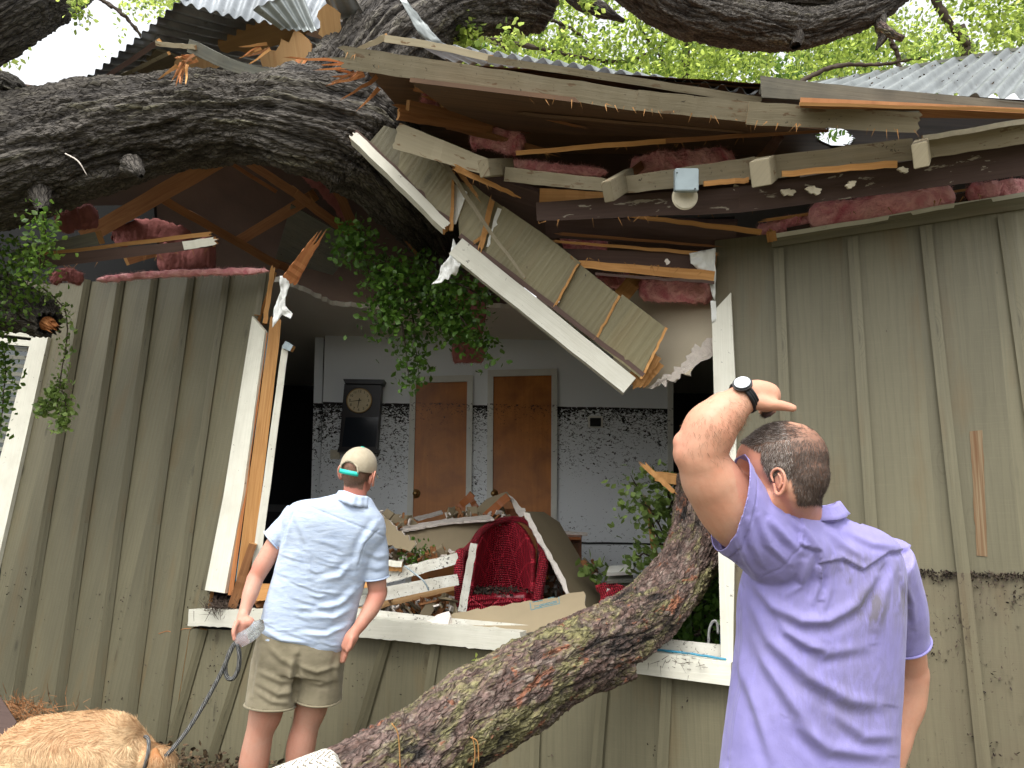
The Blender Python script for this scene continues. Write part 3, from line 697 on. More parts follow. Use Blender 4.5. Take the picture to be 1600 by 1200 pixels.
# --- attic / roof undersides on the left
sh = slab('roof_sheathing', [D(-420, 60, 6.2), D(250, 170, 5.4), D(600, 150, 5.1), D(790, 230, 5.3), D(800, 520, 7.0), D(520, 470, 7.6), D(240, 440, 7.8), D(-420, 520, 8.2)], .03, 'dark_brown', house, vdir=D(500, 420, 7)-D(500, 200, 5))
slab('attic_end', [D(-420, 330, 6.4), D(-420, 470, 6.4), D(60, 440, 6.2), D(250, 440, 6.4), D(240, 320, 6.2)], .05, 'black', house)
for x0, y0, d0, x1, y1, d1, a, b in ((130, 372, 5.7, 345, 248, 5.0, 24, 26), (371, 243, 5.2, 462, 302, 5.6, 12, 14), (462, 302, 5.6, 548, 368, 6.1, 14, 14), (255, 312, 5.4, 436, 416, 6.2, 13, 13), (372, 377, 6.0, 486, 308, 5.7, 15, 18), (352, 250, 5.3, 432, 300, 5.7, 6, 6), (430, 410, 6.3, 470, 430, 6.4, 12, 12), (200, 408, 6.0, 300, 378, 6.3, 12, 12), (590, 318, 5.0, 655, 402, 5.2, 7, 5)):
    r_ = plank('rafter', D(x0, y0, d0), D(x1, y1, d1), a, b, .09, 'raw_dark', house)
plank('rafter', D(500, 240, 5.4), D(556, 360, 6.0), 16, 14, .09, 'raw_dark', house)
slab('sheathing_patch', [D(455, 320, 5.75), D(560, 380, 6.1), D(520, 430, 6.5), D(430, 405, 6.3)], .01, 'grey_board', house)

# --- left roof: corrugated sheets and torn plywood above the trunk
corr('roof_sheet', D(100, 148, 4.75), D(285, -4, 4.45), D(380, 150, 5.9), D(520, 70, 5.3), .067, .012, 'metal', house, sag=-.02, nv=14)
corr('roof_sheet', D(275, 2, 4.40), D(508, 44, 4.6), D(300, -90, 5.2), D(560, -60, 5.3), .067, .012, 'metal', house, sag=-.03)
rl = corr('roof_sheet', D(470, -18, 4.0), D(395, 14, 3.9), D(496, 50, 4.0), D(440, 46, 4.0), .06, .010, 'metal_light', house); rl['label'] = 'bright bent end of corrugated sheet'
corr('roof_sheet', D(500, -20, 4.4), D(545, -20, 4.4), D(520, 30, 4.6), D(572, 30, 4.6), .07, .008, 'metal', house)
slab('soffit', [D(188, 128, 4.9), D(245, 78, 4.7), D(285, 92, 4.8), D(285, 130, 5.0)], .02, 'tan', house)
plank('fascia', D(135, 140, 4.6), D(247, 66, 4.4), 6, 8, .04, 'brown_plain', house)
plank('fascia', D(140, 143, 4.62), D(262, 84, 4.5), 6, 5, .04, 'tan', house)
plank('fascia', D(243, 68, 4.4), D(306, 74, 4.4), 7, 7, .04, 'tan_light', house)
pb = plank('fascia', D(294, 70, 4.4), D(450, 122, 4.5), 20, 16, .05, 'grey_board', house, bow=-.03, j1=.06)
pl = slab('torn_plywood', [D(325, 55, 4.9), D(440, 18, 4.8), D(500, 28, 4.8), D(470, 62, 4.9), D(400, 82, 4.9), D(345, 80, 4.9)], .012, 'ply', house, jag=.008, edge='raw', vdir=D(440, 60, 5)-D(330, 90, 5))
slab('torn_plywood', [D(405, 88, 4.7), D(470, 52, 4.6), D(486, 70, 4.6), D(478, 92, 4.65), D(440, 112, 4.7), D(410, 104, 4.7)], .012, 'ply', house, jag=.012, edge='raw', vdir=D(440, 60, 5)-D(440, 100, 5))
slab('torn_plywood', [D(495, 26, 4.5), D(510, 6, 4.45), D(532, 22, 4.5), D(528, 55, 4.55), D(506, 70, 4.6)], .012, 'ply', house, jag=.01, edge='raw', vdir=UPW)
slab('roof_felt', [D(430, 60, 5.6), D(440, -10, 5.5), D(640, -10, 5.5), D(640, 130, 5.6), D(430, 150, 5.7)], .02, 'soffit', house)
slab('roof_felt', [D(500, 20, 5.0), D(560, 16, 5.0), D(575, 70, 5.0), D(530, 90, 5.0)], .02, 'dark_brown', house)
# --- loose beams on top of the left wall
plank('header_beam', D(20, 400, 5.0), D(152, 372, 4.9), 18, 20, .06, 'grey_board', house)
plank('header_beam', D(40, 412, 4.85), D(330, 379, 4.75), 20, 13, .05, 'brown_plain', house, j1=.03).__setitem__('label', 'dark brown header beam over the leaning wall')
plank('header_beam', D(286, 384, 4.70), D(334, 377, 4.69), 13, 12, .045, 'white', house, j1=.03)
plank('header_strip', D(60, 398, 4.9), D(326, 366, 4.82), 5, 7, .03, 'raw', house, j1=.02)
for x in (270, 318, 400): plank('stud', W(x+3, 424, .08), W(x-2, 452, .08), 9, 9, .05, 'raw', house)

# --- centre/right roof
plank('fascia', D(601, 60, 3.75), D(765, 92, 3.5), 11, 10, .03, 'tan_light', house, bow=.01)
plank('fascia', D(560, 77, 3.8), D(603, 58, 3.75), 6, 10, .03, 'tan_light', house, j0=.05)
plank('fascia', D(762, 92, 3.5), D(1190, 157, 3.3), 10, 12, .03, 'tan', house)
fb = plank('fascia', D(540, 90, 3.7), D(1000, 158, 3.32), 33, 30, .04, 'tan', house, j0=.10, seg=16); fb['label'] = 'long split tan fascia board under the corrugated edge'
plank('fascia', D(995, 157, 3.32), D(1185, 176, 3.18), 30, 30, .04, 'tan', house)
plank('fascia', D(1168, 176, 3.15), D(1434, 192, 3.0), 34, 30, .04, 'tan', house, j1=.012)
plank('fascia_strip', D(1190, 163, 3.14), D(1436, 176, 2.99), 5, 5, .045, 'grey_board', house)
corr('roof_sheet', D(640, 62, 3.78), D(1195, 148, 3.28), D(700, 96, 4.7), D(1230, 150, 4.3), .076, .012, 'metal', house)
plank('flashing', D(1188, 134, 3.22), D(1610, 170, 2.95), 26, 14, .02, 'dark_olive', house)
slab('flashing', [D(1188, 118, 3.2), D(1300, 132, 3.12), D(1610, 160, 2.95), D(1610, 176, 2.95), D(1190, 152, 3.2)], .02, 'dark_olive', house)
slab('soffit_board', [D(1250, 160, 3.05), D(1620, 178, 2.9), D(1620, 186, 3.0), D(1436, 184, 3.05), D(1250, 168, 3.08)], .02, 'raw_dark', house, vdir=D(1600, 180, 3)-D(1250, 160, 3))
plank('soffit_strip', D(1250, 162, 3.02), D(1640, 174, 2.86), 5, 5, .02, 'raw', house)
# big dark deck seen from below, with a hole
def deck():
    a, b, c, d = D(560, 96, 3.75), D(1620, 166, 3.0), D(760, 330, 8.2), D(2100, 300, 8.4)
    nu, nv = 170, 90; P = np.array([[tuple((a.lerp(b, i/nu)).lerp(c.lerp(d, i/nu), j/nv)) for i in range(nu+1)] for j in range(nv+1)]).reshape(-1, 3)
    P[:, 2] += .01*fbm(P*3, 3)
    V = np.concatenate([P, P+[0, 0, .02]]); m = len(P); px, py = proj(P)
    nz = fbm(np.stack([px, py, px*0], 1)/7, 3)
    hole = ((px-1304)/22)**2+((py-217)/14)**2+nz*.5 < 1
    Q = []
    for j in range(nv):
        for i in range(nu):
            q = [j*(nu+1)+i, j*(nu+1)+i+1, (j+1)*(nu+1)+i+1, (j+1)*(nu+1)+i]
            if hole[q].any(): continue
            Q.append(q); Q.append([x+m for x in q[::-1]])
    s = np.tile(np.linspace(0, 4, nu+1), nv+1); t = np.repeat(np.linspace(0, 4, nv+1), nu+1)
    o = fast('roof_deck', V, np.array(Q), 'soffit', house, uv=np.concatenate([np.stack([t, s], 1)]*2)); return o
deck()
# soffit hanging below the fascia
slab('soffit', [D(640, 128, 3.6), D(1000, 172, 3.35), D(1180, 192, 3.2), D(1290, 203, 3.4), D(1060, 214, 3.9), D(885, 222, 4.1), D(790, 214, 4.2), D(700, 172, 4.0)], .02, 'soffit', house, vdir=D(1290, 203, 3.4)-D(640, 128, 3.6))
plank('rafter', D(640, 166, 3.95), D(820, 200, 4.3), 16, 16, .05, 'raw_dark', house, j1=.05)
plank('rafter', D(625, 176, 4.0), D(770, 200, 4.2), 24, 20, .05, 'raw_dark', house, j0=.05)
plank('batten_strip', D(806, 239, 3.8), D(1040, 220, 3.6), 7, 8, .02, 'raw', house)
plank('batten_strip', D(1040, 220, 3.6), D(1295, 204, 3.5), 8, 5, .02, 'raw_dark', house)
# tan header beam with rafter tails
hb = plank('header_beam', D(620, 212, 3.95), D(765, 262, 3.75), 40, 24, .06, 'tan_light', house, j0=.015); hb['label'] = 'pale tan beam end, snapped and sloping'
plank('header_beam', D(788, 272, 3.75), D(945, 289, 3.6), 22, 20, .06, 'tan', house)
plank('header_beam', D(975, 288, 3.58), D(1180, 262, 3.42), 26, 34, .06, 'tan', house)
plank('header_beam', D(1175, 266, 3.42), D(1426, 232, 3.22), 36, 33, .06, 'tan', house)
plank('header_beam', D(1446, 232, 3.22), D(1680, 194, 3.05), 30, 36, .06, 'tan', house)
plank('header_strip', D(1442, 216, 3.2), D(1680, 176, 3.0), 8, 8, .04, 'cream', house)
plank('header_strip', D(1100, 287, 3.4), D(1170, 281, 3.38), 8, 8, .02, 'raw', house)
plank('header_strip', D(1222, 272, 3.30), D(1402, 256, 3.2), 9, 11, .02, 'raw', house)
def tail(x, y, d, wpx, hpx, back, lab=None, mat='tan'):
    """rafter tail: a post end pointing at the viewer, (x, y) = middle of its front face; back = vector px/depth to the rear"""
    a = D(x, y, d); b = D(x+back[0], y+back[1], d+back[2]); ax = (b-a)/2; s = wpx*d/F/2; h = hpx*d/F/2
    side = ax.cross(UPW).normalized()*s; up = side.cross(ax).normalized()*h
    o = boxo('rafter_tail', (a+b)/2, ax, side, up, mat, house, .003)
    return o
tail(756, 263, 3.62, 18, 27, (40, -2, .30)); tail(949, 300, 3.4, 16, 32, (36, -22, .30)); tail(1188, 271, 3.2, 30, 40, (12, -8, .25), mat='tan_light'); tail(1438, 243, 3.02, 22, 38, (4, -10, .25), mat='tan_light')
plank('rafter', D(985, 272, 3.8), D(1030, 238, 4.4), 14, 10, .06, 'raw_dark', house); plank('rafter', D(1190, 250, 3.7), D(1220, 210, 4.6), 20, 14, .06, 'raw_dark', house)
# brown beam with peeled patches
bb = plank('header_beam', D(838, 331, 3.85), D(1160, 312, 3.5), 28, 40, .07, 'brown', house, end='tan_light'); bb['label'] = 'dark brown beam with peeled paint patches'
plank('header_beam', D(1155, 312, 3.5), D(1690, 236, 3.12), 40, 52, .07, 'brown', house)
plank('wedge_board', D(843, 305, 3.95), D(945, 308, 3.9), 22, 14, .04, 'raw', house)
rsx = np.random.default_rng(5)
for x, y, a in ((1150, 293, 7), (1232, 300, 12), (1272, 297, 13), (1330, 288, 10), (1412, 265, 9)):
    P0 = D(x, y, 3.86-(x-838)*.00105-.03); n = []
    ph_ = rsx.uniform(0, 6, 3)
    for k in range(26):
        an = 2*PI*k/26; rr = a*(.75+.2*math.sin(2*an+ph_[0])+.12*math.sin(5*an+ph_[1])+.08*math.sin(9*an+ph_[2])); n.append(P0+(_r*math.cos(an)*rr+_u*math.sin(an)*rr*.7)*dep(P0)/F)
    slab('plaster_patch', n, .012, 'cream', bb)
# box and round base
jb = boxo('junction_box', D(1072, 282, 3.42), _r*.052, _u*.050, _f*.02, 'steel', house, .004)
def disc(name, c, ax, r, t, mat, par, n=36):
    bm = bmesh.new(); bmesh.ops.create_cone(bm, segments=n, radius1=r, radius2=r, depth=t, cap_ends=True)
    bmesh.ops.bevel(bm, geom=[e for e in bm.edges if abs(e.verts[0].co.z-e.verts[1].co.z) < 1e-6], offset=min(t, r)*.25, segments=2, affect='EDGES')
    R_ = Vector(ax).to_track_quat('Z', 'Y').to_matrix().to_4x4(); bmesh.ops.transform(bm, matrix=Matrix.Translation(c)@R_, verts=bm.verts)
    me = bpy.data.meshes.new(name); bm.to_mesh(me); bm.free(); return link(name, me, mat, par, False)
disc('fixture_base', D(1070, 308, 3.47), -_f, .058, .02, 'cream', house)
for x, y in ((1058, 270), (1086, 295)): disc('screw', D(x, y, 3.39), -_f, .004, .004, 'black', jb, 10)
# layers below the beams
slab('ceiling_panel', [D(1000, 335, 4.3), D(1150, 320, 4.1), D(1700, 255, 3.6), D(1700, 320, 3.8), D(1300, 360, 4.1), D(1195, 362, 4.2), D(1000, 350, 4.4)], .02, 'grey_wall', house)
vt = slab('air_vent', [D(1090, 342, 4.12), D(1148, 340, 4.06), D(1148, 348, 4.08), D(1090, 349, 4.14)], .01, 'black', house)
slab('roof_gap_backing', [D(600, 220, 5.6), D(1250, 230, 5.4), D(1250, 480, 5.2), D(880, 470, 5.2), D(700, 400, 5.6)], .05, 'dark_brown', house)
plank('split_board', D(976, 336, 3.9), D(1190, 363, 3.8), 6, 9, .04, 'raw', house, j0=.06)
b1 = plank('header_beam', D(852, 355, 4.15), D(1150, 368, 3.95), 34, 40, .06, 'brown_plain', house, tilt=.3); 
plank('split_board', D(868, 377, 4.05), D(1115, 398, 3.85), 4, 6, .05, 'raw', house, j0=.05, j1=.03)
plank('header_beam', D(876, 398, 4.1), D(1118, 410, 3.86), 20, 26, .06, 'brown_plain', house)
plank('header_beam', D(905, 412, 4.0), D(1116, 432, 3.83), 11, 17, .05, 'raw', house, j0=.03)
plank('split_board', D(930, 428, 3.95), D(1116, 441, 3.8), 4, 5, .05, 'brown_plain', house)
plank('post', D(998, 430, 4.2), D(962, 474, 4.05), 24, 26, .08, 'raw', house)
for x, y in ((1043, 409),):
    n = [D(x+math.cos(a)*rsx.uniform(2, 5), y+math.sin(a)*rsx.uniform(2, 6), 3.80) for a in np.arange(9)*2*PI/9]; slab('plaster_patch', n, .01, 'gypsum', b1)
# diagonal underside behind hanging wall
slab('soffit_board', [D(690, 252, 4.2), D(840, 300, 4.1), D(880, 400, 4.3), D(860, 385, 4.3), D(780, 320, 4.3)], .03, 'brown_plain', house)
plank('split_board', D(712, 262, 3.8), D(800, 303, 3.85), 10, 6, .03, 'raw', house, j0=.02, j1=.05)
# torn ceiling drywall
cl = slab('ceiling_drywall', [D(940, 460, 4.6), D(1010, 452, 4.5), D(1114, 470, 4.0), D(1114, 545, 3.95), D(1096, 556, 3.98), D(1070, 585, 4.0), D(1042, 598, 4.02), D(1010, 607, 4.05), D(960, 570, 4.3)], .014, 'beige', house, edge='gypsum', jag=.012, jedges=(3, 4, 5, 6), sub=.015)
cl['label'] = 'beige ceiling drywall with torn white edge'
fl = slab('torn_edge', [D(1112, 528, 3.93), D(1114, 556, 3.93), D(1086, 572, 3.95), D(1062, 592, 3.98), D(1030, 603, 4.0), D(1012, 606, 4.02), D(1048, 588, 3.99), D(1068, 566, 3.96), D(1080, 545, 3.94)], .012, 'gypsum', cl, jag=.012, sub=.015)
# right metal roof seen from its upper side
rr_ = corr('roof_sheet', D(1620, 150, 4.4), D(1180, 152, 4.4), D(1680, 60, 5.9), D(1255, 134, 4.9), .11, .018, 'metal_light', house, nv=24); rr_['label'] = 'pale corrugated roof slope at right, strewn with leaves'
plank('ridge_cap', D(1262, 131, 4.9), D(1690, 60, 5.9), 4, 5, .04, 'grey_board', house)
rs_ = np.random.default_rng(3); lp = npv([D(rs_.uniform(1300, 1600), 0, 1) for _ in range(1)])
pts = []
for _ in range(110):
    s, t = rs_.random(), rs_.random(); a = D(1620, 150, 4.38).lerp(D(1180, 152, 4.38), s); b = D(1680, 60, 5.88).lerp(D(1255, 134, 4.88), s); pts.append(tuple(a.lerp(b, t)+Vector((0, 0, .012))))
tag(leaves('fallen_leaves', np.array(pts), .018, 'litter', None, seed=4), 'brown and green leaves scattered over the pale metal roof at right', 'leaf litter', kind='stuff')

# splinters and nails hanging from the undersides
rs = np.random.default_rng(55); V = []; Q = []
for (x0, y0, d0, x1, y1, d1, n) in ((640, 130, 3.6, 1180, 190, 3.2, 40), (1180, 190, 3.1, 1430, 206, 3.0, 14), (806, 243, 3.8, 1290, 208, 3.5, 14), (838, 346, 3.85, 1200, 330, 3.5, 18), (880, 400, 4.0, 1110, 424, 3.85, 22), (540, 80, 3.7, 620, 100, 3.65, 16), (712, 262, 3.8, 790, 300, 3.8, 12), (60, 420, 4.8, 330, 388, 4.7, 12), (1220, 346, 3.7, 1560, 300, 3.4, 14)):
    for _ in range(n):
        t = rs.random(); c = D(x0, y0, d0).lerp(D(x1, y1, d1), t)+_u*rs.uniform(-.004, .004)-_f*.01; d = (_r*rs.normal(0, .5)-_u*rs.uniform(.3, 1)-_f*rs.normal(0, .2)).normalized()*rs.uniform(.01, .055)
        s_ = d.cross(_f).normalized()*rs.uniform(.0008, .003); b = len(V); V += [c-s_, c+s_, c+d]; Q.append((b, b+1, b+2))
tag(mk('splinters', V, Q, 'raw', house, [(0, 0)]*len(V)), kind='stuff')

# more torn pieces at the upper left and along the eave
rt = random.Random(12)
for (x, y, d, L, n, ang) in ((285, 100, 4.3, 34, 9, 60), (300, 88, 4.35, 20, 6, 20), (415, 70, 4.6, 40, 5, 15), (470, 95, 4.5, 36, 6, 70), (560, 112, 3.85, 40, 6, 10), (690, 150, 3.9, 26, 4, -25), (705, 165, 3.9, 40, 4, -40)):
    for _ in range(n):
        a = math.radians(ang+rt.uniform(-28, 28)); l = L*rt.uniform(.5, 1.1); x0, y0 = x+rt.uniform(-9, 9), y+rt.uniform(-7, 7)
        plank('splinter', D(x0, y0, d+rt.uniform(-.05, .05)), D(x0-math.cos(a)*l, y0+math.sin(a)*l, d-rt.uniform(0, .12)), rt.uniform(3, 7), 1.5, .008, rt.choice(('raw', 'raw_red', 'raw_red', 'raw_dark')), house, j1=.02, seg=3, wob=.002)
slab('torn_plywood', [D(262, 118, 4.75), D(276, 92, 4.7), D(300, 84, 4.7), D(345, 104, 4.75), D(330, 122, 4.8)], .012, 'ply', house, jag=.01, edge='raw', vdir=UPW)
slab('torn_plywood', [D(652, 132, 3.95), D(700, 140, 3.95), D(748, 150, 4.0), D(745, 176, 4.05), D(716, 164, 4.0), D(690, 168, 4.0)], .012, 'ply', house, jag=.01, edge='raw', vdir=UPW)
for (a, b, w_, m_) in (((650, 140, 3.9), (900, 196, 3.8), 6, 'raw_dark'), ((820, 178, 3.7), (1150, 206, 3.5), 5, 'soffit'), ((700, 196, 4.2), (860, 238, 4.2), 12, 'raw_dark'), ((880, 366, 4.05), (1110, 384, 3.9), 5, 'raw_dark'), ((640, 262, 4.3), (700, 300, 4.3), 10, 'raw_dark'), ((1200, 344, 3.9), (1600, 282, 3.55), 5, 'raw')):
    plank('split_board', D(*a), D(*b), w_, w_*.7, .02, m_, house, j0=.05, j1=.07)
# ================================================================ the fallen oak
def pr(lst, k=1.0):
    """[(px, py, depth, radius px)] -> world points, radii"""
    return [D(x, y, d) for x, y, d, r in lst], [r*d/F*k for x, y, d, r in lst]
oak = thing('fallen_oak', 'huge dark furrowed oak trunk lying across the crushed roof from the left', 'tree')
P, R = pr([(-420, 420, 4.3, 95), (-160, 310, 4.4, 92), (0, 258, 4.5, 92), (130, 218, 4.6, 86), (270, 190, 4.65, 70), (380, 185, 4.65, 66), (480, 190, 4.6, 84), (560, 215, 4.7, 88), (620, 280, 4.9, 66), (668, 350, 5.3, 46), (705, 410, 5.9, 22), (712, 420, 6.0, 3)])
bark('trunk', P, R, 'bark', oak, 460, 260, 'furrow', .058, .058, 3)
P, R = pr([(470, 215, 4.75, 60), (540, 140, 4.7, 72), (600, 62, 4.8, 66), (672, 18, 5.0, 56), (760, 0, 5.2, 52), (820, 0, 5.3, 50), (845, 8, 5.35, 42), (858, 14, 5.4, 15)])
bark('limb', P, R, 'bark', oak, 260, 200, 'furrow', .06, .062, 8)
P, R = pr([(560, 150, 4.9, 60), (610, 110, 5.1, 62), (680, 50, 5.4, 50), (720, -60, 5.8, 60)])
bark('limb', P, R, 'bark', oak, 120, 120, 'furrow', .05, .06, 18)
P, R = pr([(868, -60, 5.2, 20), (900, -10, 5.2, 17), (935, 14, 5.2, 13), (976, 32, 5.25, 3)])
bark('branch', P, R, 'bark', oak, 90, 60, 'furrow', .02, .03, 9)
P, R = pr([(60, 295, 4.4, 18), (66, 318, 4.32, 11), (64, 330, 4.28, 5)]); bark('knot', P, R, 'bark', oak, 30, 40, 'furrow', .02, .03, 5)
P, R = pr([(205, 258, 4.45, 18), (216, 268, 4.38, 9), (220, 275, 4.36, 4)]); bark('knot', P, R, 'bark', oak, 30, 40, 'furrow', .015, .03, 6)
# silver twig stuck on the trunk
tube('twig', [D(102, 240, 4.1), D(122, 252, 4.08), D(136, 274, 4.09)], [.004, .004, .002], 'gypsum', oak, n=12, k=5)
for k in range(5):
    P0 = D(520-6+rsx.uniform(-4, 10), 100+k*7, 3.9); 
wp = [((455, 92), (560, 96)), ((500, 108), (580, 103)), ((505, 102), (575, 98)), ((540, 152), (590, 120)), ((520, 132), (570, 118)), ((565, 165), (592, 138))]
for a, b in wp:
    o = plank('wood_splinter', D(*b, 3.86), D(*a, 3.84), 7, 2, .012, 'raw_red', house, j1=.04, seg=4, wob=.003)

# ---- log leaning out of the window in front
log = thing('fallen_log', 'thick scaly log with moss and red bark scars leaning out through the broken window', 'log')
P, R = pr([(380, 1390, 2.15, 92), (540, 1262, 2.4, 80), (650, 1184, 2.65, 69), (735, 1124, 2.85, 66), (850, 1052, 3.1, 62), (932, 1012, 3.35, 58), (995, 970, 3.6, 51), (1042, 925, 3.8, 47), (1084, 862, 4.0, 41), (1094, 800, 4.15, 38), (1092, 748, 4.3, 33)])
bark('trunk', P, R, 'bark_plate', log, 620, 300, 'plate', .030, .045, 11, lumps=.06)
T = (P[-1]-P[-2]).normalized()
cap_disc('broken_end', P[-1]-T*.02, T, R[-1]*.98, 'raw', log, .08, 30)
P, R = pr([(985, 1045, 3.35, 16), (950, 1062, 3.28, 14), (905, 1092, 3.2, 4)]); bark('bark_flap', P, R, 'bark_plate', log, 60, 40, 'plate', .02, .03, 14)
# blades of dry pine straw on the log
for pts in ([(612, 1130), (622, 1148), (625, 1200), (622, 1240)], [(738, 1150), (742, 1175), (738, 1210)], [(735, 1152), (746, 1160), (748, 1190)]):
    tag(tube('dry_straw', [D(x, y, 2.42+.0*k) for k, (x, y) in enumerate(pts)], .0022, 'raw', n=16, k=4), {612: 'longest straw blade hanging down the lower log', 738: 'thin straw blade dangling on the log, left of a pair', 735: 'thin straw blade dangling on the log, right of a pair'}[pts[0][0]], 'straw', 'straw blades on the log')

# ---- limbs overhead
ob = thing('oak_limb', 'massive bark-covered limb crossing the top left corner', 'tree limb')
P, R = pr([(-280, 90, 4.2, 105), (-80, 25, 4.3, 88), (30, -30, 4.5, 76), (120, -80, 4.7, 60), (220, -160, 5, 50)])
bark('limb', P, R, 'bark', ob, 200, 180, 'furrow', .05, .06, 21)
P, R = pr([(-120, 160, 4.9, 30), (0, 140, 5.0, 26), (28, 142, 5.0, 18), (40, 150, 5.0, 5)]); bark('branch', P, R, 'bark', ob, 60, 60, 'furrow', .03, .04, 23)
ob2 = thing('oak_limb', 'arching dark limb above the right side of the roof', 'tree limb')
P, R = pr([(900, -110, 6.5, 36), (990, -30, 6.6, 38), (1060, 12, 6.7, 38), (1130, 32, 6.8, 38), (1200, 42, 6.9, 34), (1250, 46, 7.0, 30), (1310, 32, 7.0, 27), (1365, 10, 7.1, 26), (1410, -30, 7.2, 30)])
bark('limb', P, R, 'bark', ob2, 330, 160, 'furrow', .06, .075, 31)
P, R = pr([(1080, -30, 6.9, 22), (1180, -12, 6.95, 20), (1290, -5, 7.0, 18), (1370, -10, 7.1, 20)]); bark('limb', P, R, 'bark', ob2, 150, 80, 'furrow', .05, .07, 33)
P, R = pr([(1372, 18, 7.05, 11), (1376, 40, 7.0, 8), (1380, 58, 7.0, 7), (1369, 78, 7.0, 2)]); bark('branch', P, R, 'bark', ob2, 50, 40, 'furrow', .03, .04, 34)
P, R = pr([(1372, 40, 7.0, 8), (1392, 52, 6.95, 7), (1411, 61, 6.95, 5)]); bark('broken_stub', P, R, 'bark_plate', ob2, 40, 40, 'plate', .02, .03, 35)
P, R = pr([(1240, 60, 6.9, 16), (1243, 72, 6.85, 8)]); bark('knot', P, R, 'bark', ob2, 20, 30, 'furrow', .02, .03, 36)

# ---- trees behind the house
def crown(name, lab, boxes, n, size, mat, seed, thr=-.05, fs=1.0, trunk=None, branches=()):
    t = thing(name, lab, 'tree', 'leafy trees behind the house')
    rs = np.random.default_rng(seed); P = []
    for (x0, y0, x1, y1, d0, d1, k) in boxes:
        m = int(n*k*2.2); u = rs.random((m, 3)); px = x0+(x1-x0)*u[:, 0]; py = y0+(y1-y0)*u[:, 1]; d = d0+(d1-d0)*u[:, 2]
        Rm, Um, Fm = np.array(_r), np.array(_u), np.array(_f)
        Q = np.array(CAM)+(((px-800)/F)[:, None]*Rm+((600-py)/F)[:, None]*Um+Fm)*d[:, None]
        ex, ey = (u[:, 0]-.5)*2, (u[:, 1]-.5)*2; edge = 1-np.maximum(np.abs(ex), np.abs(ey))**3
        dens = fbm(Q/fs, 4, seed)*1.3+fbm(Q/fs*3.5, 3, seed+5)*.55+edge*.25-.2
        P.append(Q[dens > thr][:int(n*k)])
    P = np.concatenate(P)
    leaves('crown', P, size, mat, t, seed=seed)
    for pts, r in branches:
        a, b = pr([(x, y, d, r*(1-i*.6/len(pts))) for i, (x, y, d) in enumerate(pts)]); tube('branch', a, b, 'twig', t, n=40, k=8, wob=.03)
    if trunk:
        g = D(*trunk[0]); tube('trunk', [Vector((g.x, g.y, -.1)), Vector((g.x*.99, g.y, 1.5)), g, D(*trunk[1])], [.22, .19, .14, .07], 'twig', t, n=30, k=12, wob=.04)
    return t
crown('live_oak', 'bright green leafy tree above the middle of the roof', [(640, -260, 1210, 190, 9, 13, 1.)], 70000, .072, 'leaf_far', 2, .15, .7, ((860, 200, 12), (880, 40, 12)),
      [(((1075, 160, 10), (1072, 80, 10), (1085, 20, 10), (1070, -60, 10)), 7), (((760, 60, 9.5), (840, 75, 9.5), (910, 90, 9.6), (985, 95, 9.8), (1050, 60, 10)), 4), (((860, 30, 9.6), (900, 50, 9.6), (930, 90, 9.6)), 3), (((640, 60, 9), (720, 50, 9.2), (790, 75, 9.4)), 4), (((985, 20, 9.5), (1010, 60, 9.6), (1040, 100, 9.6)), 3)])
crown('pecan_tree', 'light green tree with long leaves above the pale roof slope', [(1215, -220, 1760, 150, 9, 13, 1.)], 40000, .08, 'leaf_far', 6, .19, .8, ((1520, 160, 12), (1500, 40, 12)),
      [(((1438, -60, 9.2), (1465, 5, 9.2), (1490, 45, 9.2), (1512, 72, 9.2)), 8), (((1230, 140, 9), (1300, 105, 9), (1380, 100, 9), (1440, 90, 9.2)), 4), (((1390, 60, 9), (1402, 85, 9), (1405, 110, 9)), 4)])
crown('leafy_tree', 'olive green foliage between the corner limb and the crumpled roof', [(150, -200, 420, 90, 7, 10, .8), (300, -150, 600, 60, 8, 10, .3)], 15000, .06, 'leaf_far', 9, .22, .7, None, [(((130, -20, 7.5), (200, 30, 7.5), (240, 90, 7.6)), 4)])
crown('leafy_tree', 'small yellow-green leaf sprays at the far left edge below the corner limb', [(-120, 20, 60, 180, 4.6, 5.6, 1.)], 700, .05, 'leaf_far', 12, .05, .5)
crown('distant_tree', 'mid green mass of leaves behind the roof deck', [(540, 40, 1260, 260, 14, 17, .6), (1150, 60, 1800, 240, 15, 18, .4)], 16000, .16, 'leaf_mid', 14, .2, 1.6)
# sprigs in front of the top limb
def plant(name, lab, cat, paths, n, spread, size, mat, seed, stem=.004, group=None, db=.3, extra=None):
    t = thing(name, lab, cat, group); rs = np.random.default_rng(seed); P = []
    for pth in paths:
        w = [D(*p) for p in pth]; tube('stem', w, [stem]*(len(w)-1)+[stem*.4], 'twig', t, n=24, k=5, wob=.006)
        P.append(sprig(w, n//len(paths), spread, rs))
    leaves('leaves', np.concatenate(P), size, mat, t, seed=seed, asp=.75, droop=db); return t
plant('sprig', 'bright sprig of leaves in front of the big limb above the broken fascia', 'leafy sprig', [[(770, 130, 5.0), (740, 90, 5.0), (735, 45, 5.0)], [(760, 120, 5.0), (790, 80, 5.0), (800, 55, 5.0)], [(730, 60, 5), (720, 40, 5)]], 420, .045, .05, 'leaf_far', 31)
plant('sprig', 'tiny bright sprig hanging at the top edge in front of the dark branch', 'leafy sprig', [[(905, -30, 5.0), (915, 0, 5.0), (925, 18, 5.0)]], 60, .025, .05, 'leaf_far', 32)
plant('sprig', 'small green sprig on the edge of the top left limb', 'leafy sprig', [[(118, -20, 4.3), (122, 12, 4.3), (125, 40, 4.3)]], 90, .03, .035, 'leaf_far', 33)
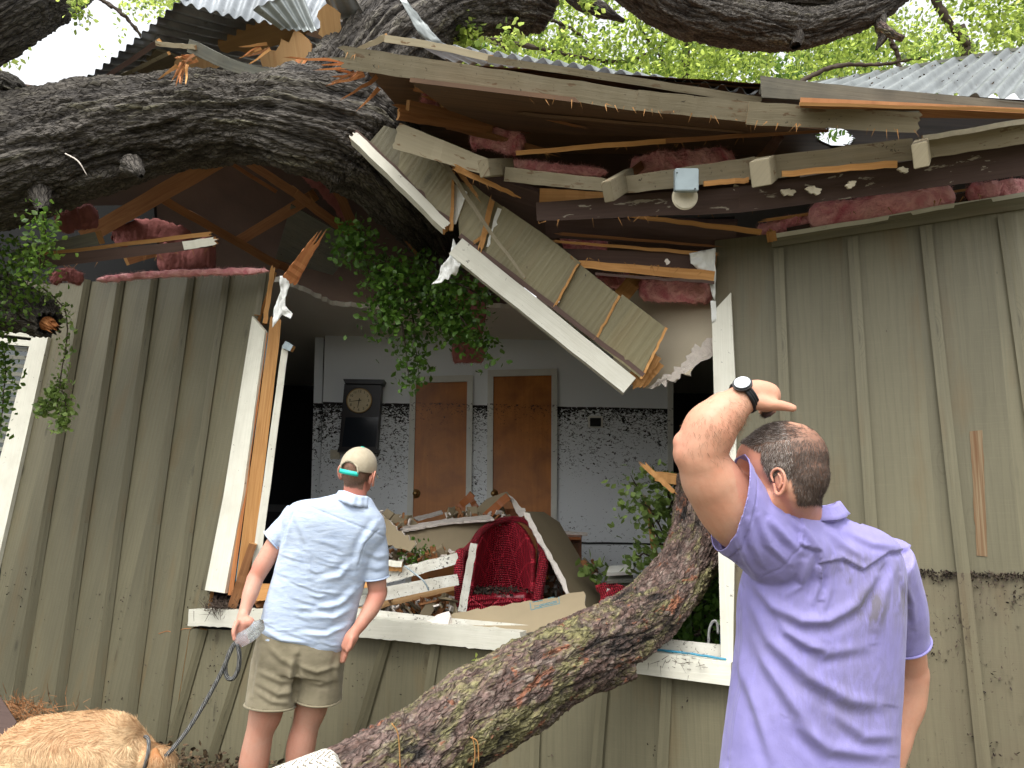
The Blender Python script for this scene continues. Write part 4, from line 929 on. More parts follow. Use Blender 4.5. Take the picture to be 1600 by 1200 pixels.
# grape-like clump hanging in the broken ceiling
paths = []; rs = np.random.default_rng(8)
for (x0, y0, x1, y1) in ((560, 395, 600, 520), (600, 400, 640, 600), (640, 420, 655, 590), (650, 430, 700, 520), (690, 440, 760, 470), (620, 410, 610, 500), (700, 470, 765, 555), (655, 400, 690, 520), (560, 370, 540, 390), (680, 480, 735, 530)):
    d = 4.9+rs.uniform(-.15, .2); paths.append([(x0, y0, d+.15), ((x0+x1)/2+rs.uniform(-10, 10), (y0+y1)/2-8, d), (x1, y1, d)])
plant('hanging_branch', 'dark leafy branch drooping through the broken ceiling', 'branch', paths, 3300, .058, .042, 'leaf_dark', 41, .006, db=.5)
# creeper at the left edge
t = plant('creeper', 'tangle of creeper with a broken orange stub at the left wall top', 'creeper', [[(66, 335, 4.15), (70, 360, 4.2), (64, 400, 4.3), (60, 430, 4.4)], [(30, 380, 4.6), (45, 420, 4.6), (40, 470, 4.6)], [(0, 390, 4.6), (15, 440, 4.6), (22, 500, 4.6)], [(-20, 400, 4.7), (-10, 470, 4.7), (-15, 520, 4.7)]], 1100, .05, .034, 'leaf_mid', 42)
P, R = pr([(-80, 430, 5.0, 45), (0, 470, 4.9, 42), (50, 490, 4.8, 34), (78, 508, 4.72, 20)]); bark('stub', P, R, 'bark', t, 90, 80, 'furrow', .06, .05, 44)
cap_disc('broken_end', P[-1]-(P[-1]-P[-2]).normalized()*.03, (P[-1]-P[-2]).normalized(), R[-1]*.6, 'raw_red', t, .10, 24)
plant('creeper', 'long thin creeper strand hanging down over the olive wall', 'creeper', [[(66, 450, 4.6), (85, 465, 4.7), (103, 490, 4.75), (104, 540, 4.8), (96, 580, 4.8), (90, 630, 4.8), (95, 665, 4.8)], [(88, 605, 4.8), (75, 632, 4.8), (66, 640, 4.8)], [(94, 600, 4.8), (104, 640, 4.8), (95, 670, 4.8)]], 560, .024, .034, 'leaf_vine', 45, .004)
plant('creeper', 'leafy creeper hanging in front of the dark far left window', 'creeper', [[(-10, 520, 4.9), (8, 560, 4.9), (5, 620, 4.9), (0, 680, 4.9)]], 300, .04, .04, 'leaf_mid', 46)
plant('leafy_branch', 'bright green leaves sprouting beside the log in the window', 'branch', [[(1045, 880, 4.5), (1020, 820, 4.5), (1000, 770, 4.5), (985, 742, 4.5)], [(1040, 840, 4.5), (1010, 790, 4.4), (980, 795, 4.4)], [(1050, 800, 4.5), (1040, 760, 4.45), (1020, 750, 4.4)], [(1030, 880, 4.6), (1005, 865, 4.6), (990, 890, 4.6)], [(1050, 860, 4.5), (1045, 800, 4.5), (1062, 765, 4.4)]], 620, .05, .046, 'leaf_vine', 47, .006)
plant('leafy_branch', 'low green leaves behind the brown drywall slab', 'branch', [[(960, 905, 5.0), (935, 895, 5.0), (915, 885, 5.0)]], 60, .04, .06, 'leaf_vine', 48)
plant('leafy_branch', 'dark leaves under the log at the right window corner', 'branch', [[(1110, 880, 4.0), (1095, 930, 4.0), (1075, 1000, 4.0)], [(1110, 900, 4.1), (1120, 960, 4.1), (1110, 1010, 4.1)], [(1060, 960, 4.1), (1050, 1000, 4.1), (1045, 1015, 4.1)]], 700, .06, .05, 'leaf_dark', 49)
plant('leafy_branch', 'small dark green sprig lying on the rubble near the white boards', 'branch', [[(640, 880, 5.1), (655, 870, 5.1), (640, 860, 5.1)]], 120, .05, .035, 'leaf_dark', 50)
plant('sprig', 'single bright sprout under the sill next to the log', 'leafy sprig', [[(748, 1040, 3.6), (745, 1030, 3.6)]], 10, .012, .03, 'leaf_far', 51)
# ================================================================ hanging wall piece
hp = thing('hanging_wall_section', 'broken diagonal piece of siding with white trim hanging in the opening', 'wall section')
HD = lambda x: 4.25-(x-551)*.00075
def H(x, y, o=0.): return D(x, y, HD(x)+o)
vd = H(1000, 596)-H(712, 380); vperp = vd.cross(_f)
def hs(pts, off=0., mat='siding_clean', **k): return slab('siding_board', [H(x, y, off) for x, y in pts], .02, mat, hp, edge='raw', vdir=vperp, **k)
hs([(600, 196), (628, 205), (664, 236), (640, 288), (575, 225)], .03, 'siding')
hs([(628, 222), (661, 238), (708, 270), (704, 352), (622, 262)], .0)
plank('board_edge', H(709, 268, -.01), H(705, 360, -.01), 4, 6, .02, 'raw', hp)
hs([(712, 282), (742, 290), (779, 322), (758, 384), (718, 372)], .03)
hs([(742, 292), (790, 326), (820, 350), (760, 410), (724, 378)], .012)
hs([(786, 322), (850, 366), (907, 410), (866, 482), (758, 398), (770, 360)], -.0)
hs([(905, 412), (968, 462), (929, 534), (866, 486)], .012)
hs([(972, 460), (1040, 512), (1000, 590), (929, 534)], -.006)
plank('board_edge', H(903, 412, -.012), H(866, 480, -.012), 3, 4, .03, 'raw', hp)
plank('board_edge', H(968, 462, -.012), H(930, 532, -.012), 4, 4, .03, 'raw', hp)
plank('board_edge', H(1042, 512, -.01), H(1002, 592, -.01), 4, 4, .03, 'raw', hp)
plank('raw_strip', H(768, 316, -.02), H(752, 384, -.02), 9, 8, .02, 'raw', hp, j0=.04, j1=.05)
plank('raw_strip', H(742, 378, -.02), H(762, 362, -.02), 5, 4, .02, 'raw', hp, j0=.02)
plank('paper_strip', H(782, 326, .0), H(762, 386, .0), 10, 5, .01, 'cloth', hp)
slab('paper_strip', [H(706, 285, .02), H(730, 300, .02), (H(712, 350, .02)), H(704, 350, .02)], .01, 'cloth', hp)
u_ = plank('white_trim', H(553, 211, -.03), H(697, 352, -.03), 15, 15, .07, 'white', hp, j0=.02, j1=.015, tilt=-.35, end='raw')
plank('trim_edge', H(556, 204, .0), H(703, 346, .0), 5, 11, .05, 'brown_plain', hp, end='raw')
l_ = plank('white_trim', H(712, 384, -.04), H(984, 602, -.04), 32, 30, .09, 'white', hp, end='white', wob=.0008, tilt=-.15); l_['label'] = 'long white trim board along the lower edge'
plank('trim_edge', H(718, 368, -.01), H(1006, 586, -.01), 8, 7, .05, 'brown_plain', hp)
plank('nailer', H(1018, 552, .03), H(990, 600, .03), 34, 26, .04, 'raw', hp, j0=.01, j1=.03)
plank('nailer', H(1030, 566, .06), H(1004, 600, .06), 18, 14, .04, 'raw', hp, j1=.02)
st_ = tag(plank('broken_stick', H(690, 248, -.10), H(820, 434, -.12), 8, 4, .012, 'grey_board', None, bow=-.01, j0=.02), 'long thin stick dangling over the hanging siding', 'stick')
st_.data.materials[0] = M['raw_dark'] if 0 else M['tan']
tag(plank('split_stick', H(708, 256, -.06), H(745, 306, -.07), 9, 4, .012, 'raw', None, j0=.03, j1=.05), 'short orange split stick beside the long dangling one', 'stick')
tag(plank('broken_board', H(662, 234, -.03), H(706, 266, -.03), 5, 4, .02, 'tan', None), 'narrow tan strip at the top of the hanging siding', 'board')
tag(plank('broken_post', D(452, 438, 4.6), D(488, 384, 4.5), 24, 14, .06, 'raw_dark', None, j0=.02, j1=.14), 'splintered post end sticking up right of the leaning wall', 'post').data.materials[0] = M['raw_red']

# ragged cloth
def rag(name, lab, pts, d, seed, amp=.03):
    P = [D(x, y, d) for x, y in pts]; c = sum(P, Vector())/len(P)
    bm = bmesh.new(); f = bm.faces.new([bm.verts.new(p) for p in P]); bmesh.ops.triangulate(bm, faces=[f])
    bmesh.ops.subdivide_edges(bm, edges=bm.edges[:], cuts=6, use_grid_fill=True)
    V = npv([v.co for v in bm.verts]); n = fbm(V*22, 3, seed)*amp; n2 = fbm(V*60, 2, seed+3)*amp*.35; n3 = fbm(V*30, 2, seed+9)*amp*.3
    for v, a, b, cc in zip(bm.verts, n, n2, n3): v.co += _f*(a+b)+_r*cc
    me = bpy.data.meshes.new(name); bm.to_mesh(me); bm.free()
    o = tag(link(name, me, 'cloth', None, True), lab, 'housewrap'); 
    sm = o.modifiers.new('s', 'SOLIDIFY'); sm.thickness = .003
    return o
rag('torn_housewrap', 'crumpled white wrap at the top of the leaning wall', [(436, 431), (457, 429), (448, 455), (446, 478), (458, 490), (456, 499), (440, 492), (432, 505), (425, 512), (428, 480), (438, 455)], 4.72, 1)
rag('torn_housewrap', 'white rag dangling below the upper white trim', [(708, 372), (716, 392), (708, 400), (720, 398), (722, 410), (712, 430), (706, 428), (700, 438), (694, 436), (690, 442), (674, 444), (684, 434), (690, 415), (702, 402)], 4.1, 2)
rag('torn_housewrap', 'shredded white wrap at the upper left corner of the right wall', [(1077, 396), (1098, 392), (1117, 388), (1117, 470), (1110, 455), (1108, 430), (1094, 424), (1079, 412), (1094, 410), (1090, 402)], 3.86, 3)
rag('torn_housewrap', 'narrow white wrap strip above the right casing', [(1110, 470), (1118, 470), (1121, 500), (1112, 505)], 3.87, 4, .01)
rag('torn_housewrap', 'long shiny flap hanging beside the fork of the fallen oak', [(622, -5), (634, 0), (665, 50), (694, 70), (680, 72), (655, 55)], 4.2, 5, .02).data.materials[0] = M['metal_light']

# insulation batts
def batt(lab, pts, rpx, seed, flat=.6, amp=.35, mat='pink'):
    a, b = pr([(x, y, d, rpx) for x, y, d in pts]); o = fluff('insulation_batt', a, b, mat, None, amp, 24, seed, flat); return tag(o, lab, 'insulation', 'pink insulation batts')
batt('bright pink batt left of the right wall corner', [(1000, 452, 4.2), (1050, 454, 4.1), (1116, 456, 4.0)], 17, 1, .9, .22)
batt('long faded pink batt on top of the right wall', [(1262, 340, 3.82), (1370, 326, 3.68), (1492, 308, 3.56)], 22, 2, .6, .2)
batt('pink batt on the right wall at the picture edge', [(1508, 304, 3.56), (1580, 296, 3.48), (1680, 284, 3.4)], 15, 3, .8)
batt('small pink batt at the left end of the right wall top', [(1185, 362, 4.0), (1230, 352, 3.9), (1285, 345, 3.85)], 11, 4)
batt('pink tuft peeking behind the middle of the tan beam', [(985, 262, 4.1), (1050, 250, 4.0), (1150, 250, 3.9)], 15, 5)
batt('pink tuft left of the first rafter tail', [(735, 214, 4.3), (775, 216, 4.25), (818, 232, 4.2)], 17, 6)
batt('pink wisps above the left half of the tan beam', [(800, 255, 4.2), (860, 262, 4.1), (950, 270, 4.0)], 7, 7)
batt('pink wad between broken beams beside the hanging siding', [(868, 378, 4.5), (900, 385, 4.5), (950, 380, 4.5)], 14, 8)
batt('thin pink batt under the lowest orange beam', [(930, 436, 4.3), (960, 440, 4.3), (990, 438, 4.3)], 9, 9)
batt('shade-toned batt lump on the left wall under the trunk', [(92, 350, 5.0), (118, 342, 5.0), (152, 340, 5.0)], 17, 10, .8, mat='pink_dim')
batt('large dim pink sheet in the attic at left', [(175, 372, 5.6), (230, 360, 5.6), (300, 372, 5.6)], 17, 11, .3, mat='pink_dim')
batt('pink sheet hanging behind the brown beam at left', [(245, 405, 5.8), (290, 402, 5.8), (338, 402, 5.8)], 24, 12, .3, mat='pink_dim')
batt('pink strip along the top of the leaning wall', [(150, 438, 5.3), (260, 428, 5.2), (420, 423, 5.0)], 5, 13, .8)
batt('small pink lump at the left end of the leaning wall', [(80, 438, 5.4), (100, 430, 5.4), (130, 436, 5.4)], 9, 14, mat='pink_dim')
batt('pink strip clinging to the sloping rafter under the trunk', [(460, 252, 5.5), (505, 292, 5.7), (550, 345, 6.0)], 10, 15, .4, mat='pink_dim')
batt('shade-toned pink batt strip hanging from the ceiling hole', [(735, 440, 5.5), (735, 490, 5.5), (728, 530, 5.5)], 24, 16, .3, .12, mat='pink_dim')
batt('lower square of shade-toned pink batt above the doors', [(706, 552, 5.4), (730, 550, 5.4), (758, 552, 5.4)], 16, 17, .3, .12, mat='pink_dim')
batt('pink tuft by the splintered rafter under the fascia', [(660, 156, 4.1), (672, 160, 4.1), (684, 158, 4.1)], 13, 18)

# ================================================================ things inside the room
ck = thing('wall_clock', 'dark wooden wall clock with tarnished brass dial', 'clock')
CB = BY-.12
q = N('clock_case_wood'); M['case'] = q.fin(q.mix(q.noise(q.pos(), 20, 3), (.012, .011, .014), (.022, .018, .018)), .35)
def CY(x, y, o=0): return Y(x, y, CB-o)
slab('case', [CY(538, 600), CY(596, 601), CY(588, 705), CY(529, 704)], .12, 'case', ck, vdir=UPW)
slab('crown', [CY(536, 592, .03), CY(600, 593, .03), CY(597, 600, .03), CY(539, 599, .03)], .15, 'case', ck, vdir=WA)
slab('base_moulding', [CY(528, 700, .02), CY(590, 701, .02), CY(589, 707, .02), CY(527, 706, .02)], .14, 'case', ck, vdir=WA)
q = N('clock_dial'); M['dial'] = q.fin(q.mix(q.noise(q.pos(), 14, 5), (.5, .40, .22), (.75, .64, .42)), .45)
dc = CY(561.5, 626, .006); dr = 19.3*dep(dc)/F
disc('dial', dc, Vector((0, -1, 0)), dr, .012, 'dial', ck)
bm = bmesh.new(); 
tor = []
for i in range(48):
    a = 2*PI*i/48; tor.append(dc+Vector((math.cos(a)*dr, -.008, math.sin(a)*dr)))
tube('bezel', tor+[tor[0]], .005, 'brass', ck, n=96, k=6, cap=False); bm.free()
def text(body, size, mat, par, name, Mx):
    cu = bpy.data.curves.new(name, 'FONT'); cu.body = body; cu.size = size; cu.align_x = 'CENTER'; cu.align_y = 'CENTER'; cu.extrude = .001
    o = bpy.data.objects.new(name, cu); COL.objects.link(o); bpy.context.view_layer.update()
    me = bpy.data.meshes.new_from_object(o.evaluated_get(bpy.context.evaluated_depsgraph_get())); bpy.data.objects.remove(o); me.transform(Mx); return link(name, me, mat, par)
for i in range(12):
    a = PI/2-2*PI*(i+1)/12; p = dc+Vector((math.cos(a)*dr*.76, -.0085, math.sin(a)*dr*.76))
    text(str(i+1), .034, 'black', ck, 'numeral', Matrix.Translation(p)@Matrix.Rotation(PI/2, 4, 'X'))
for ang, L, wd in ((math.radians(188), dr*.78, .007), (math.radians(262), dr*.62, .009)):
    e = Vector((math.cos(ang), 0, math.sin(ang))); plank('clock_hand', dc+Vector((0, -.013, 0))-e*.02, dc+Vector((0, -.013, 0))+e*L, wd, wd*.4, .002, 'black', ck, seg=3, px=False, wob=0)
q = N('clock_glass'); M['cglass'] = q.fin((.015, .02, .028), .12, None, .6)
slab('glass_door', [CY(540, 652, .004), CY(591, 652, .004), CY(586, 698, .004), CY(534, 698, .004)], .01, 'cglass', ck, vdir=UPW)

# red wicker chair
ch = thing('wicker_armchair', 'dark red wicker armchair with debris on its seat', 'armchair')
q = N('red_wicker'); u = q.uv(); ux, uy, _ = q.sep(u)
wa = q.n('TexWave', {'Vector': u, 'Scale': 24.0, 'Distortion': 1.5, 'Detail': 2.0}, bands_direction='Y').outputs[1]
wb = q.n('TexWave', {'Vector': u, 'Scale': 10.0, 'Distortion': .5}, bands_direction='X').outputs[1]
dd = q.math('ADD', q.math('PINGPONG', q.math('MULTIPLY', ux, 7.0), .5), q.math('PINGPONG', q.math('MULTIPLY', uy, 5.0), .5))
dia = q.ramp(q.math('ABSOLUTE', q.math('SUBTRACT', dd, .5)), [(.0, 1.), (.07, 0.)])
hh = q.math('ADD', q.math('MULTIPLY', wa, q.math('ADD', wb, .3)), q.math('MULTIPLY', dia, .9))
col = q.mix(hh, (.17, .006, .014), (.66, .04, .07)); col = q.mix(q.ramp(q.noise(q.pos(), 60, 5), [(.60, 0.), (.64, .8)]), col, (.05, .02, .015))
M['wicker'] = q.fin(col, .4, q.bump(hh, 1., .012), .4)
def chair_back():
    nu, nv = 60, 40; V = []; UVv = []
    for j in range(nv+1):
        for i in range(nu+1):
            u, v = i/nu*2-1, j/nv
            top = 813+46*abs(u)**2.6; bot = 950
            y = bot+(top-bot)*v; x = 788+u*(50-4*v)-6*(1-v)
            d = 5.62-.50*abs(u)**2.2+.10*v
            V.append(D(x, y, d)); UVv.append((u*.35, v*.5))
    k = nu+1; Fs = [(j*k+i, j*k+i+1, (j+1)*k+i+1, (j+1)*k+i) for j in range(nv) for i in range(nu)]
    o = mk('backrest', V, Fs, 'wicker', ch, UVv, smooth=True); m_ = o.modifiers.new('s', 'SOLIDIFY'); m_.thickness = .03; m_.offset = 0
chair_back()
tube('rim', [D(x, y, d) for x, y, d in ((718, 955, 5.0), (717, 900, 5.0), (718, 868, 5.05), (728, 862, 5.18), (740, 848, 5.3), (752, 830, 5.45), (775, 816, 5.6), (800, 811, 5.7), (822, 815, 5.62), (838, 832, 5.45), (847, 856, 5.2), (850, 868, 5.05), (846, 900, 5.0), (838, 950, 4.98))], [.030, .032, .036, .03, .026, .024, .022, .022, .022, .024, .028, .034, .034, .03], 'wicker', ch, n=120, k=14, uvs=6)
slab('armrest', [D(722, 868, 5.08), D(748, 856, 5.45), D(744, 950, 5.45), D(716, 962, 5.05)], .03, 'wicker', ch, vdir=UPW)
slab('armrest', [D(848, 868, 5.08), D(838, 850, 5.4), D(834, 950, 5.4), D(838, 962, 5.05)], .03, 'wicker', ch, vdir=UPW)
se = fluff('seat', [D(728, 938, 5.25), D(780, 935, 5.3), D(838, 934, 5.25)], .20, 'wicker', ch, .03, 30, 3, .3, up=UPW)
slab('seat_skirt', [D(716, 932, 5.02), D(780, 936, 4.98), D(836, 938, 5.02), D(838, 1000, 5.02), D(716, 1000, 5.02)], .03, 'wicker', ch, vdir=WA)
for x in (722, 832): tube('leg', [D(x, 980, 5.05), D(x, 1040, 5.05)], .022, 'wicker', ch, n=4, k=8)
rs = np.random.default_rng(77); pts = npv([D(740+rs.random()*88, 924+rs.random()*10, 5.1+rs.random()*.3) for _ in range(700)]); pts[:, 2] = D(780, 926, 5.2).z+rs.random(700)*.02+.0
q = N('leaf_debris'); M['debris'] = q.fin(q.mix(q.attr('lr').outputs['Fac'], (.008, .006, .005), (.07, .05, .035)), .8)
tag(leaves('leaf_debris', pts, .03, 'debris', None, seed=3), 'black leaf and twig debris piled on the red chair seat', 'debris', kind='stuff')
# muddy debris on the floor
rs = np.random.default_rng(78); A0 = []
for _ in range(9000):
    s = rs.uniform(-2.2, 1.3); dd_ = rs.uniform(.12, 2.4); p = WO+WA*s+WN*dd_; A0.append((p.x, p.y, FZ+.01+max(0, rs.normal(.03, .05))))
tag(leaves('floor_debris', np.array(A0), .05, 'debris', None, seed=5), 'wet black twigs and leaves covering the room floor', 'debris', kind='stuff')
# mud mound
u, v = np.meshgrid(np.linspace(0, 1, 70), np.linspace(0, 1, 50)); P0 = WO+WA*-1.7+WN*.2
V = np.array([tuple(WO+WA*(-1.9+3.0*a)+WN*(.16+2.6*b)) for a, b in zip(u.ravel(), v.ravel())]); V[:, 2] = FZ+.02+.16*np.clip(fbm(V*1.9, 5, 4)+.35, 0, 2)*np.sin(PI*v.ravel())*np.sin(PI*u.ravel())
i, j = np.meshgrid(np.arange(49), np.arange(69), indexing='ij'); Q = np.stack([i*70+j, i*70+j+1, (i+1)*70+j+1, (i+1)*70+j], -1).reshape(-1, 4)
tag(fast('mud_heap', V, Q, 'mud', None, smooth=True), 'black wet mud heaped on the floor below the rubble', 'mud', kind='stuff')

def dry(lab, P, mat='paper', vd=None, jag=.006, t=.013, je=None, nm='drywall_sheet'):
    return tag(slab(nm, P, t, mat, None, edge='gypsum', jag=jag, vdir=vd, jedges=je), lab, 'drywall')
dry('wide brown drywall sheet lying across the rubble left of the red chair', [D(624, 826, 5.5), D(700, 818, 5.6), D(770, 812, 5.6), D(742, 862, 5.4), D(722, 872, 5.3), D(664, 878, 5.2), D(648, 868, 5.2)])
dry('pale torn edge sheet resting on top of the wide brown sheet', [D(622, 822, 5.55), D(700, 809, 5.65), D(764, 804, 5.7), D(772, 811, 5.5), D(700, 817, 5.45), D(628, 829, 5.45)], 'gypsum')
dry('brown drywall triangle leaning behind the man in the cap', [D(572, 786, 5.3), D(600, 808, 5.2), D(650, 850, 5.0), D(640, 862, 5.0), D(600, 850, 5.1), D(560, 830, 5.3)])
dry('second brown drywall shard just behind the leaning triangle', [D(590, 800, 5.6), D(640, 805, 5.6), D(680, 840, 5.5), D(650, 848, 5.4), D(610, 830, 5.5)])
dry('large brown drywall slab leaning over the right side of the red chair', [D(820, 799, 5.25), D(850, 800, 5.4), D(874, 816, 5.5), D(944, 934, 5.25), D(930, 962, 4.9), D(900, 948, 4.8), D(886, 926, 4.8), D(858, 872, 4.95), D(836, 832, 5.1)], je=(5, 6, 7, 8))
dry('white torn gypsum core along the leaning slab', [D(818, 800, 5.12), D(828, 802, 5.12), D(840, 830, 4.98), D(858, 860, 4.86), D(880, 900, 4.78), D(892, 930, 4.72), D(887, 930, 4.72), D(872, 900, 4.76), D(854, 866, 4.84), D(834, 834, 4.98)], 'gypsum', jag=.004)
fs = dry('tan drywall piece with a blue stamp lying on the window sill', [D(694, 962, 4.28), D(720, 956, 4.28), D(860, 934, 4.15), D(912, 924, 4.1), D(920, 958, 3.98), D(905, 968, 3.96), D(815, 992, 4.0), D(706, 982, 4.15)], 'paper')
q = N('blue_ink'); M['ink'] = q.fin((.07, .17, .20), .8)
def FS(x, y): 
    n = newell([D(694, 962, 4.28), D(912, 924, 4.1), D(815, 992, 4.0)]); c = D(800, 950, 4.12); r = ray(x, y); pl_n = newell([v.co for v in fs.data.vertices[:len(fs.data.vertices)//2]]); p0 = fs.data.vertices[0].co; return CAM+r*(((p0-CAM).dot(pl_n))/r.dot(pl_n))
def ink(pts): return slab('stamp', [FS(x, y)-_f*.002 for x, y in pts], .001, 'ink', fs)
def inkl(x0, y0, x1, y1, w): 
    return plank('stamp', FS(x0, y0)-_f*.002, FS(x1, y1)-_f*.002, w, w, .001, 'ink', fs, seg=1, wob=0, end='ink')
for a in ((828, 941, 830, 953, 1.2), (830, 953, 874, 943, 1.4), (873, 932, 874, 943, 1.2), (832, 941, 848, 938, 2), (834, 947, 841, 946, 1.4), (835, 950, 846, 948, 1.2), (856, 935, 866, 933, 1.5)): inkl(*a)
for k in range(3):
    x = 843+k*9.3; y = 945-k*2.1
    inkl(x, y, x+7.5, y-1.8, 1.2); inkl(x, y+2.6, x+7.5, y+.9, 1.2)
    for m_ in (0, 3.4, 6.8): inkl(x+.4+m_, y-m_*.23-.4, x+.6+m_, y+2.9-m_*.23, 1.5)
dry('pale peaked drywall scrap behind the red chair', [D(738, 800, 5.9), D(760, 780, 5.9), D(792, 768, 5.9), D(797, 774, 5.9), D(780, 786, 5.8), D(762, 804, 5.8)], 'paper')
dry('grey plank-like scrap sloping down beside the chair back', [D(792, 772, 5.85), D(800, 776, 5.85), D(826, 804, 5.7), D(812, 810, 5.7)], 'gypsum')
dry('thin pale scrap resting against the left wooden door', [D(646, 808, 6.2), D(690, 797, 6.2), D(692, 801, 6.1), D(652, 812, 6.1)], 'gypsum')
dry('crumbled pink-white gypsum chunk at the left end of the sill piece', [D(662, 972, 4.25), D(690, 958, 4.25), D(704, 962, 4.2), D(700, 976, 4.15), D(680, 978, 4.15)], 'gypsum', jag=.012, t=.04)
uc = thing('upturned_wooden_chair', 'brown wooden chair lying upside down behind the drywall', 'chair')
plank('leg', D(704, 808, 6.0), D(738, 772, 6.0), 12, 11, .04, 'chair_wood', uc); plank('leg', D(733, 776, 6.0), D(746, 796, 6.0), 10, 9, .04, 'chair_wood', uc)
plank('leg', D(758, 808, 5.75), D(794, 775, 5.75), 13, 12, .04, 'chair_wood', uc); plank('rail', D(770, 804, 5.9), D(812, 800, 5.9), 14, 12, .03, 'chair_wood', uc)
plank('rail', D(700, 812, 6.05), D(790, 806, 6.05), 8, 8, .03, 'chair_wood', uc)
dr_ = thing('wooden_dresser', 'corner of a brown wooden dresser behind the slab', 'dresser')
slab('top', [D(872, 834, 5.9), D(910, 835, 5.9), D(908, 839, 5.7), D(872, 839, 5.7)], -.4 if 0 else .02, 'chair_wood', dr_, vdir=WA)
boxo('carcass', D(889, 905, 6.1), Vector((.08, 0, 0)), Vector((0, .22, 0)), Vector((0, 0, .34)), 'chair_wood', dr_)
for yv in (860, 890, 925): plank('drawer', D(876, yv, 5.87), D(903, yv+1, 5.87), 24, 24, .015, 'door', dr_)
dry('white strip of board lying on the dresser', [D(874, 829, 5.9), D(918, 832, 5.9), D(918, 835, 5.85), D(874, 833, 5.85)], 'gypsum', jag=0)
# white framed boards on the left
def brd(lab, a, b, w, w1=None, mat='white_dirty', t=.03, **k): return tag(plank('loose_board', a, b, w, w1, t, mat, None, **k), lab, 'board')
brd('upper muddy white board left of the red chair', D(560, 913, 4.9), D(716, 872, 5.0), 19, 17)
brd('lower muddy white board left of the red chair', D(560, 935, 4.8), D(716, 905, 4.9), 22, 17)
brd('rotten brown board below the two white boards', D(560, 954, 4.9), D(716, 916, 5.0), 10, 8, 'ply')
brd('white stick leaning upright in front of the red chair', D(722, 956, 4.75), D(740, 849, 4.85), 13, 11)
brd('short grey board sticking out beside the man in the cap', D(550, 925, 4.5), D(604, 923, 4.5), 11, 10, 'grey_board')
brd('short orange board behind the man in the cap', D(552, 903, 4.7), D(580, 905, 4.7), 30, 28, 'raw')
brd('small white board end above the muddy boards', D(598, 878, 4.9), D(628, 882, 4.9), 10, 9, 'white')
brd('orange block under the small white board end', D(608, 886, 4.92), D(628, 888, 4.92), 12, 10, 'raw')
brd('orange board standing behind the leaves by the log', D(1030, 905, 4.7), D(1010, 780, 4.7), 9, 8, 'raw', j1=.04)
brd('orange sill board behind the man in the cap at left', D(398, 925, 4.75), D(430, 925, 4.7), 26, 24, 'raw')
tag(plank('wood_sliver', D(1008, 728, 4.15), D(1052, 768, 4.1), 9, 7, .01, 'raw', None, j0=.05, j1=.03), 'orange wood sliver above the log end', 'wood sliver')
tag(plank('split_block', D(1024, 744, 4.35), D(1070, 750, 4.3), 15, 18, .05, 'raw', None), 'orange split block on the log end', 'wood block')
tag(tube('metal_strap', [D(632, 884, 4.7), D(648, 896, 4.68), D(662, 908, 4.66), D(670, 922, 4.66)], .006, 'steel', n=20, k=6), 'thin bent metal strap across the white boards', 'strap')
for i, (y, lab) in enumerate(((884, 'uppermost white slat panel behind the log'), (896, 'middle white slat panel behind the log'), (910, 'lowest white slat panel behind the log'))):
    tag(slab('slat_panel', [D(952, y, 5.0), D(988, y-2, 5.1), D(990, y+9, 4.9), D(948, y+11, 4.8)], .02, 'grey_board' if i == 1 else 'itrim', None, vdir=WA), lab, 'panel')
tag(slab('blue_board', [D(1128, 880, 4.0), D(1140, 884, 3.98), D(1140, 1022, 3.95), D(1124, 1018, 3.97)], .03, 'blue', None, vdir=UPW), 'narrow blue board standing inside the right casing', 'board')
tag(tube('white_hook', [D(1107, 1008, 3.9), D(1108, 985, 3.9), D(1113, 972, 3.9), D(1120, 972, 3.9), D(1122, 990, 3.9)], .007, 'whitep', n=24, k=8), 'white curved plastic hook in the right sill corner', 'hook')
tag(slab('red_cloth', [D(930, 915, 4.9), D(965, 905, 4.9), D(985, 925, 4.7), D(940, 945, 4.7)], .02, 'wicker', None, jag=.01), 'dark red scrap lying beside the log', 'scrap')
# crumbled rubble between the large pieces
def rubble(nm, lab, boxes, n, mat, seed, L=.09):
    rs = np.random.default_rng(seed); V = []; Q = []
    for (x0, y0, x1, y1, d0, d1) in boxes:
        for _ in range(n):
            c = D(rs.uniform(x0, x1), rs.uniform(y0, y1), rs.uniform(d0, d1)); a = Vector(rs.normal(0, 1, 3)).normalized(); b_ = a.orthogonal().normalized(); b_ = Quaternion(a, rs.uniform(0, 6))@b_; nn = a.cross(b_)
            l = L*rs.uniform(.3, 1.3); w_ = l*rs.uniform(.2, .7); t_ = .006; k = len(V)
            for sz in (-1, 1):
                for (u, v) in ((-1, -1), (1, -.8), (.8, 1), (-.9, .7)): V.append(c+a*l*.5*u*rs.uniform(.8, 1.1)+b_*w_*.5*v*rs.uniform(.7, 1.1)+nn*t_*sz)
            Q += [(k, k+1, k+2, k+3), (k+7, k+6, k+5, k+4)]+[(k+i, k+4+i, k+4+(i+1) % 4, k+(i+1) % 4) for i in range(4)]
    return tag(mk(nm, V, Q, mat, None, [(v.x*3, v.z*3) for v in V]), lab, 'rubble', kind='stuff')
BX = ((600, 862, 720, 880, 5.1, 5.4), (600, 935, 715, 955, 4.9, 5.3), (700, 800, 800, 815, 5.7, 6.0), (850, 880, 935, 930, 5.3, 5.6), (580, 800, 640, 880, 5.3, 5.6))
rubble('gypsum_rubble', 'small white plaster crumbs strewn through the rubble heap', BX, 34, 'gypsum', 31, .06)
rubble('drywall_rubble', 'small brown drywall scraps strewn through the rubble heap', BX, 26, 'paper', 32, .13)
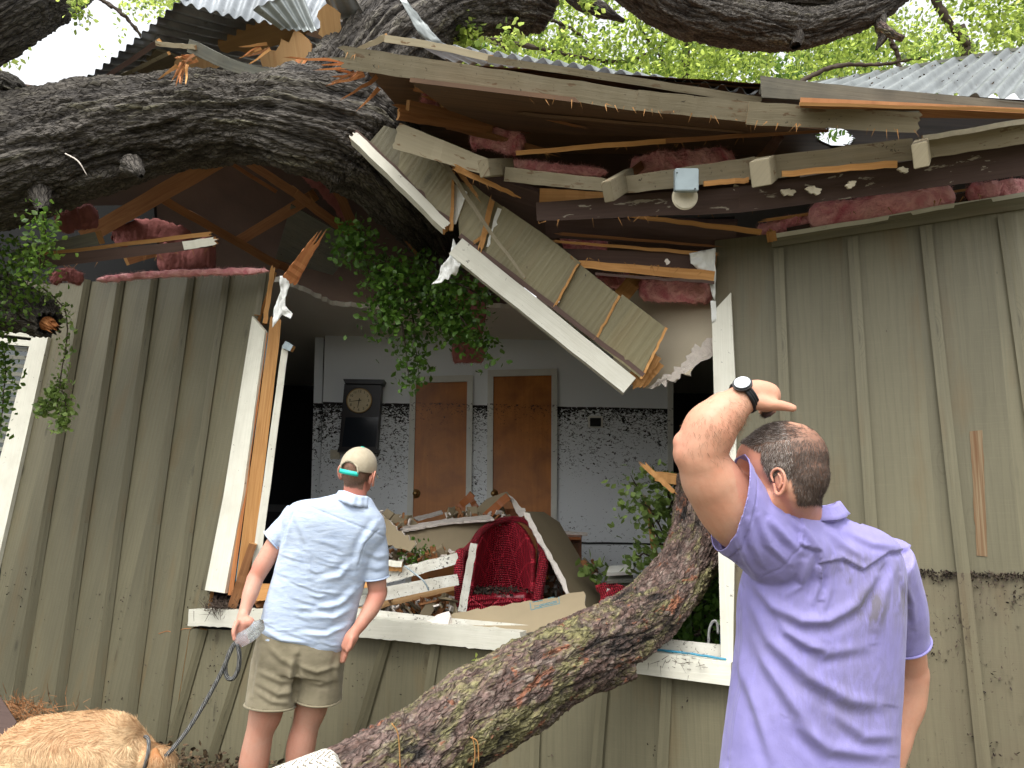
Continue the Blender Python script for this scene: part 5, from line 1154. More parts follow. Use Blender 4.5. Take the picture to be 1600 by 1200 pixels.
rubble('wood_rubble', 'dark broken wood bits strewn through the rubble heap', BX+((400, 928, 440, 945, 4.75, 4.9),), 30, 'raw_dark', 33, .12)
# grass & leaf litter
rs = np.random.default_rng(90); A0 = []
for _ in range(5000):
    s = rs.uniform(-4.6, 2.6); dd_ = -abs(rs.normal(0, .35))-.02; p = WO+WA*s+WN*dd_; A0.append((p.x, p.y, .03+max(0, rs.normal(.0, .04))))
tag(leaves('leaf_litter', np.array(A0), .05, 'litter', None, seed=6), 'dead leaves and twigs along the foot of the wall', 'leaf litter', kind='stuff')
rs = np.random.default_rng(91)
def twigs(nm, lab, cs, n, mat, cat, sp=.08, L=.12):
    V = []; Q = []
    for i in range(n):
        c = Vector(cs)+Vector(rs.normal(0, sp, 3)*[1.4, 1, .4]); d = Vector(rs.normal(0, 1, 3)).normalized()*L*rs.uniform(.3, 1); s = d.orthogonal().normalized()*.002; b = len(V)
        V += [c-s, c+s, c+d+s*.4, c+d-s*.4]; Q.append((b, b+1, b+2, b+3))
    return tag(mk(nm, V, Q, mat, None, [(0, 0)]*len(V)), lab, cat, kind='stuff')
twigs('pine_straw', 'reddish pine straw and twigs at the left foot of the leaning wall', D(12, 1120, 4.7), 900, 'raw_dark', 'pine straw', .12)
twigs('twig_litter', 'dark twigs caught at the left end of the sill', W(345, 948, -.06), 240, 'twig', 'twigs', .035, .09)
twigs('straw_scraps', 'straw scraps on the right sill', W(1065, 1032, -.09), 60, 'twig', 'twigs', .05, .05)
tag(slab('red_brown_board', [D(-60, 1080, 4.6), D(0, 1088, 4.5), D(26, 1128, 4.3), D(-20, 1190, 4.1)], .03, 'brown_plain', None), 'dark red-brown board edge at the lower left corner', 'board')
# flood flecks stuck on the siding and wall
def flecks(nm, lab, fn, n, size, seed, off):
    rs = np.random.default_rng(seed); P = np.array([fn(rs) for _ in range(n)]); m = (fbm(P*[2.2, 2.2, 3.5], 4, seed)*.7+fbm(P*13, 3, seed+3)*.8+rs.normal(0, .22, n)+off(P)) > 0; P = P[m]
    o = leaves(nm, P, size, 'debris', None, seed=seed, asp=.5, fold=.05, droop=0, n_bias=None); return tag(o, lab, 'flood debris', kind='stuff')
def fr(rs):
    s = rs.uniform(1.25, 3.2); t = rs.random()**2.0*1.2; p = WO+WA*s-WN*.012; return (p.x, p.y, FLOOD-t)
flecks('flood_flecks', 'dark leaf flecks stuck in a band low on the right wall', fr, 12000, .015, 61, lambda P: np.where(FLOOD-P[:, 2] < .03, .8, -.08))
def fl2(rs):
    s = rs.uniform(-5.0, -1.9); t = rs.random()*1.0; p = WO+WA*s-WN*.012; return (p.x, p.y, .1+t)
flecks('flood_flecks', 'scattered dark flecks on the lower part of the leaning wall', fl2, 3600, .016, 62, lambda P: -.42+0*P[:, 0])
def fl3(rs):
    s = rs.uniform(-2.0, 1.2); t = rs.random()*.7; p = WO+WA*s-WN*.012; return (p.x, p.y, .1+t)
flecks('flood_flecks', 'scattered dark flecks on the low wall under the sill', fl3, 1500, .015, 63, lambda P: -.4+0*P[:, 0])
# white woven pad
q = N('herringbone_pad'); u = q.uv(); ux, uy, _ = q.sep(u)
zz = q.math('ADD', q.math('MULTIPLY', uy, 48.0), q.math('MULTIPLY', q.math('PINGPONG', q.math('MULTIPLY', ux, 14.0), .5), 5.0))
ln = q.ramp(q.math('PINGPONG', zz, .5), [(.20, 1.), (.30, 0.)]); br = q.ramp(q.noise(q.map(u, (160, 160, 1)), 1, 2), [(.5, 1.), (.56, 0.)])
M['pad'] = q.fin(q.mix(q.math('MULTIPLY', ln, br), (.66, .63, .55), (.16, .14, .11)), .85, q.bump(ln, .4, .003))
pd_ = slab('patterned_pad', [D(405, 1207, 2.3), D(425, 1197, 2.3), D(470, 1180, 2.27), D(503, 1168, 2.25), D(512, 1167, 2.25), D(519, 1172, 2.25), D(530, 1204, 2.2), D(560, 1420, 1.95), D(400, 1500, 1.9)], .05, 'pad', None, vdir=D(512, 1167, 2.25)-D(405, 1207, 2.3))
b_ = pd_.modifiers.new('b', 'BEVEL'); b_.width = .012; b_.segments = 3
tag(pd_, 'white herringbone-patterned pad propped in front of the log', 'pad')
# ================================================================ bodies
class Blob:
    def __init__(s): s.V = []; s.F = []
    def add(s, V, F): b = len(s.V); s.V += [tuple(v) for v in V]; s.F += [tuple(i+b for i in f) for f in F]
    def ell(s, c, r, R=None, n=20):
        c = Vector(c); V = []; Fs = []
        for i in range(n//2+1):
            for j in range(n):
                a, b = PI*i/(n//2), 2*PI*j/n; p = Vector((r[0]*math.sin(a)*math.cos(b), r[1]*math.sin(a)*math.sin(b), r[2]*math.cos(a)))
                V.append(c+(R@p if R else p))
        for i in range(n//2):
            for j in range(n): Fs.append((i*n+j, (i+1)*n+j, (i+1)*n+(j+1) % n, i*n+(j+1) % n))
        s.add(V, Fs); return s
    def limb(s, P, R, n=26, k=20, flat=False, sq=None):
        """smooth tapering limb through P; round ends unless flat; sq = (direction, factor) squashes the section"""
        C, rr = spline(P, R, n); T, U, B = frames(C)
        if not flat:
            for e, sg in ((0, -1), (-1, 1)):
                c, t, r = C[e], T[e], rr[e]; add = [(c+sg*t*r*math.sin(a), r*math.cos(a)) for a in (.4, .8, 1.15, 1.45)]
                if sg > 0: C = np.concatenate([C, [a[0] for a in add]]); rr = np.concatenate([rr, [a[1] for a in add]]); U = np.concatenate([U, [U[-1]]*4]); B = np.concatenate([B, [B[-1]]*4]); T = np.concatenate([T, [T[-1]]*4])
                else: C = np.concatenate([[a[0] for a in add[::-1]], C]); rr = np.concatenate([[a[1] for a in add[::-1]], rr]); U = np.concatenate([[U[0]]*4, U]); B = np.concatenate([[B[0]]*4, B]); T = np.concatenate([[T[0]]*4, T])
        m = len(C); a = np.arange(k)/k*2*PI; off = rr[:, None, None]*(np.cos(a)[None, :, None]*U[:, None]+np.sin(a)[None, :, None]*B[:, None])
        if sq is not None:
            d = np.array(tuple(Vector(sq[0]).normalized())); off = off+(off@d)[..., None]*d*(sq[1]-1)
        V = (C[:, None]+off).reshape(-1, 3)
        Fs = [(i*k+j, (i+1)*k+j, (i+1)*k+(j+1) % k, i*k+(j+1) % k) for i in range(m-1) for j in range(k)]
        Fs += [tuple(range(k)), tuple(range(m*k-1, (m-1)*k-1, -1))]
        s.add(V, Fs); return s
    def rings(s, rows, n=40, k=48, ex=2.5):
        """rows: (centre, half-width vector, half-depth vector)"""
        c, _ = spline([r[0] for r in rows], [1]*len(rows), n); a_, _ = spline([r[1] for r in rows], [1]*len(rows), n); b_, _ = spline([r[2] for r in rows], [1]*len(rows), n)
        a = np.arange(k)/k*2*PI; cs, sn = np.cos(a), np.sin(a); cs = np.sign(cs)*np.abs(cs)**(2/ex); sn = np.sign(sn)*np.abs(sn)**(2/ex)
        V = (c[:, None]+cs[None, :, None]*a_[:, None]+sn[None, :, None]*b_[:, None]).reshape(-1, 3)
        Fs = [(i*k+j, i*k+(j+1) % k, (i+1)*k+(j+1) % k, (i+1)*k+j) for i in range(n) for j in range(k)]+[tuple(range(k-1, -1, -1)), tuple(range(n*k, n*k+k))]
        s.add(V, Fs); return s
    def build(s, voxel, smooth=6, fac=.5):
        me = bpy.data.meshes.new('tmp'); me.from_pydata(s.V, [], s.F)
        bm = bmesh.new(); bm.from_mesh(me)
        # every closed shell outward
        bmesh.ops.recalc_face_normals(bm, faces=bm.faces); bm.to_mesh(me); bm.free()
        o = bpy.data.objects.new('tmp', me); COL.objects.link(o)
        m = o.modifiers.new('r', 'REMESH'); m.mode = 'VOXEL'; m.voxel_size = voxel
        if smooth: m2 = o.modifiers.new('s', 'SMOOTH'); m2.iterations = smooth; m2.factor = fac
        dg = bpy.context.evaluated_depsgraph_get(); dg.update(); e = bpy.data.meshes.new_from_object(o.evaluated_get(dg))
        bpy.data.objects.remove(o); n = len(e.vertices); V = np.empty(n*3, np.float32); e.vertices.foreach_get('co', V)
        Q = np.array([tuple(p.vertices) for p in e.polygons if len(p.vertices) == 4]); return V.reshape(-1, 3).astype(float), Q
def vnorm(V, Q):
    a, b, c, d = (V[Q[:, i]] for i in range(4)); n = np.cross(c-a, d-b); N_ = np.zeros_like(V)
    for i in range(4): np.add.at(N_, Q[:, i], n)
    return N_/(np.linalg.norm(N_, axis=1)[:, None]+1e-12)
def pdist(px, py, pl):
    """signed distance (px) to a polyline; positive below/left"""
    best = np.full(len(px), 1e9); sg = np.zeros(len(px)); tt = np.zeros(len(px)); n = len(pl)-1
    for i in range(n):
        ax, ay = pl[i]; bx, by = pl[i+1]; dx, dy = bx-ax, by-ay; L2 = dx*dx+dy*dy
        t = np.clip(((px-ax)*dx+(py-ay)*dy)/L2, 0, 1); qx, qy = px-ax-t*dx, py-ay-t*dy; d = np.hypot(qx, qy)
        m = d < best; best = np.where(m, d, best); sg = np.where(m, np.sign(dx*(py-ay)-dy*(px-ax)), sg); tt = np.where(m, (i+t)/n, tt)
    return best, sg, tt
def folds(V, Nn, lst):
    px, py = proj(V); view = V-np.array(CAM); view /= np.linalg.norm(view, axis=1)[:, None]; face = np.clip(-(Nn*view).sum(1)*2.5, 0, 1)
    h = np.zeros(len(V))
    for pl, amp, wd in lst:
        d, sg, t = pdist(px, py, pl); taper = np.sin(PI*np.clip(t, .03, .97))**.5
        s = d*sg; h += amp*taper*(np.exp(-(s/wd)**2)-.75*np.exp(-((s-1.7*wd)/(1.1*wd))**2))
    return V+Nn*(h*face)[:, None]
def hairs(name, P, Nn, flow, L, wdt, mat, parent, seed=1, lift=.35, jit=.35, seg=3, curl=0.):
    """short strands: P roots, Nn normals, flow (n,3) combing direction"""
    rs = np.random.default_rng(seed); n = len(P); L = L*rs.uniform(.55, 1.2, (n, 1))
    d = flow+Nn*lift+rs.normal(size=(n, 3))*jit; d /= np.linalg.norm(d, axis=1)[:, None]
    s = np.cross(d, Nn+rs.normal(size=(n, 3))*.3); s /= np.linalg.norm(s, axis=1)[:, None]+1e-9
    down = -Nn*.5+flow*.5
    V = []
    for k in range(seg):
        t = k/seg; c = P+d*L*t+down*L*t*t*.5+curl*L*np.sin(t*5)*s; V += [c-s*wdt*(1-t*.6), c+s*wdt*(1-t*.6)]
    V.append(P+d*L+down*L*.5); V = np.stack(V, 1); m = V.shape[1]; V = V.reshape(-1, 3); b = np.arange(n)[:, None]*m; T = []
    for k in range(seg-1): T += [b+np.array([[2*k, 2*k+1, 2*k+3]]), b+np.array([[2*k, 2*k+3, 2*k+2]])]
    T.append(b+np.array([[2*seg-2, 2*seg-1, 2*seg]])); hr = np.repeat(rs.random(n), m)
    return fast(name, V, np.concatenate(T), mat, parent, {'lr': ('FLOAT', hr)}, smooth=False)

# materials
q = N('rope_leash'); ux, uy, _ = q.sep(q.uv()); tw = q.n('TexWave', {'Vector': q.uv(), 'Scale': 14.0, 'Distortion': 3.0}, bands_direction='DIAGONAL').outputs[1]
M['rope'] = q.fin(q.mix(q.ramp(tw, [(.4, 0.), (.55, 1.)]), (.015, .015, .017), (.24, .24, .23)), .8, q.bump(tw, .8, .004))
def m_skin(name, c, red):
    q = N(name); p = q.pos(); a = q.noise(p, 9, 5); b = q.noise(p, 160, 4); hm = q.attr('hm').outputs['Fac']; rd = q.attr('rd').outputs['Fac']
    m2 = q.noise(p, 38, 6, .8); col = q.mix(q.ramp(a, [(.3, 0.), (.75, 1.)]), c, tuple(x*y for x, y in zip(c, (1.12, .86, .8)))); col = q.mix(q.math('MULTIPLY', q.ramp(m2, [(.45, 0.), (.7, 1.)]), .35), col, tuple(x*y for x, y in zip(c, (.95, .68, .6)))); col = q.mix(q.math('MULTIPLY', b, .35), col, tuple(x*.7 for x in c))
    col = q.mix(q.math('MULTIPLY', rd, .75), col, red); col = q.mix(q.math('MULTIPLY', hm, .8), col, (.075, .045, .03))
    q.b.inputs['Subsurface Weight'].default_value = .12; q.b.inputs['Subsurface Radius'].default_value = (.012, .005, .003); q.b.inputs['Subsurface Scale'].default_value = 1
    return q.fin(col, .5, q.bump(q.math('ADD', b, a), .25, .002), .35)
M['skin1'] = m_skin('fair_skin', (.52, .30, .22), (.54, .18, .125)); M['skin2'] = m_skin('tanned_skin', (.55, .32, .215), (.52, .20, .14))
def m_hair(name, c1, c2, rough=.5):
    q = N(name); return q.fin(q.mix(q.attr('lr').outputs['Fac'], c1, c2), rough, None, .3)
M['hair1'] = m_hair('light_brown_hair', (.10, .06, .035), (.24, .17, .11)); M['hair2'] = m_hair('brown_grey_hair', (.035, .022, .016), (.13, .095, .075)); M['hair_grey'] = m_hair('grey_temple_hair', (.22, .18, .15), (.55, .50, .45)); M['armhair'] = m_hair('arm_hair', (.12, .06, .03), (.26, .15, .08))
def m_cloth(name, c, c2, weave, wr, stain=None, rough=.8):
    q = N(name); p = q.pos(); t = q.attr('st').outputs['Fac']
    a = q.noise(q.map(p, wr), 1, 6, .6); f = q.noise(q.map(p, (weave, weave, weave*.6)), 1, 3)
    col = q.mix(q.ramp(a, [(.3, 0.), (.7, 1.)]), c, c2); col = q.mix(q.math('MULTIPLY', f, .25), col, tuple(x*.8 for x in c))
    if stain: col = q.mix(q.math('MULTIPLY', t, q.ramp(q.noise(q.map(p, (40, 40, 12)), 1, 6, .5, .7), [(.34, 0.), (.56, 1.)])), col, stain)
    q.b.inputs['Sheen Weight'].default_value = .15
    return q.fin(col, rough, q.bump(q.math('ADD', q.math('MULTIPLY', a, 1.3), q.math('MULTIPLY', f, .35)), .45, .004), .2)
M['linen'] = m_cloth('pale_blue_linen', (.41, .50, .66), (.53, .61, .73), 700, (18, 18, 60))
M['khaki'] = m_cloth('khaki_twill', (.225, .195, .125), (.29, .25, .17), 500, (16, 16, 26))
M['purple'] = m_cloth('lavender_shirt', (.245, .22, .50), (.31, .28, .58), 500, (9, 9, 11), (.15, .135, .17), .6)
M['cap'] = m_cloth('tan_cap_mesh', (.40, .34, .24), (.46, .40, .29), 900, (40, 40, 40)); M['teal'] = m_flat('teal_strap', (.03, .50, .40), .5)
M['shoe'] = m_flat('brown_shoe', (.12, .07, .04), .6)
def sk(name, V, Q, mat, par, hm=None, rd=None, st=None):
    z = np.zeros(len(V)); return fast(name, V, Q, mat, par, {'hm': ('FLOAT', z if hm is None else hm), 'rd': ('FLOAT', z if rd is None else rd), 'st': ('FLOAT', z if st is None else st)}, smooth=True)
def gpx(V, x, y, r, ry=None):
    px, py = proj(V); return np.exp(-((px-x)/r)**2-((py-y)/(ry or r))**2)

def head_blob(b, c, Rm, sc=1.0, fat=1.0):
    """head in a local frame: x forward, y to its left, z up; origin between the ears"""
    def e(p, r, rot=None): b.ell(c+Rm@(Vector(p)*sc), [x*sc for x in r], Rm@rot if rot else Rm)
    e((-.018, 0, .035), (.098, .078, .086)); e((.03, 0, .03), (.066, .068, .072)); e((-.05, 0, .0), (.06, .066, .07))
    e((.045, 0, -.02), (.052, .058, .062)); e((.035, 0, -.062), (.056, .057*fat, .045)); e((.072, 0, -.098), (.026, .028, .020)); e((.03, 0, -.085), (.045, .045*fat, .03))
    e((.086, 0, .022), (.014, .044, .010)); e((.072, .034, -.022), (.020, .022, .018)); e((.072, -.034, -.022), (.020, .022, .018))
    b.limb([c+Rm@Vector((.092, 0, .012))*sc, c+Rm@Vector((.108, 0, -.012))*sc, c+Rm@Vector((.118, 0, -.032))*sc], [.008*sc, .010*sc, .014*sc], 8, 12)
    e((.100, .012, -.036), (.010, .008, .008)); e((.100, -.012, -.036), (.010, .008, .008)); e((.094, 0, -.058), (.010, .023, .006)); e((.092, 0, -.070), (.011, .020, .007))
def ear(name, c, Rm, side, sc, mat, par):
    """helix rim, antihelix, concha and lobe"""
    b = Blob(); q_ = Quaternion(Vector((0, 0, 1)), side*math.radians(-22)).to_matrix()
    def L(x, z, y=0.): return c+Rm@(Vector((-.012, side*.074, -.012))*sc+q_@(Vector((x, side*(.012+y), z))*sc))
    rim = [(.012, .006), (.014, .022), (.004, .033), (-.010, .034), (-.021, .024), (-.024, .008), (-.019, -.010), (-.010, -.024), (.001, -.031), (.009, -.026), (.010, -.014)]
    b.limb([L(x, z, .002) for x, z in rim], [x*sc for x in (.003, .0038, .004, .004, .004, .004, .004, .0048, .006, .0055, .004)], 60, 10)
    b.limb([L(-.006, .022, -.001), L(-.012, .010, .001), L(-.010, -.004, .001), L(-.002, -.014, .001)], [.0035*sc, .0042*sc, .004*sc, .004*sc], 20, 10)
    b.limb([L(.011, -.004, .002), L(.010, -.010, .002)], [.004*sc, .004*sc], 4, 8)
    b.ell(L(-.005, .002, -.008), (.019*sc, .004*sc, .030*sc), Rm@q_); b.ell(L(-.002, -.004, -.013), (.014*sc, .010*sc, .024*sc), Rm@q_)
    V, Q = b.build(.0014, 3); sk(name, V, Q, mat, par, rd=np.full(len(V), .45))

# ================================================================ man in the lavender shirt
p2 = thing('person', 'man in a lavender short-sleeved shirt seen from behind, left arm raised over his short-haired head', 'person')
fw = Vector((-.86, .50, -.12)).normalized(); lf = Vector((0, 0, 1)).cross(fw).normalized(); upv = fw.cross(lf).normalized(); HR = Matrix((fw, lf, upv)).transposed()
hc = D(1218, 741, 1.87); b = Blob(); head_blob(b, hc, HR, 1.04, 1.12)
SH = Vector((.96, .28, 0)).normalized(); BD = Vector((-.28, .96, 0)).normalized()
def row(x, y, d, hwpx, hd): return (D(x, y, d), SH*(hwpx*d/F), BD*hd)
b.limb([hc+HR@Vector((-.025, 0, -.03)), D(1238, 800, 1.93), D(1262, 850, 1.99)], [.066, .070, .085], sq=(BD, 1.05))
b.rings([row(1262, 822, 2.0, 60, .06), row(1278, 865, 2.0, 98, .09), row(1282, 930, 2.0, 116, .12), row(1280, 1010, 2.0, 120, .13), row(1270, 1100, 2.0, 122, .135), row(1262, 1200, 2.0, 122, .135), row(1262, 1290, 2.0, 125, .135), row(1264, 1370, 2.0, 118, .12)])
# raised arm
b.limb([D(1250, 868, 1.97), D(1200, 838, 1.91), D(1152, 804, 1.87), D(1114, 755, 1.84), D(1096, 715, 1.82)], [.085, .084, .081, .072, .060])
b.limb([D(1096, 702, 1.82), D(1110, 670, 1.82), D(1132, 646, 1.825), D(1154, 628, 1.835), D(1171, 616, 1.84)], [.062, .064, .053, .039, .033])
b.ell(D(1067, 692, 1.82), (.024, .026, .028)); b.ell(D(1084, 708, 1.82), (.05, .05, .05))
# hand: palm, pointing thumb, four curled fingers
b.limb([D(1166, 617, 1.84), D(1182, 616, 1.845), D(1199, 618, 1.85)], [.032, .036, .033], sq=(_f, .85))
b.ell(D(1191, 611, 1.85), (.036, .026, .026)); b.ell(D(1196, 630, 1.83), (.032, .020, .022))
b.limb([D(1186, 628, 1.82), D(1204, 632, 1.81), D(1222, 634, 1.805), D(1239, 638, 1.80)], [.020, .0150, .0125, .0105])
for k, (y, dd_) in enumerate(((606, 1.855), (611, 1.88), (618, 1.905), (625, 1.925))):
    b.limb([D(1192, y+2, dd_-.01), D(1207-k, y+1, dd_), D(1211-k, y+14, dd_+.012), D(1200-k, y+22, dd_+.012), D(1190, y+18, dd_+.005)], [.0130, .0125, .0110, .0098, .0088])
# right arm hanging
b.limb([D(1362, 885, 2.07), D(1396, 948, 2.13), D(1414, 1010, 2.18), D(1424, 1050, 2.2)], [.055, .055, .052, .047])
b.limb([D(1424, 1050, 2.2), D(1418, 1095, 2.2), D(1404, 1150, 2.18), D(1394, 1205, 2.16)], [.049, .050, .040, .030])
b.ell(D(1434, 1052, 2.18), (.022, .022, .026))
b.limb([D(1394, 1205, 2.16), D(1390, 1235, 2.16), D(1386, 1258, 2.15)], [.032, .040, .036], sq=(_r, .6))
for k, (dx, dz) in enumerate(((-14, .0), (-6, .01), (2, .02), (9, .03))): b.limb([D(1388+dx, 1255, 2.15+dz), D(1384+dx, 1290, 2.14+dz), D(1378+dx, 1318-abs(k-1.5)*5, 2.12+dz)], [.0115, .010, .009])
b.limb([D(1372, 1232, 2.12), D(1360, 1262, 2.10), D(1362, 1280, 2.10)], [.014, .012, .010])
# legs
for x, dz in ((-.11, -.02), (.11, .03)):
    hp_ = D(1264, 1330, 2.0)+SH*x+BD*dz
    b.limb([hp_, hp_+Vector((0, .02, -.42)), hp_+Vector((0, .0, -.55)), Vector((hp_.x, hp_.y, .10))], [.105, .068, .062, .045]); b.ell((hp_.x, hp_.y+.08, .05), (.05, .13, .045))
V, Q = b.build(.0055, 4); Nn = vnorm(V, Q); px, py = proj(V)
loc = (V-np.array(hc))@np.array(HR)
hd_ = (np.linalg.norm(loc, axis=1) < .16)
lx, ly, lz = loc[:, 0]/1.04, loc[:, 1]/1.04, loc[:, 2]/1.04
def hairmask2(lx, ly, lz):
    top = (lz > .045+np.clip(lx-.02, 0, 1)*.75) & (lx < .085)
    side = (lx < .022-np.clip(.02-lz, 0, .1)*.25) & (lz > -.020)
    back = (lx < -.035) & (lz > -.080)
    return top | side | back
hm = (hairmask2(lx, ly, lz) & hd_).astype(float)
bald = np.exp(-(((lx+.058)/.034)**2+((ly-.022)/.036)**2+((lz-.105)/.05)**2))
ang = np.arctan2(ly, lx)
hmv = hm*np.clip(.95-bald*.7, 0, 1)
face = hd_ & ~hm.astype(bool) & (lx > -.02)
rd = np.where(face, .65, 0)+.5*gpx(V, 1060, 690, 25)+.25*gpx(V, 1230, 635, 20)+.25*gpx(V, 1432, 1050, 25)+.35*(hd_ & (lz < -.05) & (lx < 0))
V = V+Nn*(.0016*fbm(V*14, 3, 5))[:, None]
body2 = sk('body', V, Q, 'skin2', p2, hmv, np.clip(rd, 0, 1))
for s_ in (1, -1): ear('ear', hc-HR@Vector((0, 0, .016)), HR, s_, .90, 'skin2', p2)
for s_ in (1, -1):
    bm = bmesh.new(); bmesh.ops.create_uvsphere(bm, u_segments=20, v_segments=12, radius=.0125); c_ = hc+HR@Vector((.0845*1.04, s_*.033, .004))
    for v in bm.verts: v.co += c_
    me = bpy.data.meshes.new('eye'); bm.to_mesh(me); bm.free(); eo = link('eye', me, 'whitep', p2, True)
    disc('iris', c_+HR@Vector((.0118, 0, 0)), HR@Vector((1, 0, 0)), .006, .002, 'black', eo, 16)
    tube('eyebrow', [hc+HR@Vector((.101, s_*.015, .030)), hc+HR@Vector((.103, s_*.035, .035)), hc+HR@Vector((.088, s_*.055, .030))], [.003, .004, .002], 'hair2', p2, n=12, k=6)
# hair strands
def scatter(V, Q, Nn, mask, n, seed):
    rs = np.random.default_rng(seed); c = np.where(mask[Q].all(1))[0]; A = np.linalg.norm(np.cross(V[Q[c, 2]]-V[Q[c, 0]], V[Q[c, 3]]-V[Q[c, 1]]), axis=1); k = c[rs.choice(len(c), n, p=A/A.sum())]
    u, v = rs.random((2, n, 1)); f = lambda X: (X[Q[k, 0]]*(1-u)+X[Q[k, 1]]*u)*(1-v)+(X[Q[k, 3]]*(1-u)+X[Q[k, 2]]*u)*v
    return f(V), f(Nn)
def strands(name, V, Q, Nn, mask, dens, n, seed, c, Rm, L, mat, par, sweep=(1, 0, 0), wdt=.00035, lift=.5):
    P, Np = scatter(V, Q, Nn, mask, n, seed); rs = np.random.default_rng(seed)
    l = (P-np.array(c))@np.array(Rm); keep = rs.random(n) < dens(l); P, Np, l = P[keep], Np[keep], l[keep]
    # comb forward on top, downwards at the sides
    fl = np.where(l[:, 2:3] > .07, np.array([sweep]), np.array([[.35, 0, -1.]])); fl = fl@np.array(Rm).T
    return hairs(name, P, Np, fl, L, wdt, mat, par, seed, lift, .3, 2)
hmb = hm > .5
greyf = lambda l: np.exp(-((l[:, 0]-.0)/.03)**2-((l[:, 2]-.0)/.035)**2)
baldf = lambda l: np.exp(-(((l[:, 0]+.06)/.036)**2+((l[:, 1]-.02)/.038)**2+((l[:, 2]-.108)/.06)**2))
strands('hair', V, Q, Nn, hmb, lambda l: np.clip(1-.72*baldf(l)-.3*greyf(l), 0, 1), 28000, 4, hc, HR, .011, 'hair2', p2)
strands('hair', V, Q, Nn, hmb, lambda l: np.clip(.6*greyf(l)+.20, 0, 1), 15000, 5, hc, HR, .009, 'hair_grey', p2)
fam = (px > 1060) & (px < 1170) & (py > 600) & (py < 740) & (V[:, 1] < 1.9)
P, Np = scatter(V, Q, Nn, fam, 5200, 7); gy_ = proj(P)[1]; kp = np.random.default_rng(4).random(len(P)) < np.clip((735-gy_)/75, 0, 1)**1.3*.8; P, Np = P[kp], Np[kp]; hairs('arm_hair', P, Np, np.tile(np.array(tuple((_r*.2-_u))), (len(P), 1)), .016, .00026, 'armhair', p2, 6, .25, .45, 2)

# shirt
b = Blob()
b.rings([row(1258, 796, 1.97, 44, .062), row(1266, 812, 1.98, 60, .075), row(1288, 836, 2.0, 96, .105), row(1290, 870, 2.0, 124, .125), row(1284, 930, 2.0, 132, .145), row(1281, 1000, 2.0, 132, .15), row(1272, 1090, 2.0, 134, .155), row(1264, 1190, 2.0, 138, .16), row(1260, 1262, 2.0, 142, .165), row(1260, 1285, 2.0, 142, .165)], 50)
b.limb([D(1264, 876, 1.98), D(1220, 850, 1.93), D(1178, 822, 1.89), D(1146, 798, 1.87), D(1118, 758, 1.845), D(1104, 730, 1.83)], [.122, .112, .102, .098, .097, .094], flat=True)
b.limb([D(1376, 876, 2.06), D(1400, 940, 2.12), D(1414, 1004, 2.16)], [.085, .078, .066], flat=True)
V, Q = b.build(.0042, 10, .6); Nn = vnorm(V, Q); px, py = proj(V)
fl = [([(1173, 905), (1210, 946), (1252, 969), (1294, 969), (1336, 945), (1370, 900)], .011, 9), ([(1168, 930), (1205, 1000), (1262, 1055), (1325, 1092), (1372, 1100)], .012, 11), ([(1163, 965), (1200, 1040), (1252, 1118), (1300, 1195)], .010, 10),
      ([(1157, 1035), (1184, 1108), (1212, 1200)], .009, 9), ([(1185, 915), (1230, 985), (1290, 1020), (1350, 1010)], .007, 9), ([(1150, 880), (1160, 960), (1158, 1060), (1140, 1180)], .006, 6),
      ([(1170, 812), (1176, 850), (1190, 880)], .006, 5), ([(1186, 806), (1200, 850), (1232, 880)], .006, 5), ([(1205, 812), (1228, 840), (1250, 862)], .006, 6), ([(1235, 806), (1256, 830), (1275, 856)], .006, 5), ([(1150, 830), (1165, 872), (1185, 900)], .007, 6),
      ([(1283, 880), (1278, 910), (1272, 942)], .007, 5), ([(1298, 880), (1296, 920), (1286, 955)], .006, 6), ([(1262, 880), (1250, 915), (1225, 930)], .007, 6), ([(1400, 880), (1380, 930), (1370, 980)], .006, 8),
      ([(1410, 900), (1425, 940), (1430, 980)], .005, 5), ([(1320, 830), (1360, 850), (1400, 856)], .004, 5), ([(1290, 830), (1310, 850), (1345, 870)], .005, 5), ([(1240, 1130), (1300, 1170), (1380, 1180)], .008, 10), ([(1300, 1110), (1350, 1150), (1400, 1150)], .006, 9), ([(1230, 985), (1260, 1010), (1290, 1012)], .005, 6)]
V = folds(V, Nn, fl)
# raised flap of the vented yoke
d, sg, t = pdist(px, py, [(1252, 853), (1279, 861), (1279, 880), (1315, 874), (1347, 891), (1388, 864), (1419, 860)])
inside = (sg < 0) & (px > 1250) & (px < 1421) & (py > 790) & (d < 60); viewv = V-np.array(CAM); bk = (Nn*viewv).sum(1) < 0
V = V+Nn*(np.where(inside & bk, .0085*np.clip(d/1.5, 0, 1)*np.clip(1-d/75, 0, 1)**.5, 0))[:, None]
V = V+Nn*np.where(~inside & bk & (px > 1258) & (px < 1415), -.004*np.exp(-(d/5)**2), 0)[:, None]
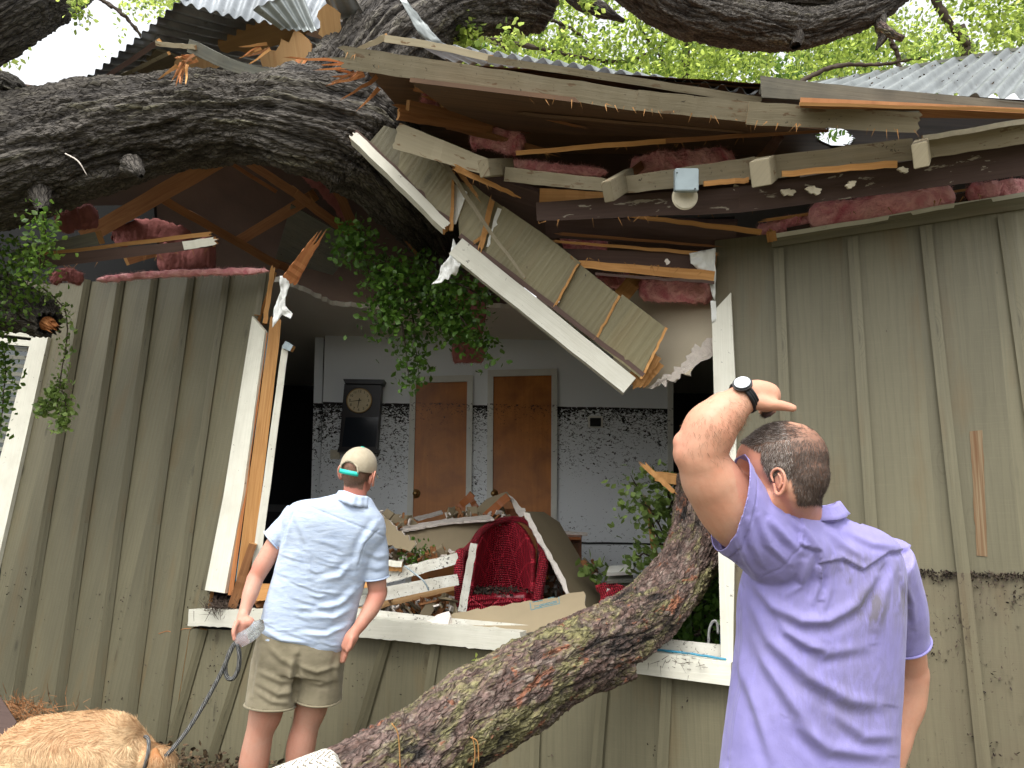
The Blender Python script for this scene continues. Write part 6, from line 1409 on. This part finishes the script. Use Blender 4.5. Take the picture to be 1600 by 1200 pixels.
# seams: thin stitched creases
for pl in ([(1150, 870), (1160, 930), (1156, 1060), (1136, 1200)], [(1235, 800), (1256, 838), (1253, 853), (1220, 890), (1192, 900)], [(1160, 748), (1150, 800), (1134, 850)]):
    dd_, _, _ = pdist(px, py, pl); V = V-Nn*(.0022*np.exp(-(dd_/1.6)**2)*bk)[:, None]
V = V+Nn*(.003*fbm(V*9, 4, 5)+.0016*fbm(V*[22, 22, 10], 3, 8))[:, None]
stn = np.clip(.35*gpx(V, 1300, 1000, 150, 140)+1.1*gpx(V, 1362, 948, 26, 30)+.8*gpx(V, 1412, 930, 12, 55)+.5*gpx(V, 1340, 880, 60, 22)+.35*gpx(V, 1330, 1110, 90, 60)+.9*gpx(V, 1326, 908, 4, 6), 0, 1)
cp_ = np.array(tuple(D(1136, 797, 1.87))); cn_ = np.array(tuple((-_r*.97+_u*.23-_f*.05).normalized())); sd2 = (V-cp_)@cn_; near_ = (np.linalg.norm(V-cp_, axis=1) < .30) & (px < 1200)
rem = (sd2 > 0) & near_; V = V+Nn*(np.where(near_ & (sd2 > -.024) & (sd2 < .01), .0016, 0)-np.where(near_, .0022*np.exp(-((sd2+.026)/.0025)**2), 0))[:, None]
Qk = Q[~rem[Q].all(1)]; snap = rem & np.isin(np.arange(len(V)), Qk.ravel()); V[snap] -= sd2[snap][:, None]*cn_
us = np.unique(Qk); ren = np.zeros(len(V), int); ren[us] = np.arange(len(us))
so2 = sk('shirt', V[us], ren[Qk], 'purple', p2, st=stn[us]); m_ = so2.modifiers.new('s', 'SOLIDIFY'); m_.thickness = .0025; m_.offset = -1
def cuff(name, c, ax, r, w_, mat, par, sqd=None):
    ax = Vector(ax).normalized(); tube(name, [c+(ax.orthogonal().normalized()*math.cos(a)+ax.cross(ax.orthogonal().normalized())*math.sin(a))*r for a in np.linspace(0, 2*PI, 25)], w_, mat, par, n=72, k=8, cap=False)
cuff('sleeve_hem', D(1414, 1003, 2.16), D(1414, 1003, 2.16)-D(1400, 940, 2.12), .0665, .0035, 'purple', p2)
# collar: a folded band round the neck
def collar(name, c, ax, rx, ry, dx, dy, h, mat, par, flare=.012, gap=.7):
    ax = Vector(ax).normalized(); dx = (dx-ax*dx.dot(ax)).normalized(); dy = ax.cross(dx)
    if dy.dot(BD) < 0: dy = -dy
    V = []; Fs = []; n = 60; prof = [(0, -h*.9, .012), (0, -h*.3, .006), (0, h*.2, .001), (0, h*.5, .0), (0, h*.55, .004), (0, h*.3, .007), (0, -h*.35, .014), (0, -h*.75, .020)]
    for i in range(n+1):
        a = -PI/2-PI+gap/2+(2*PI-gap)*i/n; wv = .0022*math.sin(i*1.3)+.002*math.sin(i*.5)
        for _, z, o in prof: V.append(c+dx*math.cos(a)*(rx+o+wv)+dy*(-math.sin(a)*-1)*(ry+o+wv)*1.0+ax*(z+.003*math.sin(i*.35)))
    k = len(prof)
    for i in range(n):
        for j in range(k-1): Fs.append((i*k+j, (i+1)*k+j, (i+1)*k+j+1, i*k+j+1))
    o = mk(name, V, Fs, mat, par, [(v.x, v.z) for v in V], smooth=True); m_ = o.modifiers.new('s', 'SOLIDIFY'); m_.thickness = .0018; return o
collar('collar', D(1265, 803, 1.975), Vector((-.20, .0, 1)), .068, .074, SH, BD, .027, 'purple', p2)
# trousers
b = Blob(); b.rings([row(1260, 1256, 2.0, 134, .15), row(1262, 1330, 2.0, 134, .155), row(1264, 1400, 2.0, 132, .15)], 20)
for x in (-.11, .11):
    hp_ = D(1264, 1380, 2.0)+SH*x; b.limb([hp_, hp_+Vector((0, 0, -.4))], [.125, .105], flat=True)
V, Q = b.build(.008, 4); V = V+vnorm(V, Q)*(.004*fbm(V*8, 3))[:, None]; sk('shorts', V, Q, 'khaki', p2)
for x in (-.11, .11):
    h_ = D(1264, 1330, 2.0)+SH*x; bb_ = Blob(); bb_.ell((h_.x, h_.y+.08, .06), (.055, .145, .055)); bb_.limb([(h_.x, h_.y, .05), (h_.x, h_.y, .12)], [.055, .05]); V, Q = bb_.build(.008, 3); sk('shoe', V, Q, 'shoe', p2)
# wristwatch
wt = thing('wristwatch', 'black wristwatch with silver face on the raised wrist of the man in lavender', 'watch')
wc = D(1163, 620, 1.838); wx = (D(1178, 610, 1.845)-D(1148, 632, 1.832)).normalized()
sd_ = wx.cross(_f).normalized(); fd = wx.cross(sd_).normalized(); r_ = .0385
ringp = [wc+(sd_*math.cos(a)+fd*math.sin(a))*r_ for a in np.linspace(0, 2*PI, 25)]
for k in (-1, 0, 1): tube('strap', [p+wx*.006*k for p in ringp], .0045, 'black', wt, n=60, k=8, cap=False)
up_ = (_u*.75-_r*.1-_f*.55); up_ = (up_-wx*up_.dot(wx)).normalized(); wf = wc+up_*(r_+.005)
disc('case', wf, up_, .023, .011, 'black', wt); 
q = N('watch_crystal'); M['crystal'] = q.fin((.62, .66, .70), .12, None, .8); disc('dial', wf+up_*.006, up_, .0185, .003, 'crystal', wt)

# ================================================================ man in the cap
p1 = thing('person', 'man in a light blue shirt, khaki shorts and tan cap looking into the house', 'person')
DP = 3.75
fw = Vector((.30, .93, .05)).normalized(); rl_ = fw.cross(Vector((0, 0, 1))).normalized(); upv = rl_.cross(fw)
qt = Quaternion(fw, math.radians(11)); lf = qt@(-rl_); upv = qt@upv; HR1 = Matrix((fw, lf, upv)).transposed()
hc1 = D(561, 739, DP+.05); b = Blob(); head_blob(b, hc1, HR1, .96)
S1 = Vector((.97, .22, -.16)).normalized(); B1 = Vector((-.22, .97, .0)).normalized()
def r1(x, y, hw, hd, d=DP, k=1.0): return (D(x, y, d), S1*(hw*d/F)*k, B1*hd)
b.limb([hc1+HR1@Vector((-.02, 0, -.03)), D(553, 778, DP+.03), D(540, 812, DP)], [.055, .058, .075])
b.rings([r1(548, 790, 30, .05), r1(528, 820, 52, .07), r1(512, 855, 58, .09), r1(498, 905, 64, .10), r1(483, 960, 62, .10), r1(472, 1020, 56, .10), r1(462, 1050, 48, .08)])
def L1(pts): return [D(x, y, d) for x, y, d, r in pts], [r*d/F for x, y, d, r in pts]
b.limb(*L1([(458, 822, 3.76, 14), (434, 845, 3.74, 15), (412, 880, 3.7, 14.5), (399, 905, 3.68, 12.5)])); b.limb(*L1([(399, 903, 3.68, 13), (392, 925, 3.64, 12.5), (384, 950, 3.6, 9.5), (380, 964, 3.58, 8.2)]))
b.limb(*L1([(576, 850, 3.8, 14), (584, 880, 3.8, 15.5), (588, 905, 3.8, 15.5), (590, 928, 3.8, 14)])); b.limb(*L1([(590, 928, 3.8, 15), (580, 950, 3.76, 13.5), (566, 972, 3.72, 10.5), (556, 986, 3.7, 8.6)])); b.ell(D(596, 930, 3.8), (.02, .03, .025))
# hands
b.limb(*L1([(380, 962, 3.57, 9), (379, 974, 3.56, 12), (376, 984, 3.55, 10)])); b.ell(D(388, 972, 3.55), (.030, .022, .026))
for k, (x0, y0, x1, y1, x2, y2) in enumerate(((372, 978, 366, 992, 372, 1003), (375, 980, 371, 996, 378, 1004), (379, 982, 377, 997, 384, 1002), (383, 982, 384, 996, 389, 998))):
    dd_ = 3.53+k*.012; b.limb([D(x0, y0, dd_), D(x1, y1, dd_-.01), D(x2, y2, dd_)], [.0105, .0095, .0082], 14, 12)
b.limb([D(370, 972, 3.52), D(365, 986, 3.49), D(366, 999, 3.48)], [.0125, .011, .009], 14, 12)
b.limb(*L1([(556, 984, 3.7, 8.6), (549, 996, 3.69, 11), (543, 1008, 3.69, 10)]))
for k in range(4): b.limb([D(545-k*2, 1003, 3.68+k*.012), D(541-k*2, 1022, 3.68+k*.012), D(537-k*2, 1034, 3.69+k*.012)], [.011, .010, .009], 12, 12)
b.limb([D(550, 998, 3.66), D(547, 1010, 3.65), D(543, 1018, 3.655)], [.012, .011, .009], 12, 12)
gz = .05
for x0, y0, x1, y1, x2, y2, dd_ in ((430, 1050, 416, 1112, 397, 1190, 3.73), (498, 1045, 487, 1102, 470, 1168, 3.81)):
    a_ = D(x2, y2, dd_-.02); an = D(x2-14, 1275, dd_-.05); an.z = .09
    b.limb([D(x0, y0, dd_), D(x1, y1, dd_), D((x1+x2)/2-1, y1+34, dd_-.01), a_, an], [.080, .080, .066, .071, .040], 40); b.ell((an.x+.01, an.y+.07, .05), (.045, .12, .04))
V, Q = b.build(.0058, 4); Nn = vnorm(V, Q); loc = (V-np.array(hc1))@np.array(HR1); lx, ly, lz = loc.T/.96
hd_ = np.linalg.norm(loc, axis=1) < .16
hm = (hd_ & ((lz > .0) | ((lx < .01) & (lz > -.035)) | ((lx < -.03) & (lz > -.075))) & (lx < .03)).astype(float)
px, py = proj(V)
rd = .7*(hd_ & ~(hm > .5))+.8*gpx(V, 396, 888, 16)+.7*gpx(V, 594, 930, 16)+.35*(py > 965)*(py < 1035)+.5*gpx(V, 552, 775, 22)+.12*fbm(V*12, 3, 3)*(py > 1090)
body1 = sk('body', V, Q, 'skin1', p1, hm*.75, np.clip(rd, 0, 1))
for s_ in (1, -1): ear('ear', hc1, HR1, s_, 1.05, 'skin1', p1)
strands('hair', V, Q, Nn, hm > .5, lambda l: np.ones(len(l)), 9000, 14, hc1, HR1, .010, 'hair1', p1)
# shirt
b = Blob()
b.rings([r1(556, 774, 24, .055), r1(545, 786, 44, .075), r1(530, 800, 72, .105), r1(522, 826, 80, .125), r1(510, 868, 72, .125), r1(496, 915, 70, .125), r1(484, 960, 71, .13), r1(476, 995, 70, .135), r1(471, 1008, 66, .13), r1(470, 1020, 50, .11)], 60)
b.limb(*L1([(468, 812, 3.77, 30), (446, 828, 3.75, 22), (425, 845, 3.73, 18.5)]), flat=True)
b.limb(*L1([(570, 830, 3.8, 30), (582, 862, 3.8, 25), (585, 902, 3.8, 22.5)]), flat=True)
V, Q = b.build(.0055, 8, .55); Nn = vnorm(V, Q)
rs = np.random.default_rng(21); fl = []
for k in range(34):
    y = 850+k*5; x = rs.uniform(430, 540)-(y-850)*.15; L = rs.uniform(25, 70); s_ = rs.uniform(-.1, .45)
    fl.append(([(x-L/2, y-s_*L/2), (x, y+rs.uniform(-2, 4)), (x+L/2, y+s_*L/2)], rs.uniform(.001, .0032), rs.uniform(1.8, 3.5)))
fl += [([(548, 880), (530, 900), (505, 905)], .009, 5), ([(556, 920), (530, 945), (500, 950)], .010, 5), ([(548, 950), (520, 965), (480, 962)], .010, 5), ([(405, 980), (440, 1000), (490, 1005)], .007, 4), ([(545, 975), (510, 992), (470, 990)], .008, 4), ([(460, 800), (480, 850), (486, 900)], .005, 5), ([(590, 815), (566, 850), (556, 885)], .008, 5), ([(455, 812), (447, 840), (440, 870)], .006, 4), ([(570, 862), (590, 870), (604, 868)], .005, 4), ([(575, 885), (590, 888), (604, 884)], .004, 4)]
V = folds(V, Nn, fl); px, py = proj(V)
for pl in ([(470, 786), (520, 806), (600, 838)], [(462, 792), (450, 820), (443, 848)], [(592, 828), (570, 850), (560, 884)]):
    d, sg, t = pdist(px, py, pl); V = V-Nn*(.004*np.exp(-(d/1.2)**2))[:, None]
V = V+Nn*(.0035*fbm(V*[10, 10, 26], 4, 5))[:, None]; sk('shirt', V, Q, 'linen', p1)
cuff('sleeve_hem', D(425, 845, 3.73), D(425, 845, 3.73)-D(446, 828, 3.75), 18.6*3.73/F, .004, 'linen', p1)
cuff('sleeve_hem', D(585, 902, 3.8), D(585, 902, 3.8)-D(582, 862, 3.8), 22.6*3.8/F, .004, 'linen', p1)
_BD = BD; BD = B1
collar('collar', D(552, 779, DP+.0), Vector((.22, .0, 1)), .072, .074, S1, B1, .040, 'linen', p1)
BD = _BD
# shorts
b = Blob(); b.rings([r1(474, 985, 67, .125), r1(470, 1010, 68, .135), r1(466, 1035, 70, .135), r1(463, 1052, 68, .125)], 20)
b.limb(*L1([(432, 1030, 3.74, 38), (427, 1065, 3.72, 38), (422, 1103, 3.70, 38.5)]), flat=True); b.limb(*L1([(502, 1028, 3.78, 37), (499, 1060, 3.79, 37), (495, 1089, 3.79, 38)]), flat=True)
V, Q = b.build(.006, 6, .5); Nn = vnorm(V, Q)
fl = [([(405, 1050), (440, 1065), (462, 1060)], .007, 4), ([(402, 1066), (435, 1085), (460, 1080)], .008, 4), ([(400, 1080), (425, 1096), (452, 1098)], .006, 4), ([(470, 1042), (495, 1050), (530, 1040)], .009, 4), ([(475, 1062), (500, 1068), (528, 1060)], .006, 4), ([(466, 1028), (463, 1060), (458, 1095)], -.018, 5), ([(420, 1010), (440, 1030), (462, 1040)], .006, 5), ([(535, 1010), (525, 1050), (530, 1085)], .006, 4), ([(410, 1010), (402, 1050), (395, 1090)], .006, 4)]
V = folds(V, Nn, fl); V = V+Nn*(.003*fbm(V*14, 4, 5))[:, None]; sk('shorts', V, Q, 'khaki', p1)
for c_, r_, a_ in ((D(422, 1102, 3.70), 38.5*3.7/F, D(422, 1102, 3.7)-D(427, 1065, 3.72)), (D(495, 1088, 3.79), 38*3.79/F, D(495, 1088, 3.79)-D(499, 1060, 3.79))): cuff('hem', c_, a_, r_, .005, 'khaki', p1)
for x2, dd_ in ((397, 3.68), (470, 3.8)):
    an = D(x2-14, 1275, dd_-.05); bb_ = Blob(); bb_.ell((an.x+.01, an.y+.07, .055), (.05, .135, .05)); bb_.limb([(an.x, an.y, .05), (an.x, an.y, .11)], [.05, .045]); V, Q = bb_.build(.008, 3); sk('shoe', V, Q, 'shoe', p1)
# cap
def cap_():
    nu, nv = 96, 34; V = []; c = hc1; keep = []
    for j in range(nv+1):
        for i in range(nu):
            th = 2*PI*i/nu; ph = (PI/2)*1.12*j/nv; r = Vector((.104*math.cos(th)*math.sin(ph)-.016, .0845*math.sin(th)*math.sin(ph), .030+.098*math.cos(ph)))
            seam = .0012*math.exp(-((min(th % (PI/3), PI/3-th % (PI/3)))/.03)**2); r *= 1+seam*8
            V.append(c+HR1@r)
    Fs = []
    for j in range(nv):
        for i in range(nu):
            th = 2*PI*(i+.5)/nu; zz_ = .030+.098*math.cos((PI/2)*1.12*(j+.5)/nv); dth = abs((th-PI+PI) % (2*PI)-PI)
            dth = abs(th-PI)
            if (dth/.62)**2+((zz_-.004)/.048)**2 < 1 and zz_ < .055: continue
            Fs.append((j*nu+i, j*nu+(i+1) % nu, (j+1)*nu+(i+1) % nu, (j+1)*nu+i))
    o = mk('crown', V, Fs, 'cap', cp, [(0, 0)]*len(V), smooth=True); m_ = o.modifiers.new('s', 'SOLIDIFY'); m_.thickness = .003; m_.offset = 1
cp = thing('cap', 'tan mesh-back cap with teal strap worn backwards-view on the man in blue', 'cap'); cp['label'] = 'tan mesh-back cap with teal strap on the head of the man in blue'
cap_()
def hp1(x, y, z): return hc1+HR1@Vector((x, y, z))
tube('opening_trim', [hp1(-.016-.106*math.cos(a*.62)*(1-.10*math.sin(PI/2*(1-abs(a)))), .087*math.sin(a*.62)*1.0, .004+.047*math.sqrt(max(0, 1-a*a))) for a in np.linspace(-1, 1, 15)], .0042, 'cap', cp, n=50, k=8)
stp = []
for a in np.linspace(-.66, .66, 13): stp.append((-.016-.107*math.cos(a), .088*math.sin(a)))
V = []; Fs = []
for x, y in stp:
    for z in (-.012, .010): V.append(hp1(x, y, z))
for i in range(12): Fs.append((2*i, 2*i+1, 2*i+3, 2*i+2))
o = mk('strap', V, Fs, 'teal', cp, [(0, 0)]*len(V), smooth=True); m_ = o.modifiers.new('s', 'SOLIDIFY'); m_.thickness = .003
V = []; Fs = []; nb = 20
for i in range(nb+1):
    a = -.95+1.9*i/nb
    for k in range(8):
        t = k/7; ex_ = .062*t*max(0, math.cos(a*1.25))**.8; V.append(hp1((.104*math.cos(a)-.016)+ex_, .0845*math.sin(a), .012-.012*t*t-.02*(math.sin(a)**2)*t))
for i in range(nb):
    for k in range(7): Fs.append((i*8+k, i*8+k+1, (i+1)*8+k+1, (i+1)*8+k))
o = mk('brim', V, Fs, 'cap', cp, [(0, 0)]*len(V), smooth=True); m_ = o.modifiers.new('s', 'SOLIDIFY'); m_.thickness = .003
disc('button', hp1(-.016, 0, .129), HR1@Vector((0, 0, 1)), .010, .005, 'teal', cp, 16)

# crumpled bottle
q = N('clear_plastic'); q.b.inputs['Transmission Weight'].default_value = .85; q.b.inputs['IOR'].default_value = 1.2; M['clear'] = q.fin((.85, .9, .95), .12, q.bump(q.noise(q.pos(), 60, 3), .6, .01), .6)
b_ = [D(372, 1003, 3.50), D(384, 996, 3.5), D(396, 988, 3.5), D(404, 978, 3.5), D(409, 970, 3.5)]
C, rr = spline(b_, [.028, .034, .032, .030, .014], 60); T, U, B = frames(C); k = 32; a = np.arange(k)/k*2*PI
V = (C[:, None]+rr[:, None, None]*(np.cos(a)[None, :, None]*U[:, None]+np.sin(a)[None, :, None]*B[:, None])).reshape(-1, 3); V += .007*np.stack([fbm(V*45, 2, s) for s in (1, 4, 7)], 1)
Q = np.array([(i*k+j, i*k+(j+1) % k, (i+1)*k+(j+1) % k, (i+1)*k+j) for i in range(60) for j in range(k)])
bo = tag(fast('water_bottle', V, Q, 'clear', None, smooth=False), 'crumpled clear plastic bottle in the hand of the man in blue', 'bottle')

# ================================================================ dog
dg_ = thing('dog', 'golden retriever with lowered head on a rope leash at the lower left', 'dog')
b = Blob(); d_ = 3.45
b.limb(*pr([(18, 1222, 3.5, 46), (50, 1186, 3.48, 57), (110, 1178, 3.45, 60), (165, 1178, 3.42, 60), (200, 1196, 3.42, 46), (226, 1212, 3.42, 30)]))
b.ell(D(176, 1200, 3.33), (.10, .07, .13)); b.ell(D(52, 1200, 3.36), (.13, .08, .14)); b.limb(*pr([(186, 1180, 3.42, 46), (212, 1192, 3.42, 38), (236, 1200, 3.4, 31)]))
b.ell(D(244, 1196, 3.38), (.085, .075, .085)); b.ell(D(238, 1186, 3.40), (.065, .065, .06)); b.limb(*pr([(252, 1214, 3.36, 20), (264, 1232, 3.34, 14), (272, 1248, 3.33, 11)])); b.ell(D(273, 1252, 3.325), (.025, .025, .02))
for x, y, dz, hind in ((180, 1215, -.09, 0), (190, 1215, .1, 0), (40, 1215, -.1, 1), (30, 1215, .1, 1)):
    a_ = D(x, y, 3.45)+Vector((0, dz, 0)); g = Vector((a_.x, a_.y, 0))
    if hind: b.limb([a_, Vector((g.x+.07, g.y, .30)), Vector((g.x-.07, g.y, .17)), Vector((g.x-.03, g.y, .05))], [.10, .06, .032, .03]); b.ell((g.x, g.y, .03), (.055, .035, .03))
    else: b.limb([a_, Vector((g.x, g.y, .28)), Vector((g.x, g.y, .12)), Vector((g.x+.01, g.y, .05))], [.08, .045, .032, .03]); b.ell((g.x+.03, g.y, .03), (.055, .035, .03))
b.limb(*pr([(22, 1200, 3.5, 18), (-20, 1240, 3.5, 14), (-50, 1290, 3.5, 9)]))
V, Q = b.build(.010, 8, .6); Nn = vnorm(V, Q); V = V+Nn*(.006*fbm(V*7, 3, 2))[:, None]
q = N('golden_fur'); p = q.pos(); a = q.noise(q.map(p, (12, 12, 9)), 1, 5, 1.2); cc = q.math('MULTIPLY', q.attr('cr').outputs['Fac'], 1.0)
base = q.mix(q.ramp(q.math('ADD', q.math('MULTIPLY', a, .8), cc), [(.3, 0.), (.8, 1.)]), (.38, .17, .06), (.66, .48, .28)); M['fur'] = q.fin(q.mix(q.ramp(q.attr('lr').outputs['Fac'], [(.0, .55), (.35, 0.)]), q.mix(q.math('MULTIPLY', q.attr('lr').outputs['Fac'], .5), base, (.80, .60, .36)), (.26, .11, .04)), .55, None, .25)
px, py = proj(V); cr = np.clip((py-1150)/70, 0, 1)*.5+.35*gpx(V, 195, 1150, 25, 25)-.3*gpx(V, 245, 1195, 25)
z = np.zeros(len(V)); fast('body', V, Q, 'fur', dg_, {'lr': ('FLOAT', z+.2), 'cr': ('FLOAT', cr)}, smooth=True)
msk = V[:, 2] > .1; P, Np = scatter(V, Q, Nn, msk, 90000, 3)
g = np.array([.25, -.1, -.75])+0*P; clump = np.stack([fbm(P*11, 3, s) for s in (2, 5, 8)], 1)*2.0
gx, gy = proj(P); back = np.array([-.9, .1, -.35]); fl_ = np.where((gy < 1165)[:, None], back, g)+clump; fl_ = fl_-Np*(fl_*Np).sum(1)[:, None]; fl_ /= np.linalg.norm(fl_, axis=1)[:, None]+1e-9
ho = hairs('fur', P, Np, fl_, .038, .0011, 'fur', dg_, 5, .28, .16, 3)
crp = np.clip((gy-1150)/70, 0, 1)*.5+.35*gpx(P, 195, 1150, 25, 25)-.3*gpx(P, 245, 1195, 25); at = ho.data.attributes.new('cr', 'FLOAT', 'POINT'); at.data.foreach_set('value', np.repeat(crp, 7).astype(np.float32))
# loose glass fibres on the insulation
for o_ in [o for o in COL.objects if o.name.startswith('insulation_batt')]:
    me_ = o_.data; n_ = len(me_.vertices); Vf = np.empty(n_*3, np.float32); me_.vertices.foreach_get('co', Vf); Vf = Vf.reshape(-1, 3).astype(float); Qf = np.array([tuple(p.vertices) for p in me_.polygons]); Nf = vnorm(Vf, Qf); cc_ = Vf.mean(0)
    if ((Vf-cc_)*Nf).sum() < 0: Nf = -Nf
    Pf, Npf = scatter(Vf, Qf, Nf, np.ones(n_, bool), 2600, 8); rs = np.random.default_rng(8)
    hairs('loose_fibres', Pf, Npf, rs.normal(size=Pf.shape)*.8, .022, .0006, me_.materials[0], o_, 9, .35, .5, 3, .25)
# ears, nose, eyes
for x, y, dd_ in ((246, 1184, 3.29), (258, 1182, 3.46)):
    bb_ = Blob(); bb_.limb([D(x-4, y-8, dd_+.02), D(x-2, y+8, dd_-.01), D(x+2, y+24, dd_-.01)], [.02, .034, .02], sq=(_f, .35)); Ve, Qe = bb_.build(.005, 4); Ne = vnorm(Ve, Qe)
    e_ = fast('ear', Ve, Qe, 'fur', dg_, {'lr': ('FLOAT', np.zeros(len(Ve))), 'cr': ('FLOAT', np.full(len(Ve), -.4))}, smooth=True)
    Pe, Npe = scatter(Ve, Qe, Ne, np.ones(len(Ve), bool), 3500, 9); he = hairs('fur', Pe, Npe, np.tile([0.1, 0, -1.], (len(Pe), 1)), .025, .0006, 'fur', e_, 6, .2, .25, 3)
    at = he.data.attributes.new('cr', 'FLOAT', 'POINT'); at.data.foreach_set('value', np.full(len(Pe)*7, -.35, np.float32))
disc('nose', D(276, 1256, 3.30), _r, .014, .012, 'black', dg_, 16)
cl_ = tag(tube('dog_collar', [D(219+10*math.cos(a)-9*math.sin(a), 1188+37*math.sin(a), 3.42-.118*math.cos(a)) for a in np.linspace(0, 2*PI, 25)], .008, 'rope', n=60, k=8, cap=False, uvs=3), 'grey collar round the neck of the golden dog', 'collar')
# rope leash
def rp(L): return [D(x, y, d) for x, y, d in L]
tag(tube('rope_leash', rp([(371, 1006, 3.50), (374, 1024, 3.49), (372, 1046, 3.49), (364, 1060, 3.49), (355, 1058, 3.49), (352, 1042, 3.49), (358, 1020, 3.49), (366, 1006, 3.49), (360, 1018, 3.485), (346, 1050, 3.48), (322, 1095, 3.46), (292, 1142, 3.42), (262, 1178, 3.36), (238, 1198, 3.32), (218, 1206, 3.33)]), .0098, 'rope', n=220, k=10, uvs=4), 'black and grey rope leash running from the man in blue to the dog', 'leash')
